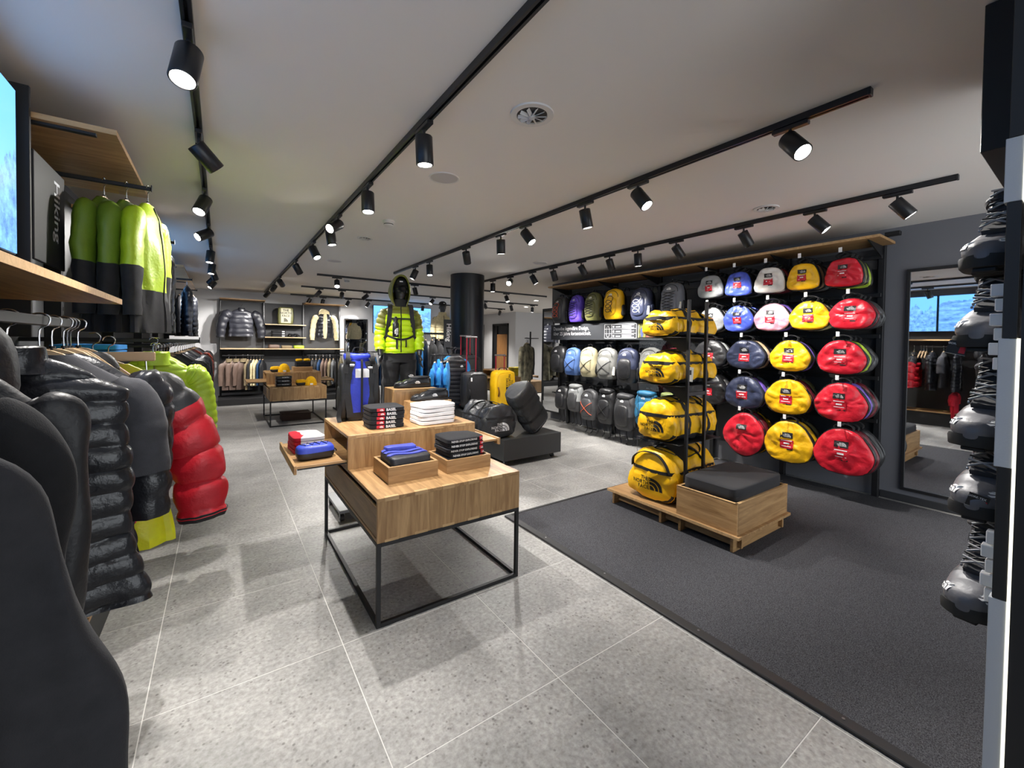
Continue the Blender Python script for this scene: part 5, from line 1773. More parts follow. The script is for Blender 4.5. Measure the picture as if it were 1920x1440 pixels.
# farther clothes along the same wall
def far_row(y0, y1, n, z, cols, seed, x=-.42, length=.68, rz=0, what='jacket', where='', quilts=True):
    names = {id(F_SOFT): 'black', id(F_DOWN): 'glossy black quilted', id(F_RUST): 'rust red quilted', id(F_GREY): 'grey', id(F_KHAKI): 'khaki', id(F_BROWN): 'brown', id(F_CREAM): 'cream', id(F_NAVY): 'navy quilted', id(F_CHAR): 'charcoal', id(F_BLACK): 'black fleece'}
    for k in range(n):
        y = lerp(y0, y1, k / max(1, n - 1))
        m = cols[k % len(cols)]
        q = .07 if m in (F_DOWN, F_RUST, F_NAVY) else None
        clothes('jacket', f'{names[id(m)]} {what}, {ORD[k]} {where}', 'jacket', (x, y, z), rz + rnd.uniform(-.06, .06), m, dict(w=.205, length=length + rnd.uniform(-.05, .05), depth=.085, flat=.45, quilt=q, qamp=.012, sleeve=.5, sl_r=(.085, .06), spread=.05, n=22, rows=None if q else 18, seed=seed + k, sl_n=10), 'garments along the clothes wall', hang=f'pale wooden hanger of the {ORD[k]} {what} {where}')
far_row(4.25, 5.4, 6, 1.45, [F_SOFT, F_CHAR, F_BLACK, F_SOFT, F_DOWN, F_SOFT], 50, where='on the rail past the lime jackets')
far_row(6.0, 10.4, 12, 1.45, [F_SOFT, F_SOFT, F_DOWN, F_CHAR, F_SOFT, F_BLACK, F_RUST, F_RUST, F_SOFT, F_CHAR, F_SOFT, F_BROWN], 70, where='on the long rail under the far screens', x=-.42)
for k, y in enumerate((5.1, 8.1, 9.8)):
    for j in range(2):
        clothes('jacket', f'{("black", "glossy black quilted")[j]} jacket high on the {ORD[k + 1]} upper arm of the clothes wall', 'jacket', (-.62 + .2 * j, y, 2.42), PI / 2 + .1, (F_SOFT, F_DOWN)[j], dict(w=.22, length=.75, depth=.14, quilt=(None, .07)[j], qamp=.012, sleeve=.58, sl_r=(.09, .065), spread=.06, n=24, seed=90 + k * 2 + j), 'garments along the clothes wall', hang=f'pale wooden hanger of the {("black", "quilted")[j]} jacket on the {ORD[k + 1]} upper arm')

# jacket facing out beside the near rail, seen in the wall mirror
clothes('jacket', 'black jacket with a bright blue lining seen in the wall mirror', 'jacket', (-.30, .22, 1.60), PI / 2, F_SOFT, dict(w=.23, length=.74, depth=.15, sleeve=.6, sl_r=(.09, .065), spread=.08, n=28, rows=26, seed=99), logo=True, collar=fabric('lining_blue', rgb(50, 70, 200), .6))

# ------------------------------------------------------------------ back wall clothes
GB = 'garments on the back wall rails'
bx = [(.16, F_BROWN), (.30, F_BROWN), (.44, F_BROWN), (.54, F_KHAKI), (.60, F_CHAR), (.66, F_CREAM), (.72, F_CREAM), (.79, F_NAVY), (.85, F_SOFT)]
for k, (x, m) in enumerate(bx):
    nm = {id(F_BROWN): 'brown parka with fur collar', id(F_KHAKI): 'khaki jacket', id(F_CHAR): 'charcoal jacket', id(F_CREAM): 'cream fleece', id(F_NAVY): 'navy jacket', id(F_SOFT): 'black jacket'}[id(m)]
    clothes('jacket', f'{nm}, {ORD[k]} along the first bay of the back wall', 'jacket', (x, 11.9, 1.135), PI / 2 * (.8 if k > 2 else .35), m, dict(w=.2 if k > 2 else .17, length=.62 if m in (F_CREAM, F_SOFT, F_NAVY) else .7, depth=.08, flat=.45, sleeve=.5, sl_r=(.07, .05), spread=.02, n=20, rows=18, seed=110 + k, sl_n=9), GB, collar=F_KHAKI if k < 3 else None, hang=f'pale wooden hanger, {ORD[k]} in the first bay of the back wall')
cx = [F_SOFT, F_CHAR, F_BLACK, F_NAVY, F_BROWN, F_BROWN, F_KHAKI, F_GREY, F_CHAR, F_SOFT]
for k, m in enumerate(cx):
    clothes('jacket', f'dark or earth-toned jacket, {ORD[k]} along the third bay of the back wall', 'jacket', (1.88 + k * .085, 11.9, 1.135), PI / 2 * .75, m, dict(w=.2, length=rnd.uniform(.58, .72), depth=.075, flat=.42, sleeve=.5, sl_r=(.07, .05), spread=.02, n=20, rows=18, seed=130 + k, sl_n=9), GB, hang=f'pale wooden hanger, {ORD[k]} in the third bay of the back wall')
clothes('puffer_jacket', 'black puffer jacket with white emblem hung flat in the first back bay', 'jacket', (.42, 12.12, 2.36), 0, nylon('puffer_slate', rgb(40, 41, 48), .35), dict(w=.25, length=.66, depth=.13, quilt=.12, qamp=.02, sleeve=.58, sl_r=(.11, .085), spread=.17, n=36, seed=150, puffy=.3), logo=True, collar=F_DOWN, trim=M_WEB, hang='pale wooden hanger of the flat black puffer on the back wall')
clothes('puffer_vest', 'black down vest over a cream hooded fleece in the third back bay', 'vest', (2.30, 12.16, 2.36), 0, F_DOWN, dict(w=.2, length=.66, depth=.12, quilt=.11, qamp=.016, sleeve=.62, sl_r=(.075, .055), spread=.10, n=32, seed=151, hem=1.0), sleeve_m=F_CREAM, logo=True, hood=F_CREAM, zip_=F_CREAM)
o = [q for q in bpy.data.objects if q.name.startswith('puffer_vest') and q.type == 'EMPTY'][0]
fr = MB()
fr.superbox((0, -.075, -.46), (.10, .035, .68), .6, 16, 12)
obj('fleece_front', fr.jitter(.006, 12, 5), F_CREAM, o)
# shelf goods in the middle bay
def pack(name, label, cat, lo, hi, m, seed=1, e=.3, group=None):
    c = [(a + b) / 2 for a, b in zip(lo, hi)]
    t = thing(name, label, cat, (c[0], c[1], lo[2]), 0, group)
    mb = MB().superbox((0, 0, (hi[2] - lo[2]) / 2), (hi[0] - lo[0], hi[1] - lo[1], hi[2] - lo[2]), e, 28, 10).jitter(.004, 14, seed)
    obj('body', mb, m, t)
    return t, mb
t, mb = pack('box_rucksack', 'olive box rucksack with a large white print on the top back shelf', 'rucksack', (1.18, 12.0, 1.905), (1.54, 12.2, 2.34), bagmat('olive', .5), 3)
tx = MB()
for i, s in enumerate(('THE', 'NORTH', 'FACE')):
    tx.merge(text_mb(s, .075, 'CENTER', .02).xf(Matrix.Translation((0, .11 - i * .07, 0))))
tx.merge(dome_mb(.09).xf(Matrix.Translation((-.045, -.155, 0))))
tx.xf(plane_m((0, -.6, .22), (1, 0, 0), (0, 0, 1)))
pnl = rect_mb(.22, .37, 6, 10).xf(plane_m((0, -.6, .22), (1, 0, 0), (0, 0, 1)))
obj('print_panel', conform(pnl, mb.bvh(), (0, 1, 0), .002), mat('panel_cream', rgb(206, 200, 170), .6), t, False)
obj('bag_print', conform(tx, mb.bvh(), (0, 1, 0), .004), M_PRINTK, t, False)
for s in (-1, 1):
    obj('side_strap', MB().strip(curve_pts([(s * .17, -.1, .06), (s * .188, -.02, .2), (s * .17, -.1, .38)], 10), .03, .006, (0, 1, 0)), M_WEB, t)
for k in range(3):
    t, mb = pack('folded_trousers', f'dark folded trousers with white tab, {ORD[k]} from the bottom on the back shelf', 'trousers', (1.05, 12.0, 1.583 + k * .055), (1.36, 12.25, 1.636 + k * .055), F_CHAR if k % 2 else F_BLACK, k, group='folded trousers on the back shelf')
    obj('white_tab', conform(rect_mb(.06, .025, 3, 2).xf(plane_m((.10, -.6, .026), (1, 0, 0), (0, 0, 1))), mb.bvh(), (0, 1, 0), .003), M_PRINTW, t, False)
def shoe_mb(L, W, H, mouth=.35, heel_h=None, seed=0, ankle=0):
    """shoe along +x (toe at +x), sole on z=0: upper as rings along the length"""
    rings = []
    n = 22
    for i in range(25):
        u = i / 24
        x = -L / 2 + L * u
        w = W / 2 * prof([(0, .45), (.06, .72), (.3, .80), (.68, 1.0), (.88, .86), (.97, .52), (1, .2)], u)
        h = H * prof([(0, .8), (.1, 1.0), (.36, .96), (.55, .74), (.8, .5), (.95, .38), (1, .2)], u)
        ring = []
        for k in range(n):
            a = 2 * PI * k / n
            y = sgp(math.cos(a), .7) * w
            z = h / 2 + sgp(math.sin(a), .65) * h / 2
            y *= 1 - .28 * max(0, z / h - .5)
            ring.append(Vector((x, y, z + .006)))
        rings.append(ring)
    return MB().loft(rings)
def slipper(label, x, y, z, rz):
    t = thing('slipper', label, 'slipper', (x, y, z), rz, 'black quilted slippers')
    L, W, H = .30, .11, .085
    mb = shoe_mb(L, W, H)
    mb.v = [p + Vector((0, 0, .008 * abs(math.sin((p.x + .02) * 62)) * (1 if p.z > .03 and p.x > -.03 else 0) )) for p in mb.v]
    b, u = split_mb(mb, lambda c: c.z < .016)
    obj('upper', u, nylon('slipper_black', rgb(34, 35, 38), .25), t)
    sole = []
    for z_ in (0, .004, .018, .02):
        s = 1.03 if 0 < z_ < .02 else .98
        sole.append([Vector((-L / 2 + L * uu, sd_ * W / 2 * prof([(0, .45), (.06, .74), (.3, .82), (.68, 1.02), (.88, .9), (.97, .56), (1, .24)], uu) * s, z_)) for sd_, us in ((1, range(0, 21)), (-1, range(20, -1, -1))) for uu in [q / 20 for q in us]])
    obj('sole', MB().loft(sole), M_BLACKM, t)
    obj('opening', MB().superbox((-.065, 0, H * .93), (.15, .07, .03), .8, 22, 8), M_BLACKM, t)
    obj('collar_edge', MB().tube([Vector((-.065 + .077 * math.cos(2 * PI * k / 30), .037 * math.sin(2 * PI * k / 30), H * (1.0 - .10 * (math.cos(2 * PI * k / 30) > 0) * math.cos(2 * PI * k / 30)))) for k in range(31)], .0055, 6), MATS['slipper_black'], t)
    lg = logo_mb(.022, False).xf(plane_m((.03, -.6, .045), (1, 0, 0), (0, 0, 1)))
    obj('emblem', conform(lg, mb.bvh(), (0, 1, 0), .003), M_PRINTW, t, False)
    lg = logo_mb(.022, False).xf(plane_m((-.03, .6, .045), (-1, 0, 0), (0, 0, 1)))
    obj('emblem', conform(lg, mb.bvh(), (0, -1, 0), .003), M_PRINTW, t, False)
    return t
slipper('black quilted slipper on the taller oak block', 1.30, 3.30, 1.126, PI - .1)
slipper('black quilted slipper on the lower oak block', 1.37, 3.115, 1.0389, PI - .1)
for k in range(2):
    t = slipper(('dark shoe on the lower back shelf', 'second dark shoe on the lower back shelf')[k], 1.5 + .12 * k, 12.1, 1.583, -PI / 2 + .3)
    t['group'] = 'shoes on the back shelf'
for k, (c, nm) in enumerate(((F_BROWN, 'brown'), (F_KHAKI, 'khaki'), (F_LQ, 'lime'))):
    pack('folded_shirt', f'{nm} folded garment on the long pale back shelf', 'shirt', (.98 + .28 * k, 11.95, 1.296), (1.22 + .28 * k, 12.2, 1.37 + .02 * (k == 0)), c, k, group='folded garments on the back shelf')

# ------------------------------------------------------------------ goods on the nearest table
SW_K = fabric('sweat_black', rgb(34, 34, 37), .85)
SW_W = fabric('tee_white', rgb(232, 230, 230), .8, vary=.04)
def front_print(mb, t, parts, z):
    bv = mb.bvh()
    for name, pm, m, off in parts:
        pm.xf(plane_m((0, -.6, z), (1, 0, 0), (0, 0, 1)))
        obj(name, conform(pm, bv, (0, 1, 0), off), m, t, False)
for k in range(5):
    t, mb = folded('folded_sweatshirt', f'black folded city sweatshirt with red patch, {ORD[k]} from the bottom of its stack', 'sweatshirt', .955 + rnd.uniform(-.006, .006), 2.965, .9004 + k * .029, .25, .23, .031, SW_K, 200 + k, 'city sweatshirts on the upper table', rz=rnd.uniform(-.03, .03) - .04)
    front_print(mb, t, [('red_patch', rect_mb(.052, .021, 5, 3).xf(Matrix.Translation((-.052, 0, 0))), M_RED, .003), ('patch_emblem', logo_mb(.013, False).xf(Matrix.Translation((-.046, 0, 0))), M_PRINTW, .0045), ('lettering', text_mb('BASEL', .026, 'LEFT', .02).xf(Matrix.Translation((-.015, -.009, 0))), M_PRINTW, .003)], .0155)
for k in range(5):
    t, mb = folded('folded_t_shirt', f'white folded t-shirt, {ORD[k]} from the bottom of its stack by the slippers', 't-shirt', 1.31 + rnd.uniform(-.008, .008), 2.925, .9004 + k * .029, .285, .235, .031, SW_W, 210 + k, 'white t-shirts on the upper table', rz=rnd.uniform(-.05, .05) + .06)
    if k == 4:
        bv = mb.bvh()
        lg = logo_mb(.02).xf(plane_m((.10, -.07, .6), (1, 0, 0), (0, 1, 0)))
        obj('emblem', conform(lg, bv, (0, 0, -1), .002), M_PRINTK, t, False)
for k in range(5):
    t, mb = folded('folded_sweatshirt', f'black folded slogan sweatshirt with red cuff, {ORD[k]} from the bottom in the tray box', 'sweatshirt', 1.309 + rnd.uniform(-.006, .006), 2.485, .7365 + k * .030, .272, .235, .032, SW_K, 220 + k, 'slogan sweatshirts in the tray box', rz=rnd.uniform(-.02, .02) + .03)
    front_print(mb, t, [('lettering', text_mb('NEVER STOP EXPLORING', .0165, 'CENTER', .014).xf(Matrix.Translation((-.02, -.006, 0))), M_PRINTW, .003), ('red_patch', rect_mb(.03, .024, 4, 3).xf(Matrix.Translation((.108, 0, 0))), M_RED, .003), ('patch_emblem', logo_mb(.011, False).xf(Matrix.Translation((.112, 0, 0))), M_PRINTW, .0045)], .016)
t, mb = folded('folded_jacket', 'blue and black folded jacket lying in the tray box', 'jacket', .938, 2.485, .7355, .262, .235, .088, nylon('jacket_black_panel', rgb(38, 38, 42), .5), 230, rz=.02)
bv = mb.bvh()
BLU = nylon('jacket_blue_panel', rgb(66, 76, 176), .5)
for k in range(3):
    pts = []
    for i in range(17):
        x = -.122 + .244 * i / 16
        yy = -.045 + .055 * k + .012 * math.sin(i * .5 + k)
        h = bv.ray_cast(Vector((x, yy, .5)), Vector((0, 0, -1)))[0]
        if h is not None:
            pts.append(h + Vector((0, 0, .002)))
    obj('blue_stripe', MB().strip(pts, .032, .008, (0, 1, 0)), BLU, t)
t2_, mb2 = folded('folded_jacket_sleeve', 'blue folded pouch tucked behind the jacket in the tray box', 'pouch', .93, 2.56, .812, .20, .07, .035, BLU, 231)
# tray on the clothes side: red and white shirts, hip pouch
tz = .7425
RW = fabric('tee_red_half', rgb(186, 30, 48), .75)
for k in range(4):
    t, mb = folded('folded_t_shirt', f'white folded t-shirt with red half, {ORD[k]} from the bottom on the pull-out tray', 't-shirt', .488, 3.20, tz + k * .027, .20, .26, .029, SW_W, 240 + k, 'red and white t-shirts on the tray', rz=.05)
    a, b = split_mb(mb, lambda c: c.x < -.03)
    t.children[0].data = b.mesh('cloth')
    t.children[0].data.materials.append(SW_W)
    obj('red_half', a, RW, t)
t = thing('hip_pouch', 'blue and black hip pouch with cord on the pull-out tray', 'pouch', (.50, 2.93, tz), .06)
mb = MB().superbox((0, 0, .048), (.225, .12, .095), .5, 30, 14).jitter(.004, 12, 3)
a, b = split_mb(mb, lambda c: c.z > .056)
obj('body', b, bagmat('black', .4), t)
obj('top_panel', a, nylon('pouch_blue', rgb(54, 74, 190), .42), t)
bv = mb.bvh()
pts = []
for k in range(9):
    x = -.085 + .17 * k / 8
    h = bv.ray_cast(Vector((x, (-.035 if k % 2 else .03), .5)), Vector((0, 0, -1)))[0]
    if h is not None:
        pts.append(h + Vector((0, 0, .003)))
obj('cord', MB().tube(pts, .0028, 6), M_WEB, t)
lg = dome_mb(.022).xf(plane_m((-.06, -.02, .5), (1, 0, 0), (0, 1, 0)))
obj('emblem', conform(lg, bv, (0, 0, -1), .003), M_PRINTW, t, False)
obj('buckle', MB().b2((.105, -.02, .03), (.125, .0, .05), .003), M_STEEL, t, False)
obj('side_loop', MB().strip(curve_pts([(.1, -.03, .06), (.125, -.02, .045), (.128, .01, .03), (.11, .03, .02)], 10), .014, .003, (0, 1, .3)), M_WEB, t)
# blue hauler on the upper top
HB = nylon('hauler_blue', rgb(44, 62, 200), .42, .06)
t = thing('hauler_rucksack', 'large bright blue hauler rucksack standing at the back of the table', 'rucksack', (.875, 3.33, .9005), -.12)
rings = []
for i in range(17):
    u = i / 16
    s = prof([(0, .92), (.1, 1.0), (.75, 1.0), (.92, .9), (1, .6)], u)
    rings.append([Vector((sgp(math.cos(a), .5) * .105 * s, sgp(math.sin(a), .5) * .095 * (s if math.sin(a) < 0 else 1), .005 + .49 * u)) for a in [2 * PI * k / 32 for k in range(32)]])
mb = MB().loft(rings).jitter(.008, 8, 4)
bv = mb.bvh()
a, b = split_mb(mb, lambda c: c.z < .06)
obj('shell', b, HB, t)
obj('base', a, M_GUS, t)
for s in (-1, 1):
    obj('side_panel', MB().superbox((s * .115, .0, .22), (.055, .19, .42), .4, 18, 12).jitter(.006, 9, 5), M_GUS, t)
    obj('side_pocket', MB().superbox((s * .140, -.01, .16), (.03, .12, .20), .6, 14, 8), M_WEB, t)
    obj('shoulder_strap', MB().strip(curve_pts([(s * .06, -.06, .50), (s * .10, -.10, .43), (s * .105, -.11, .36)], 12), .035, .008, (1, 0, 0)), M_WEB, t)
    obj('strap_end', MB().strip(curve_pts([(s * .125, -.08, .15), (s * .15, -.10, .05), (s * .145, -.12, .004)], 12), .03, .005, (1, 0, .2)), M_WEB, t)
obj('lid', MB().superbox((0, .005, .478), (.215, .18, .06), .45, 24, 10).jitter(.010, 9, 6), HB, t)
for s in (-1, 1):
    pts = [bv.ray_cast(Vector((s * prof([(0, .07), (.45, .088), (.8, .080), (1, .055)], k / 15), -.6, .03 + .42 * k / 15)), Vector((0, 1, 0)))[0] for k in range(16)]
    obj('front_side_panel', MB().strip([p + Vector((0, -.004, 0)) for p in pts if p is not None], .045, .008, (1, 0, 0)), M_GUS, t)
    obj('lid_strap', MB().strip(curve_pts([(s * .085, -.09, .40), (s * .09, -.108, .455), (s * .085, -.08, .505), (s * .08, .02, .515)], 12), .03, .005, (1, 0, 0)), M_WEB, t)
obj('top_handle', MB().strip(curve_pts([(-.05, -.02, .515), (-.03, -.02, .55), (.03, -.02, .55), (.05, -.02, .515)], 12), .022, .005, (0, 1, 0)), M_WEB, t)
win = rect_mb(.10, .068, 4, 4).xf(plane_m((.015, -.6, .36), (1, 0, 0), (0, 0, 1)))
obj('id_window', conform(win, bv, (0, 1, 0), .004), M_PRINTW, t, False)
pts = []
for k in range(24):
    h = bv.ray_cast(Vector((.012, -.6, .05 + .42 * k / 23)), Vector((0, 1, 0)))[0]
    if h is not None:
        pts.append(h + Vector((0, -.006, 0)))
obj('centre_strap', MB().strip(pts, .016, .004, (1, 0, 0)), M_WEB, t)
for z_ in (.42, .40):
    obj('buckle', MB().box((-.06 if z_ > .41 else .07, -.105, z_), (.04, .012, .018), .004), M_STEEL, t, False)
# back table goods
BT = (.69, 8.22)
def beanie(x, y, z, label):
    t = thing('beanie', label, 'hat', (x, y, z), 0, 'yellow beanies on the back table')
    rg = []
    for z_, r in ((0, .088), (.03, .094), (.06, .092), (.10, .082), (.14, .058), (.16, .028), (.165, .006)):
        rg.append([Vector((r * math.cos(a) * (1 + .03 * math.cos(24 * a)), r * .7 * math.sin(a) * (1 + .03 * math.cos(24 * a)), z_)) for a in [2 * PI * k / 48 for k in range(48)]])
    obj('crown', MB().loft(rg), fabric('beanie_yellow', rgb(240, 182, 20), .85), t)
    rg = [[Vector((r * math.cos(a), r * .7 * math.sin(a), z_)) for a in [2 * PI * k / 40 for k in range(40)]] for z_, r in ((.0, .096), (.004, .101), (.05, .101), (.054, .095))]
    obj('cuff', MB().loft(rg, False, False), MATS['beanie_yellow'], t)
    obj('patch', MB().box((0, -.0725, .026), (.05, .006, .03), .002), M_WHITE, t, False)
    return t
beanie(.98, 8.90, .9005, 'yellow beanie on the upper top of the back table')
beanie(1.36, 8.40, .6845, 'yellow beanie on the lower top of the back table')
for k, (x, y, z, nm) in enumerate(((.84, 8.94, .9005, 'yellow and black cap pouch beside the upper beanie'), (1.20, 8.42, .6845, 'yellow and black cap pouch beside the lower beanie'))):
    t = thing('pouch', nm, 'pouch', (x, y, z), 0, 'yellow and black pouches')
    mb = MB().superbox((0, 0, .055), (.17, .10, .11), .5, 24, 12).jitter(.004, 12, k)
    a, b = split_mb(mb, lambda c: c.z > .06)
    obj('top_panel', a, MATS['beanie_yellow'], t)
    obj('body', b, bagmat('black'), t)
for k in range(3):
    t, mb = folded('folded_jacket', f'black folded puffer jacket, {ORD[k]} from the bottom on the back table', 'jacket', .92, 8.45, .6845 + k * .062, .26, .24, .064, F_DOWN, 260 + k, 'folded puffers on the back table')
    front_print(mb, t, [('lettering', text_mb('NORTH', .03, 'CENTER', .01).xf(Matrix.Translation((.02, -.01, 0))), M_PRINTW, .003)], .036)
t = thing('display_block', 'small oak block with black shirts on the back table', 'block', (1.15, 9.0, .9002))
obj('body', MB().b2((0, 0, 0), (.34, .26, .09), .0015), M_OAKX, t, False)
obj('top_edge', MB().b2((-.0005, -.0005, .075), (.3405, .02, .0905)), M_PLY, t, False)
for k in range(4):
    folded('folded_t_shirt', f'black folded t-shirt, {ORD[k]} from the bottom on the oak block', 't-shirt', 1.33, 9.12, .991 + k * .024, .28, .22, .026, SW_K, 270 + k, 'black t-shirts on the back table')
for k in range(2):
    pack('yellow_roll', f'{("first", "second")[k]} yellow rolled item on the black t-shirts', 'pouch', (1.20 + .14 * k, 9.05, 1.09), (1.325 + .14 * k, 9.2, 1.145), MATS['beanie_yellow'], k, .7, 'yellow rolls on the back table')
# yellow shirts on the third table
for k in range(3):
    folded('folded_shirt', f'yellow and black folded shirt, {ORD[k]} from the bottom beyond the column', 'shirt', 5.30, 7.42, .80 + k * .062, .30, .27, .064, mat('shirt_yellow_print', rgb(226, 180, 40), .7, vary=.8, vscale=5), 280 + k, 'yellow shirts beyond the column')
t = thing('display_block', 'oak tray block under the yellow folded shirts', 'block', (5.14, 7.26, .6845))
obj('body', MB().b2((0, 0, 0), (.33, .32, .115), .0015), M_OAKX, t, False)
obj('top_edge', MB().b2((-.0005, -.0005, .1), (.3305, .02, .1155)), M_PLY, t, False)
# ================================================================== MANNEQUINS
M_MANN = mat('mannequin_black', rgb(46, 46, 50), .3)
M_MANG = mat('mannequin_grey', rgb(70, 72, 76), .35)
def head_mb(zc, s=1.0):
    """head with brow, nose, lips, chin and ears; face towards -y, centred on zc (eye line)"""
    rings = []
    n = 36
    for i in range(31):
        t = i / 30
        z = -.125 + .245 * t
        hw = prof([(0, .018), (.06, .042), (.22, .058), (.45, .070), (.62, .076), (.82, .066), (.94, .038), (1, .006)], t)
        fr = prof([(0, .05), (.08, .080), (.22, .086), (.36, .088), (.5, .084), (.62, .090), (.8, .078), (.94, .04), (1, .006)], t)
        bk = prof([(0, .01), (.12, .03), (.28, .055), (.5, .092), (.68, .100), (.85, .082), (.95, .045), (1, .006)], t)
        ring = []
        for k in range(n):
            a = 2 * PI * k / n
            x = math.cos(a) * hw
            y = math.sin(a) * (bk if math.sin(a) > 0 else fr)
            if y < 0:
                f = max(0, -math.sin(a))
                nose = math.exp(-((x / .014) ** 2)) * (math.exp(-((z + .028) / .016) ** 2) * .024 + math.exp(-((z - .005) / .028) ** 2) * .012)
                eye = -sum(math.exp(-(((x - sx * .031) / .016) ** 2 + ((z - .005) / .012) ** 2)) for sx in (-1, 1)) * .010
                lip = math.exp(-((x / .022) ** 2)) * (math.exp(-((z + .062) / .007) ** 2) * .008 + math.exp(-((z + .076) / .007) ** 2) * .007)
                chin = math.exp(-((x / .022) ** 2 + ((z + .106) / .014) ** 2)) * .008
                y -= (nose + lip + chin + eye) * f
            ring.append(Vector((x * s, y * s, zc + z * s)))
        rings.append(ring)
    mb = MB().loft(rings)
    for sx in (-1, 1):
        mb.superbox((sx * .075 * s, .012, zc - .012), (.016, .034, .058), .8, 10, 6)
    return mb
def hand_mb(side, wrist, tip, curl=.4, fwd=Vector((0, -1, 0))):
    """palm, four curled fingers of unequal length and a thumb from the palm's side"""
    mb = MB()
    wrist, tip = Vector(wrist), Vector(tip)
    d = (tip - wrist).normalized()
    f = (fwd - d * fwd.dot(d)).normalized()          # across the palm, thumb side
    nrm = d.cross(f).normalized() * side             # back of the hand
    pl = .095
    rings = []
    for u, w, th in ((-.15, .026, .022), (.0, .027, .020), (.35, .036, .017), (.75, .042, .015), (1.0, .040, .013)):
        c = wrist + d * pl * u
        rings.append([c + f * math.cos(a) * w + nrm * math.sin(a) * th for a in [2 * PI * k / 14 for k in range(14)]])
    mb.loft(rings)
    k0 = wrist + d * pl * .93
    for j, (off, L, r) in enumerate(((.030, .072, .0088), (.010, .082, .0092), (-.011, .076, .0088), (-.030, .060, .0078))):
        p = k0 + f * off
        pts, dd = [p - d * .018], d.copy()
        pts.append(p)
        ang = curl * (.55 + .12 * j)
        for seg in (.42, .32, .26):
            dd = (dd * math.cos(ang) - nrm * math.sin(ang)).normalized()
            p = p + dd * L * seg
            pts.append(p)
        mb.tube(curve_pts(pts, 12), [r * (1.0 - .03 * q) for q in range(13)], 8)
    p = wrist + d * pl * .25 + f * .026
    dd = (d * .75 + f * .65 - nrm * .2).normalized()
    pts = [wrist + d * pl * .12 + f * .012, p, p + dd * .034, p + dd * .034 + (d * .95 + f * .2 - nrm * .25).normalized() * .032]
    mb.tube(curve_pts(pts, 10), [.013, .0125, .012, .0115, .011, .0105, .010, .0098, .0095, .009, .008], 8)
    return mb
def cap_on(t, zc, m, s=1.0, logo=True):
    rg = []
    for z, r in ((.045, 1.07), (.07, 1.07), (.095, 1.0), (.118, .8), (.132, .45), (.137, .08)):
        rg.append([Vector((math.cos(a) * .080 * r, .006 + math.sin(a) * (.102 if math.sin(a) > 0 else .094) * r, zc + z)) for a in [2 * PI * k / 32 for k in range(32)]])
    c = obj('cap', MB().loft(rg, False, True), m, t)
    br = MB()
    rows = []
    for i in range(7):
        u = i / 6
        rows.append([Vector((math.sin(a) * (.078 + .006 * u), -math.cos(a) * (.088 + .075 * u) - .004, zc + .052 - .022 * u - .018 * abs(math.sin(a)) * u)) for a in [lerp(-1.05, 1.05, k / 12) for k in range(13)]])
    br.loft(rows, False, False, closed=False)
    br2 = MB(); br2.v = br.v + [p + Vector((0, 0, -.004)) for p in br.v]; nn = len(br.v)
    br2.f = br.f + [tuple(i + nn for i in reversed(f)) for f in br.f]
    obj('brim', br2, m, c)
    if logo:
        obj('emblem', rect_mb(.036, .014).xf(plane_m((0, -.0965, zc + .083), (1, 0, 0), (0, .35, 1))), M_PRINTW, c, False)
    return c
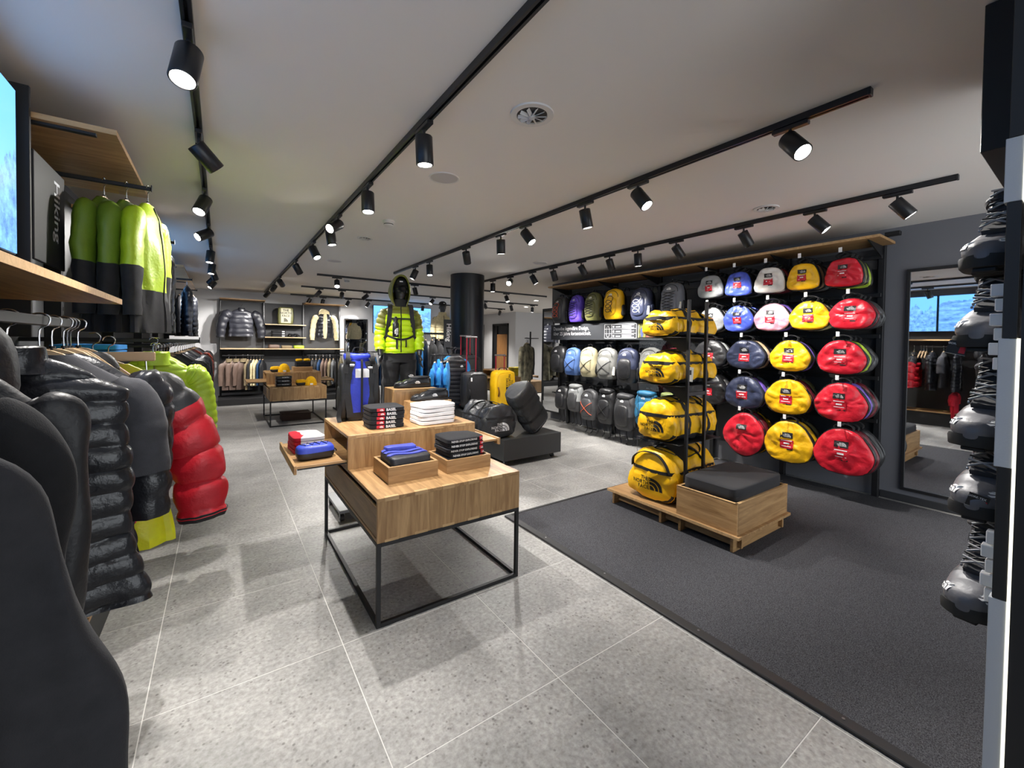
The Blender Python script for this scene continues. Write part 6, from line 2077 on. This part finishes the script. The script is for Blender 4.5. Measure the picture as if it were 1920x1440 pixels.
def mannequin(label, loc, rz, jm, ym, hood=True, pack=True, bodym=M_MANN, logo_leg=True, low=False):
    t = thing('mannequin', label, 'mannequin', loc, rz)
    ZE = 1.665
    # one figure: head, neck, torso, arms, hands, legs and feet in one mesh
    mb = head_mb(ZE)
    mb.tube([(0, .022, 1.43), (0, .018, 1.50), (0, .008, 1.575)], [.062, .052, .05], 20)
    rg = []
    for z, w, d in ((.86, .15, .09), (.95, .165, .105), (1.08, .135, .09), (1.25, .155, .105), (1.38, .175, .105), (1.45, .165, .085), (1.49, .07, .06)):
        rg.append([Vector((math.cos(a) * w, .02 + math.sin(a) * d, z)) for a in [2 * PI * k / 28 for k in range(28)]])
    mb.loft(rg)
    arms = {}
    for s in (-1, 1):
        ap = [(s * .155, .02, 1.42), (s * .188, .02, 1.36), (s * .212, .025, 1.17), (s * .216, -.03, 1.02), (s * .214, -.06, .935)]
        arms[s] = ap
        mb.tube(curve_pts(ap, 20), [prof([(0, .05), (.2, .048), (.5, .042), (.6, .04), (1, .026)], i / 20) for i in range(21)], 16)
        w = Vector(ap[-1])
        mb.merge(hand_mb(s, w, w + Vector((s * .01, -.04, -.16)), .35, Vector((0, -1, -.1))))
        mb.tube(curve_pts([(s * .085, .02, .90), (s * .10, .015, .52), (s * .115, .03, .09)], 16), [prof([(0, .085), (.45, .058), (.6, .055), (1, .036)], i / 16) for i in range(17)], 18)
        ft = shoe_mb(.26, .095, .085)
        ft.xf(Matrix.Translation((s * .125, -.03, 0)) @ Matrix.Rotation(-PI / 2 - s * .12 * -1, 4, 'Z'))
        mb.merge(ft)
    obj('body', mb, bodym, t)
    # trousers
    tr = MB()
    rg = []
    for i in range(9):
        z = .99 - .14 * i / 8
        rg.append([Vector((math.cos(a) * lerp(.168, .185, i / 8), .02 + math.sin(a) * lerp(.112, .12, i / 8), z)) for a in [2 * PI * k / 32 for k in range(32)]])
    tr.loft(rg, False, False)
    for s in (-1, 1):
        m = 34
        pts = curve_pts([(s * .088, .02, .87), (s * .102, .01, .52), (s * .115, .03, .03)], m)
        tr.tube(pts, [prof([(0, .105), (.3, .092), (.55, .080), (.8, .075), (1, .085)], i / m) for i in range(m + 1)], 24, mod=lambda u, a: 1 + .05 * math.sin(a * 3 + u * 19) * (.3 + u) + .03 * math.sin(u * 44 + a))
    tr.v = [p + noise.noise_vector(p * 11) * .007 for p in tr.v]
    to = obj('trousers', tr, F_TROUSER, t)
    if logo_leg:
        lg = logo_mb(.032, False).xf(plane_m((.12, -.6, .70), (1, 0, 0), (0, 0, 1)))
        obj('emblem', conform(lg, tr.bvh(), (0, 1, 0), .004), M_PRINTW, to, False)
    # jacket
    q = .060
    n, rows = (40, 78) if not low else (24, 40)
    rg = []
    ZT, ZH = 1.505, .955
    for i in range(rows + 1):
        u = i / rows
        z = lerp(ZT, ZH, u)
        w = prof([(0, .085), (.04, .105), (.13, .165), (.3, .175), (.62, .160), (.85, .17), (1, .178)], u)
        d = prof([(0, .075), (.08, .10), (.3, .135), (.6, .125), (1, .138)], u)
        ring = []
        for k in range(n):
            a = 2 * PI * k / n
            p = Vector((sgp(math.cos(a), .9) * w, .02 + sgp(math.sin(a), .9) * d, z))
            nr = Vector((math.cos(a), math.sin(a), 0))
            s_ = z + noise.noise(p * 5) * .012
            off = puff(s_, q, .017, p, Vector((5, 1, 2)))
            off += noise.noise(p * 8) * .006
            ring.append(p + nr * off)
        rg.append(ring)
    rg.append([Vector((p.x * .9, .02 + (p.y - .02) * .88, p.z + .012)) for p in rg[-1]])
    jb = MB().loft(rg, False, False)
    bv = jb.bvh()
    a, b = split_ring(jb, n, 1.39)
    jo = obj('jacket', b, jm, t)
    obj('jacket_yoke', a, ym, jo)
    for s in (-1, 1):
        m = 60 if not low else 30
        P = [(s * .118, .02, 1.425), (s * .172, .02, 1.345), (s * .205, .025, 1.17), (s * .214, -.035, .985)]
        pts = curve_pts(P, m)
        L = .50
        rad = [prof([(0, .045), (.16, .068), (.5, .066), (.9, .058), (1, .05)], i / m) + .015 * (abs(math.sin(PI * (i / m) * L / q)) ** .42 - .6) for i in range(m + 1)]
        sl = MB().tube(pts, rad, 24, up=(0, 1, 0))
        sl.v = [p + noise.noise_vector(p * 12) * .005 for p in sl.v]
        a, b = split_ring(sl, 24, 1.235)
        so = obj('jacket_sleeve', b, jm, jo)
        obj('jacket_sleeve_top', a, ym, jo)
    pts = []
    for i in range(30):
        z = lerp(1.49, .965, i / 29)
        h = bv.ray_cast(Vector((.0, -.6, z)), Vector((0, 1, 0)))[0]
        if h is not None:
            pts.append(h + Vector((0, -.003, 0)))
    obj('zip', MB().tube(pts, .006, 6), M_WEB, jo)
    col = MB().loft([[Vector((math.cos(2 * PI * k / 28) * r, .015 + math.sin(2 * PI * k / 28) * r * .95 - .01, z)) for k in range(28)] for r, z in ((.10, 1.47), (.092, 1.51), (.084, 1.555), (.078, 1.553), (.082, 1.51))], False, False)
    obj('collar', col, M_WEB if hood else jm, jo)
    if hood:
        rg = []
        m = 18
        for i in range(m + 1):
            u = i / m
            y = lerp(-.072, .135, u)
            w = prof([(0, .098), (.25, .116), (.55, .124), (.8, .105), (.95, .05), (1, .01)], u)
            zt = ZE + prof([(0, .150), (.3, .165), (.6, .152), (.85, .10), (1, .02)], u)
            zb = prof([(0, 1.44), (.4, 1.46), (.8, 1.50), (1, 1.60)], u)
            c, hh = (zt + zb) / 2, (zt - zb) / 2
            ring = []
            for k in range(36):
                a = 2 * PI * k / 36
                zz = math.sin(a)
                ww = w * (1 - .12 * max(0, -zz)) * (1 - .1 * max(0, zz))
                yy = y - .045 * math.exp(-u * 5) * (zz * .5 + .1) - (.03 * max(0, zz) ** 2) * math.exp(-u * 4)
                ring.append(Vector((sgp(math.cos(a), .85) * ww, yy, c + sgp(zz, .9) * hh)))
            rg.append(ring)
        hb = MB().loft(rg, False, True)
        hb.v = [p + noise.noise_vector(p * 13) * .006 for p in hb.v]
        ho = obj('hood', hb, ym, jo)
        inn = MB().loft([[Vector((p.x * s_, p.y + dy, (p.z - 1.62) * s_ + 1.62)) for p in rg[0]] for s_, dy in ((1.0, 0), (.93, .006), (.95, .05), (1.05, .10))], False, False)
        obj('hood_edge', inn, F_OLIVE, ho)
        a_ = rg[0]
        obj('hood_hem', MB().tube(a_ + [a_[0], a_[1]], .007, 6, cap=False), M_WEB if False else ym, ho)
    cap_on(t, ZE, mat('cap_black', rgb(26, 26, 28), .7, bump=.2, bscale=200))
    if pack:
        hs = thing('rucksack', 'black running pack with a bottle worn by the hooded mannequin', 'rucksack', loc, rz)
        def onj(x, z, off=.006):
            h = bv.ray_cast(Vector((x, -.6, z)), Vector((0, 1, 0)))[0]
            return (h if h is not None else Vector((x, -.1, z))) + Vector((0, -off, 0))
        for s in (-1, 1):
            up = [(s * .105, .07, 1.50), (s * .112, -.02, 1.497), (s * .115, -.075, 1.455)]
            dn = [tuple(onj(s * lerp(.118, .145, k / 5), lerp(1.40, 1.14, k / 5), .01)) for k in range(6)]
            ed = [(s * .185, -.02, 1.08), (s * .19, .06, 1.04)]
            obj('shoulder_strap', MB().strip(curve_pts(up + dn + ed, 30), .048, .010, (1, 0, 0)), F_SOFT if s < 0 else F_CHAR, hs)
        for z_, w_ in ((1.335, .13), (1.155, .15)):
            pts = [onj(lerp(-w_, w_, k / 14), z_ - (.05 * (1 - ((k / 7 - 1) ** 2)) if z_ < 1.2 else 0), .010) for k in range(15)]
            obj('chest_strap', MB().strip(pts, .016 if z_ > 1.2 else .022, .004, (0, 0, 1)), M_WEB, hs)
        obj('strap_tail', MB().strip([onj(-.045, lerp(1.10, 1.0, k / 4), .012) for k in range(5)], .022, .004, (1, 0, 0)), M_WEB, hs)
        obj('strap_tail', MB().strip([onj(.055, lerp(1.10, 1.02, k / 4), .012) for k in range(5)], .014, .004, (1, 0, 0)), M_WEB, hs)
        obj('pack_body', MB().superbox((0, .215, 1.25), (.24, .12, .42), .5, 20, 12).jitter(.006, 8, 2), F_SOFT, hs)
        c = onj(-.062, 1.22, .04)
        bt = thing('bottle', 'black bottle with a white emblem in the running pack pocket', 'bottle', loc, rz)
        rgs = [[Vector((c.x + math.cos(2 * PI * k / 20) * r, c.y + math.sin(2 * PI * k / 20) * r, z)) for k in range(20)] for r, z in ((.030, 1.13), (.034, 1.135), (.034, 1.27), (.030, 1.285), (.022, 1.295), (.022, 1.315))]
        bb = MB().loft(rgs)
        obj('flask', bb, mat('bottle_black', rgb(28, 28, 30), .35), bt)
        obj('cap', MB().loft([[Vector((c.x + math.cos(2 * PI * k / 16) * r, c.y + math.sin(2 * PI * k / 16) * r, z)) for k in range(16)] for r, z in ((.026, 1.312), (.026, 1.335), (.014, 1.342), (.012, 1.355))]), M_BLACK, bt)
        lg = logo_mb(.040, False).xf(Matrix.Rotation(PI / 2, 4, 'Z')).xf(plane_m((c.x + .004, -.6, 1.19), (1, 0, 0), (0, 0, 1)))
        obj('emblem', conform(lg, bb.bvh(), (0, 1, 0), .002), M_PRINTW, bt, False)
    return t
F_LIMEJ = nylon('jacket_lime', rgb(190, 226, 18), .45, .05)
F_OLJ = nylon('jacket_olive', rgb(112, 114, 40), .5, .06)
mannequin('black mannequin in a hooded lime and olive quilted jacket, black cap and trousers', (1.665, 4.62, .4205), -.22, F_LIMEJ, F_OLJ)
mannequin('grey mannequin in a cream jacket and black cap behind the column', (4.08, 8.6, .62), -.1, F_CREAM, F_CREAM, hood=False, pack=False, bodym=M_MANG, logo_leg=False, low=True)
t = thing('black_platform', 'black plinth under the grey mannequin by the column', 'platform', (0, 0, 0))
obj('box', MB().b2((3.7, 8.3, .06), (4.5, 8.95, .62), .003), M_PLAT, t, False)
obj('toe_kick', MB().b2((3.74, 8.34, 0), (4.46, 8.91, .06)), M_BLACK, t, False)

# ------------------------------------------------------------------ four-arm rack between the mannequin and the column
t = thing('clothes_rack', 'black floor rack with a vertical section sign beside the column', 'clothes rack', (0, 0, 0))
obj('post', MB().b2((2.88, 6.00, 0), (2.94, 6.03, 1.86), .002), M_BLACK, t, False)
obj('base_bar', MB().b2((1.9, 5.99, 0), (2.88, 6.03, .03), .002), M_BLACK, t, False)
obj('base_bar', MB().b2((2.89, 6.03, 0), (2.93, 6.75, .03), .002), M_BLACK, t, False)
obj('sign_board', MB().b2((2.865, 5.98, 1.1), (3.0, 5.995, 1.86), .002), mat('sign_black', rgb(52, 54, 58), .55), t, False)
tx = text_mb('Hiking', .11, 'LEFT', .008).xf(plane_m((2.91, 5.978, 1.80), (0, 0, -1), (1, 0, 0)))
obj('lettering', tx, M_PRINTW, t, False)
obj('hanging_rail', MB().b2((1.9, 6.0, 1.62), (2.88, 6.025, 1.65), .002), M_BLACK, t, False)
obj('post', MB().b2((1.9, 6.0, .03), (1.925, 6.025, 1.62), .002), M_BLACK, t, False)
obj('faceout_arm', MB().b2((2.90, 5.536, 1.40), (2.92, 5.98, 1.425), .002), M_BLACK, t, False)
GR = 'garments on the floor rack'
cs = [F_BLUE, F_NAVY, F_NAVY, F_SOFT, F_BLUE, F_SOFT, F_BLACK, F_CHAR]
for k, m in enumerate(cs):
    nm = {id(F_BLUE): 'blue shirt', id(F_NAVY): 'navy quilted jacket', id(F_SOFT): 'black jacket', id(F_BLACK): 'black fleece', id(F_CHAR): 'charcoal jacket'}[id(m)]
    clothes('jacket', f'{nm}, {ORD[k]} from the mannequin side of the floor rack', 'jacket', (2.02 + k * .11, 6.012, 1.65), PI / 2 - .25, m, dict(w=.21, length=.7, depth=.08, flat=.45, quilt=.06 if m is F_NAVY else None, qamp=.012, sleeve=.5, sl_r=(.08, .06), spread=.04, n=24, rows=None if m is F_NAVY else 20, seed=300 + k, sl_n=10), GR, hang=f'pale wooden hanger, {ORD[k]} on the floor rack')
clothes('quilted_vest', 'black quilted vest with white emblem on the front arm of the floor rack', 'vest', (2.91, 5.68, 1.425), .12, F_DOWN, dict(w=.225, length=.72, depth=.15, quilt=.062, qamp=.014, n=36, seed=310, hem=1.0), GR, logo=True, logo_x=.08, logo_z=-.28, yoke=F_SOFT, yoke_z=-.32, hang='pale wooden hanger inside the front black vest')
clothes('t_shirt', 'blue t-shirt layered inside the front black vest', 't-shirt', (2.915, 5.80, 1.425), .12, F_BLUE, dict(w=.22, length=.76, depth=.09, sleeve=.36, sl_r=(.085, .08), spread=.07, n=26, rows=22, seed=311), GR, hang='pale wooden hanger inside the layered blue t-shirt')
for k in range(3):
    clothes('t_shirt', f'bright blue t-shirt, {ORD[k]} on the lower front of the floor rack', 't-shirt', (2.52 + k * .10, 5.548, 1.33), PI / 2 - .6, F_BLUE, dict(w=.2, length=.5, depth=.07, flat=.45, sleeve=.2, sl_r=(.08, .075), spread=.05, n=22, rows=18, seed=320 + k), GR, hang=f'pale wooden hanger, {ORD[k]} of the blue t-shirts')
obj('faceout_arm', MB().b2((2.46, 5.535, 1.305), (2.92, 5.56, 1.33), .002), M_BLACK, t, False)
# free rails with clothes in the middle of the shop, seen past the blue hauler
t = thing('clothes_rack', 'black floor rack of assorted garments behind the blue hauler', 'clothes rack', (0, 0, 0))
for x in (2.05, 3.35):
    obj('post', MB().b2((x, 9.6, .03), (x + .025, 9.625, 1.25), .002), M_BLACK, t, False)
    obj('foot', MB().b2((x, 9.35, 0), (x + .025, 9.9, .03), .002), M_BLACK, t, False)
obj('hanging_rail', MB().b2((2.05, 9.6, 1.25), (3.375, 9.625, 1.275), .002), M_BLACK, t, False)
cs = [F_CREAM, F_KHAKI, F_SOFT, F_CREAM, F_GREY, F_SOFT, F_BLUE, F_NAVY, F_BLUE, F_SOFT]
for k, m in enumerate(cs):
    clothes('jacket', f'assorted garment, {ORD[k]} from the clothes wall side on the rack behind the hauler', 'jacket', (2.15 + k * .125, 9.612, 1.275), PI / 2 - .3, m, dict(w=.2, length=.65, depth=.08, flat=.45, sleeve=.48, sl_r=(.075, .055), spread=.03, n=20, rows=16, seed=340 + k, sl_n=9), 'garments on the far floor rack', hang=f'pale wooden hanger, {ORD[k]} on the rack behind the hauler')
# camouflage and black jackets by the far mirror
for k, (x, y, m, nm) in enumerate(((5.05, 6.75, mat('cloth_camouflage', rgb(132, 126, 104), .8, vary=.7, vscale=9), 'camouflage'), (5.2, 6.9, F_SOFT, 'black'))):
    clothes('jacket', f'{nm} jacket hanging beside the far standing mirror', 'jacket', (x, y, 1.62), .5, m, dict(w=.2, length=.75, depth=.12, sleeve=.55, sl_r=(.08, .06), spread=.05, n=24, rows=20, seed=360 + k, sl_n=10), hang=f'pale wooden hanger of the {nm} jacket by the far mirror')
t = thing('clothes_rack', 'small black stand holding the camouflage jacket', 'clothes rack', (0, 0, 0))
obj('post', MB().b2((5.30, 6.95, 0), (5.325, 6.975, 1.75), .002), M_BLACK, t, False)
obj('arm', MB().b2((4.98, 6.70, 1.60), (5.325, 6.72, 1.615), .002).b2((5.30, 6.72, 1.60), (5.325, 6.95, 1.615), .002), M_BLACK, t, False)
obj('foot', MB().b2((5.1, 6.75, 0), (5.5, 7.2, .02), .002), M_BLACK, t, False)

# ================================================================== BOOTS
def boot_proto(label):
    t = thing('hiking_boot', label, 'boot', (0, 0, 0), 0, 'black hiking boots')
    L, W = .30, .115
    U = nylon('boot_upper', rgb(64, 64, 68), .5, .15)
    RUB = mat('boot_rubber', rgb(98, 98, 103), .45, bump=.2, bscale=40)
    lo = shoe_mb(L, W, .115)
    # shaft rises from the rear half, leaning slightly back
    rg = []
    for u in range(11):
        z = .06 + .115 * u / 10
        cx = -.075 - .012 * u / 10
        rx, ry = lerp(.075, .060, u / 10), lerp(.050, .047, u / 10)
        rg.append([Vector((cx + rx * math.cos(a), ry * math.sin(a), z + .012 * math.cos(a) * (u / 10))) for a in [2 * PI * k / 26 for k in range(26)]])
    toe, rest = split_mb(lo, lambda c: c.x > .055 and c.z < .09)
    rest.loft(rg, False, False)
    rest.loft([rg[-1], [Vector((-.087 + (p.x + .087) * .84, p.y * .82, p.z - .004)) for p in rg[-1]], [Vector((-.087 + (p.x + .087) * .8, p.y * .78, p.z - .05)) for p in rg[-1]]], False, True)
    obj('upper', rest, U, t)
    obj('toe_cap', toe.xf(Matrix.Translation((.002, 0, 0))), RUB, t)
    pts = rg[-1]
    obj('ankle_padding', MB().tube(pts + [pts[0], pts[1]], .010, 8, cap=False), mat('boot_padding', rgb(52, 52, 55), .8), t)
    sole = []
    for z_, s in ((-.018, .96), (-.015, 1.02), (.006, 1.05), (.012, 1.0)):
        sole.append([Vector((-L / 2 + L * uu, sd_ * W / 2 * prof([(0, .5), (.06, .78), (.3, .85), (.68, 1.02), (.88, .92), (.97, .6), (1, .28)], uu) * s, z_ + .012 * max(0, uu - .75) * 4 * .4)) for sd_, us in ((1, range(0, 21)), (-1, range(20, -1, -1))) for uu in [q / 20 for q in us]])
    so = obj('sole', MB().loft(sole), mat('boot_sole', rgb(30, 30, 31), .7), t)
    for k in range(8):
        obj('lug', MB().box((-L / 2 + .03 + k * .035, 0, -.020), (.016, W * .8 * prof([(0, .7), (.6, 1), (1, .5)], k / 7), .010), .002), MATS['boot_sole'], so, False)
    # tongue and laces up the instep
    ins = [Vector((.062, 0, .082)), Vector((.03, 0, .100)), Vector((.0, 0, .120)), Vector((-.016, 0, .145)), Vector((-.024, 0, .175)), Vector((-.03, 0, .205))]
    cp = curve_pts(ins, 12)
    obj('tongue', MB().strip(cp, .05, .012, (0, 1, 0)), MATS['boot_padding'], t)
    for k in range(7):
        p = cp[1 + int(k * 1.55)]
        d = Vector((.010, 0, .012))
        for s in (-1, 1):
            a = p + d + Vector((0, s * .030, -.004))
            b = p + d * 1.1 + Vector((-.012, -s * .030, .012))
            obj('lace', MB().tube(curve_pts([a, (a + b) / 2 + d * .35, b], 6), .0028, 6), M_BLACKM if k % 2 else mat('lace_grey', rgb(150, 150, 152), .7), t)
        for s in (-1, 1):
            obj('eyelet', MB().superbox(p + Vector((.004, s * .031, 0)), (.007, .006, .007), .7, 8, 6), M_STEEL, t)
    lg = logo_mb(.018, False).xf(plane_m((.115, -.6, .045), (1, 0, 0), (0, 0, 1)))
    bv = lo.bvh()
    obj('toe_emblem', conform(lg, bv, (0, 1, 0), .005), M_PRINTW, t, False)
    lg2 = logo_mb(.018, False).xf(plane_m((.115, .6, .045), (-1, 0, 0), (0, 0, 1)))
    obj('toe_emblem', conform(lg2, bv, (0, -1, 0), .005), M_PRINTW, t, False)
    m2 = MB(); m2.v, m2.f = rest.v, rest.f
    bv3 = m2.bvh()
    for sy in (-1, 1):
        lg3 = logo_mb(.022, False).xf(plane_m((-.08, sy * .6, .135), (1 if sy < 0 else -1, 0, 0), (0, 0, 1)))
        obj('ankle_emblem', conform(lg3, bv3, (0, -sy, 0), .004), M_PRINTW, t, False)
    return t
b0 = boot_proto('black hiking boot highest on the boot wall, seen from below')
BZ = [(1.79, .185, 1.735), (1.78, .195, 1.522), (1.78, .192, 1.255), (1.78, .192, 1.068), (1.78, .195, .79)]
BL = ['black hiking boot highest on the boot wall, seen from below', 'black hiking boot second from the top of the boot wall, with a paper tag', 'dark grey hiking boot third from the top, laces facing the aisle', 'dark grey hiking boot fourth from the top with a red and black tag', 'black hiking boot lowest on the boot wall, above the carpet']
b0.location = BZ[0]
BRZ = 3.0
b0.rotation_euler = (0, 0, BRZ)
b0.scale = (.95, 1.0, 1.08)
boots = [b0]
for k in range(1, 5):
    boots.append(dup(b0, BZ[k], BRZ + .05 * (k % 2), BL[k]))
wall = [q for q in bpy.data.objects if q.name.startswith('boot_wall')][0]
for k, (x, y, z) in enumerate(BZ):
    obj('boot_shelf', MB().b2((x - .02, -.03, z - .031), (x + .12, .15, z - .0265), .001), M_BLACK, wall, False)
def tag_on(z, label, lines, y=.25, x=1.74):
    t = thing('boot_tag', label, 'tag', (x, y, z), PI / 2 + .5)
    t.rotation_euler = (0, .25, -1.35)
    t.scale = (.6, .6, .6)
    obj('card', MB().b2((-.032, -.001, -.03), (.032, .001, .03), .0005), mat('tag_black', rgb(36, 34, 34), .5), t, False)
    obj('red_block', rect_mb(.02, .03).xf(plane_m((.018, -.0014, -.008), (1, 0, 0), (0, 0, 1))), M_RED, t, False)
    obj('lettering', text_mb(lines, .012, 'CENTER', .01).xf(plane_m((-.006, -.0014, .012), (1, 0, 0), (0, 0, 1))), M_PRINTW, t, False)
    obj('edge', MB().b2((-.033, -.0008, -.031), (.033, .0008, -.0295)), M_TAGP, t, False)
tag_on(1.505, 'small black card tag hanging off the second boot', 'GORE-TEX', .245, 1.66)
tag_on(1.10, 'paper-edged card tag on the laces of the fourth boot', 'GORE-TEX', .195, 1.64)
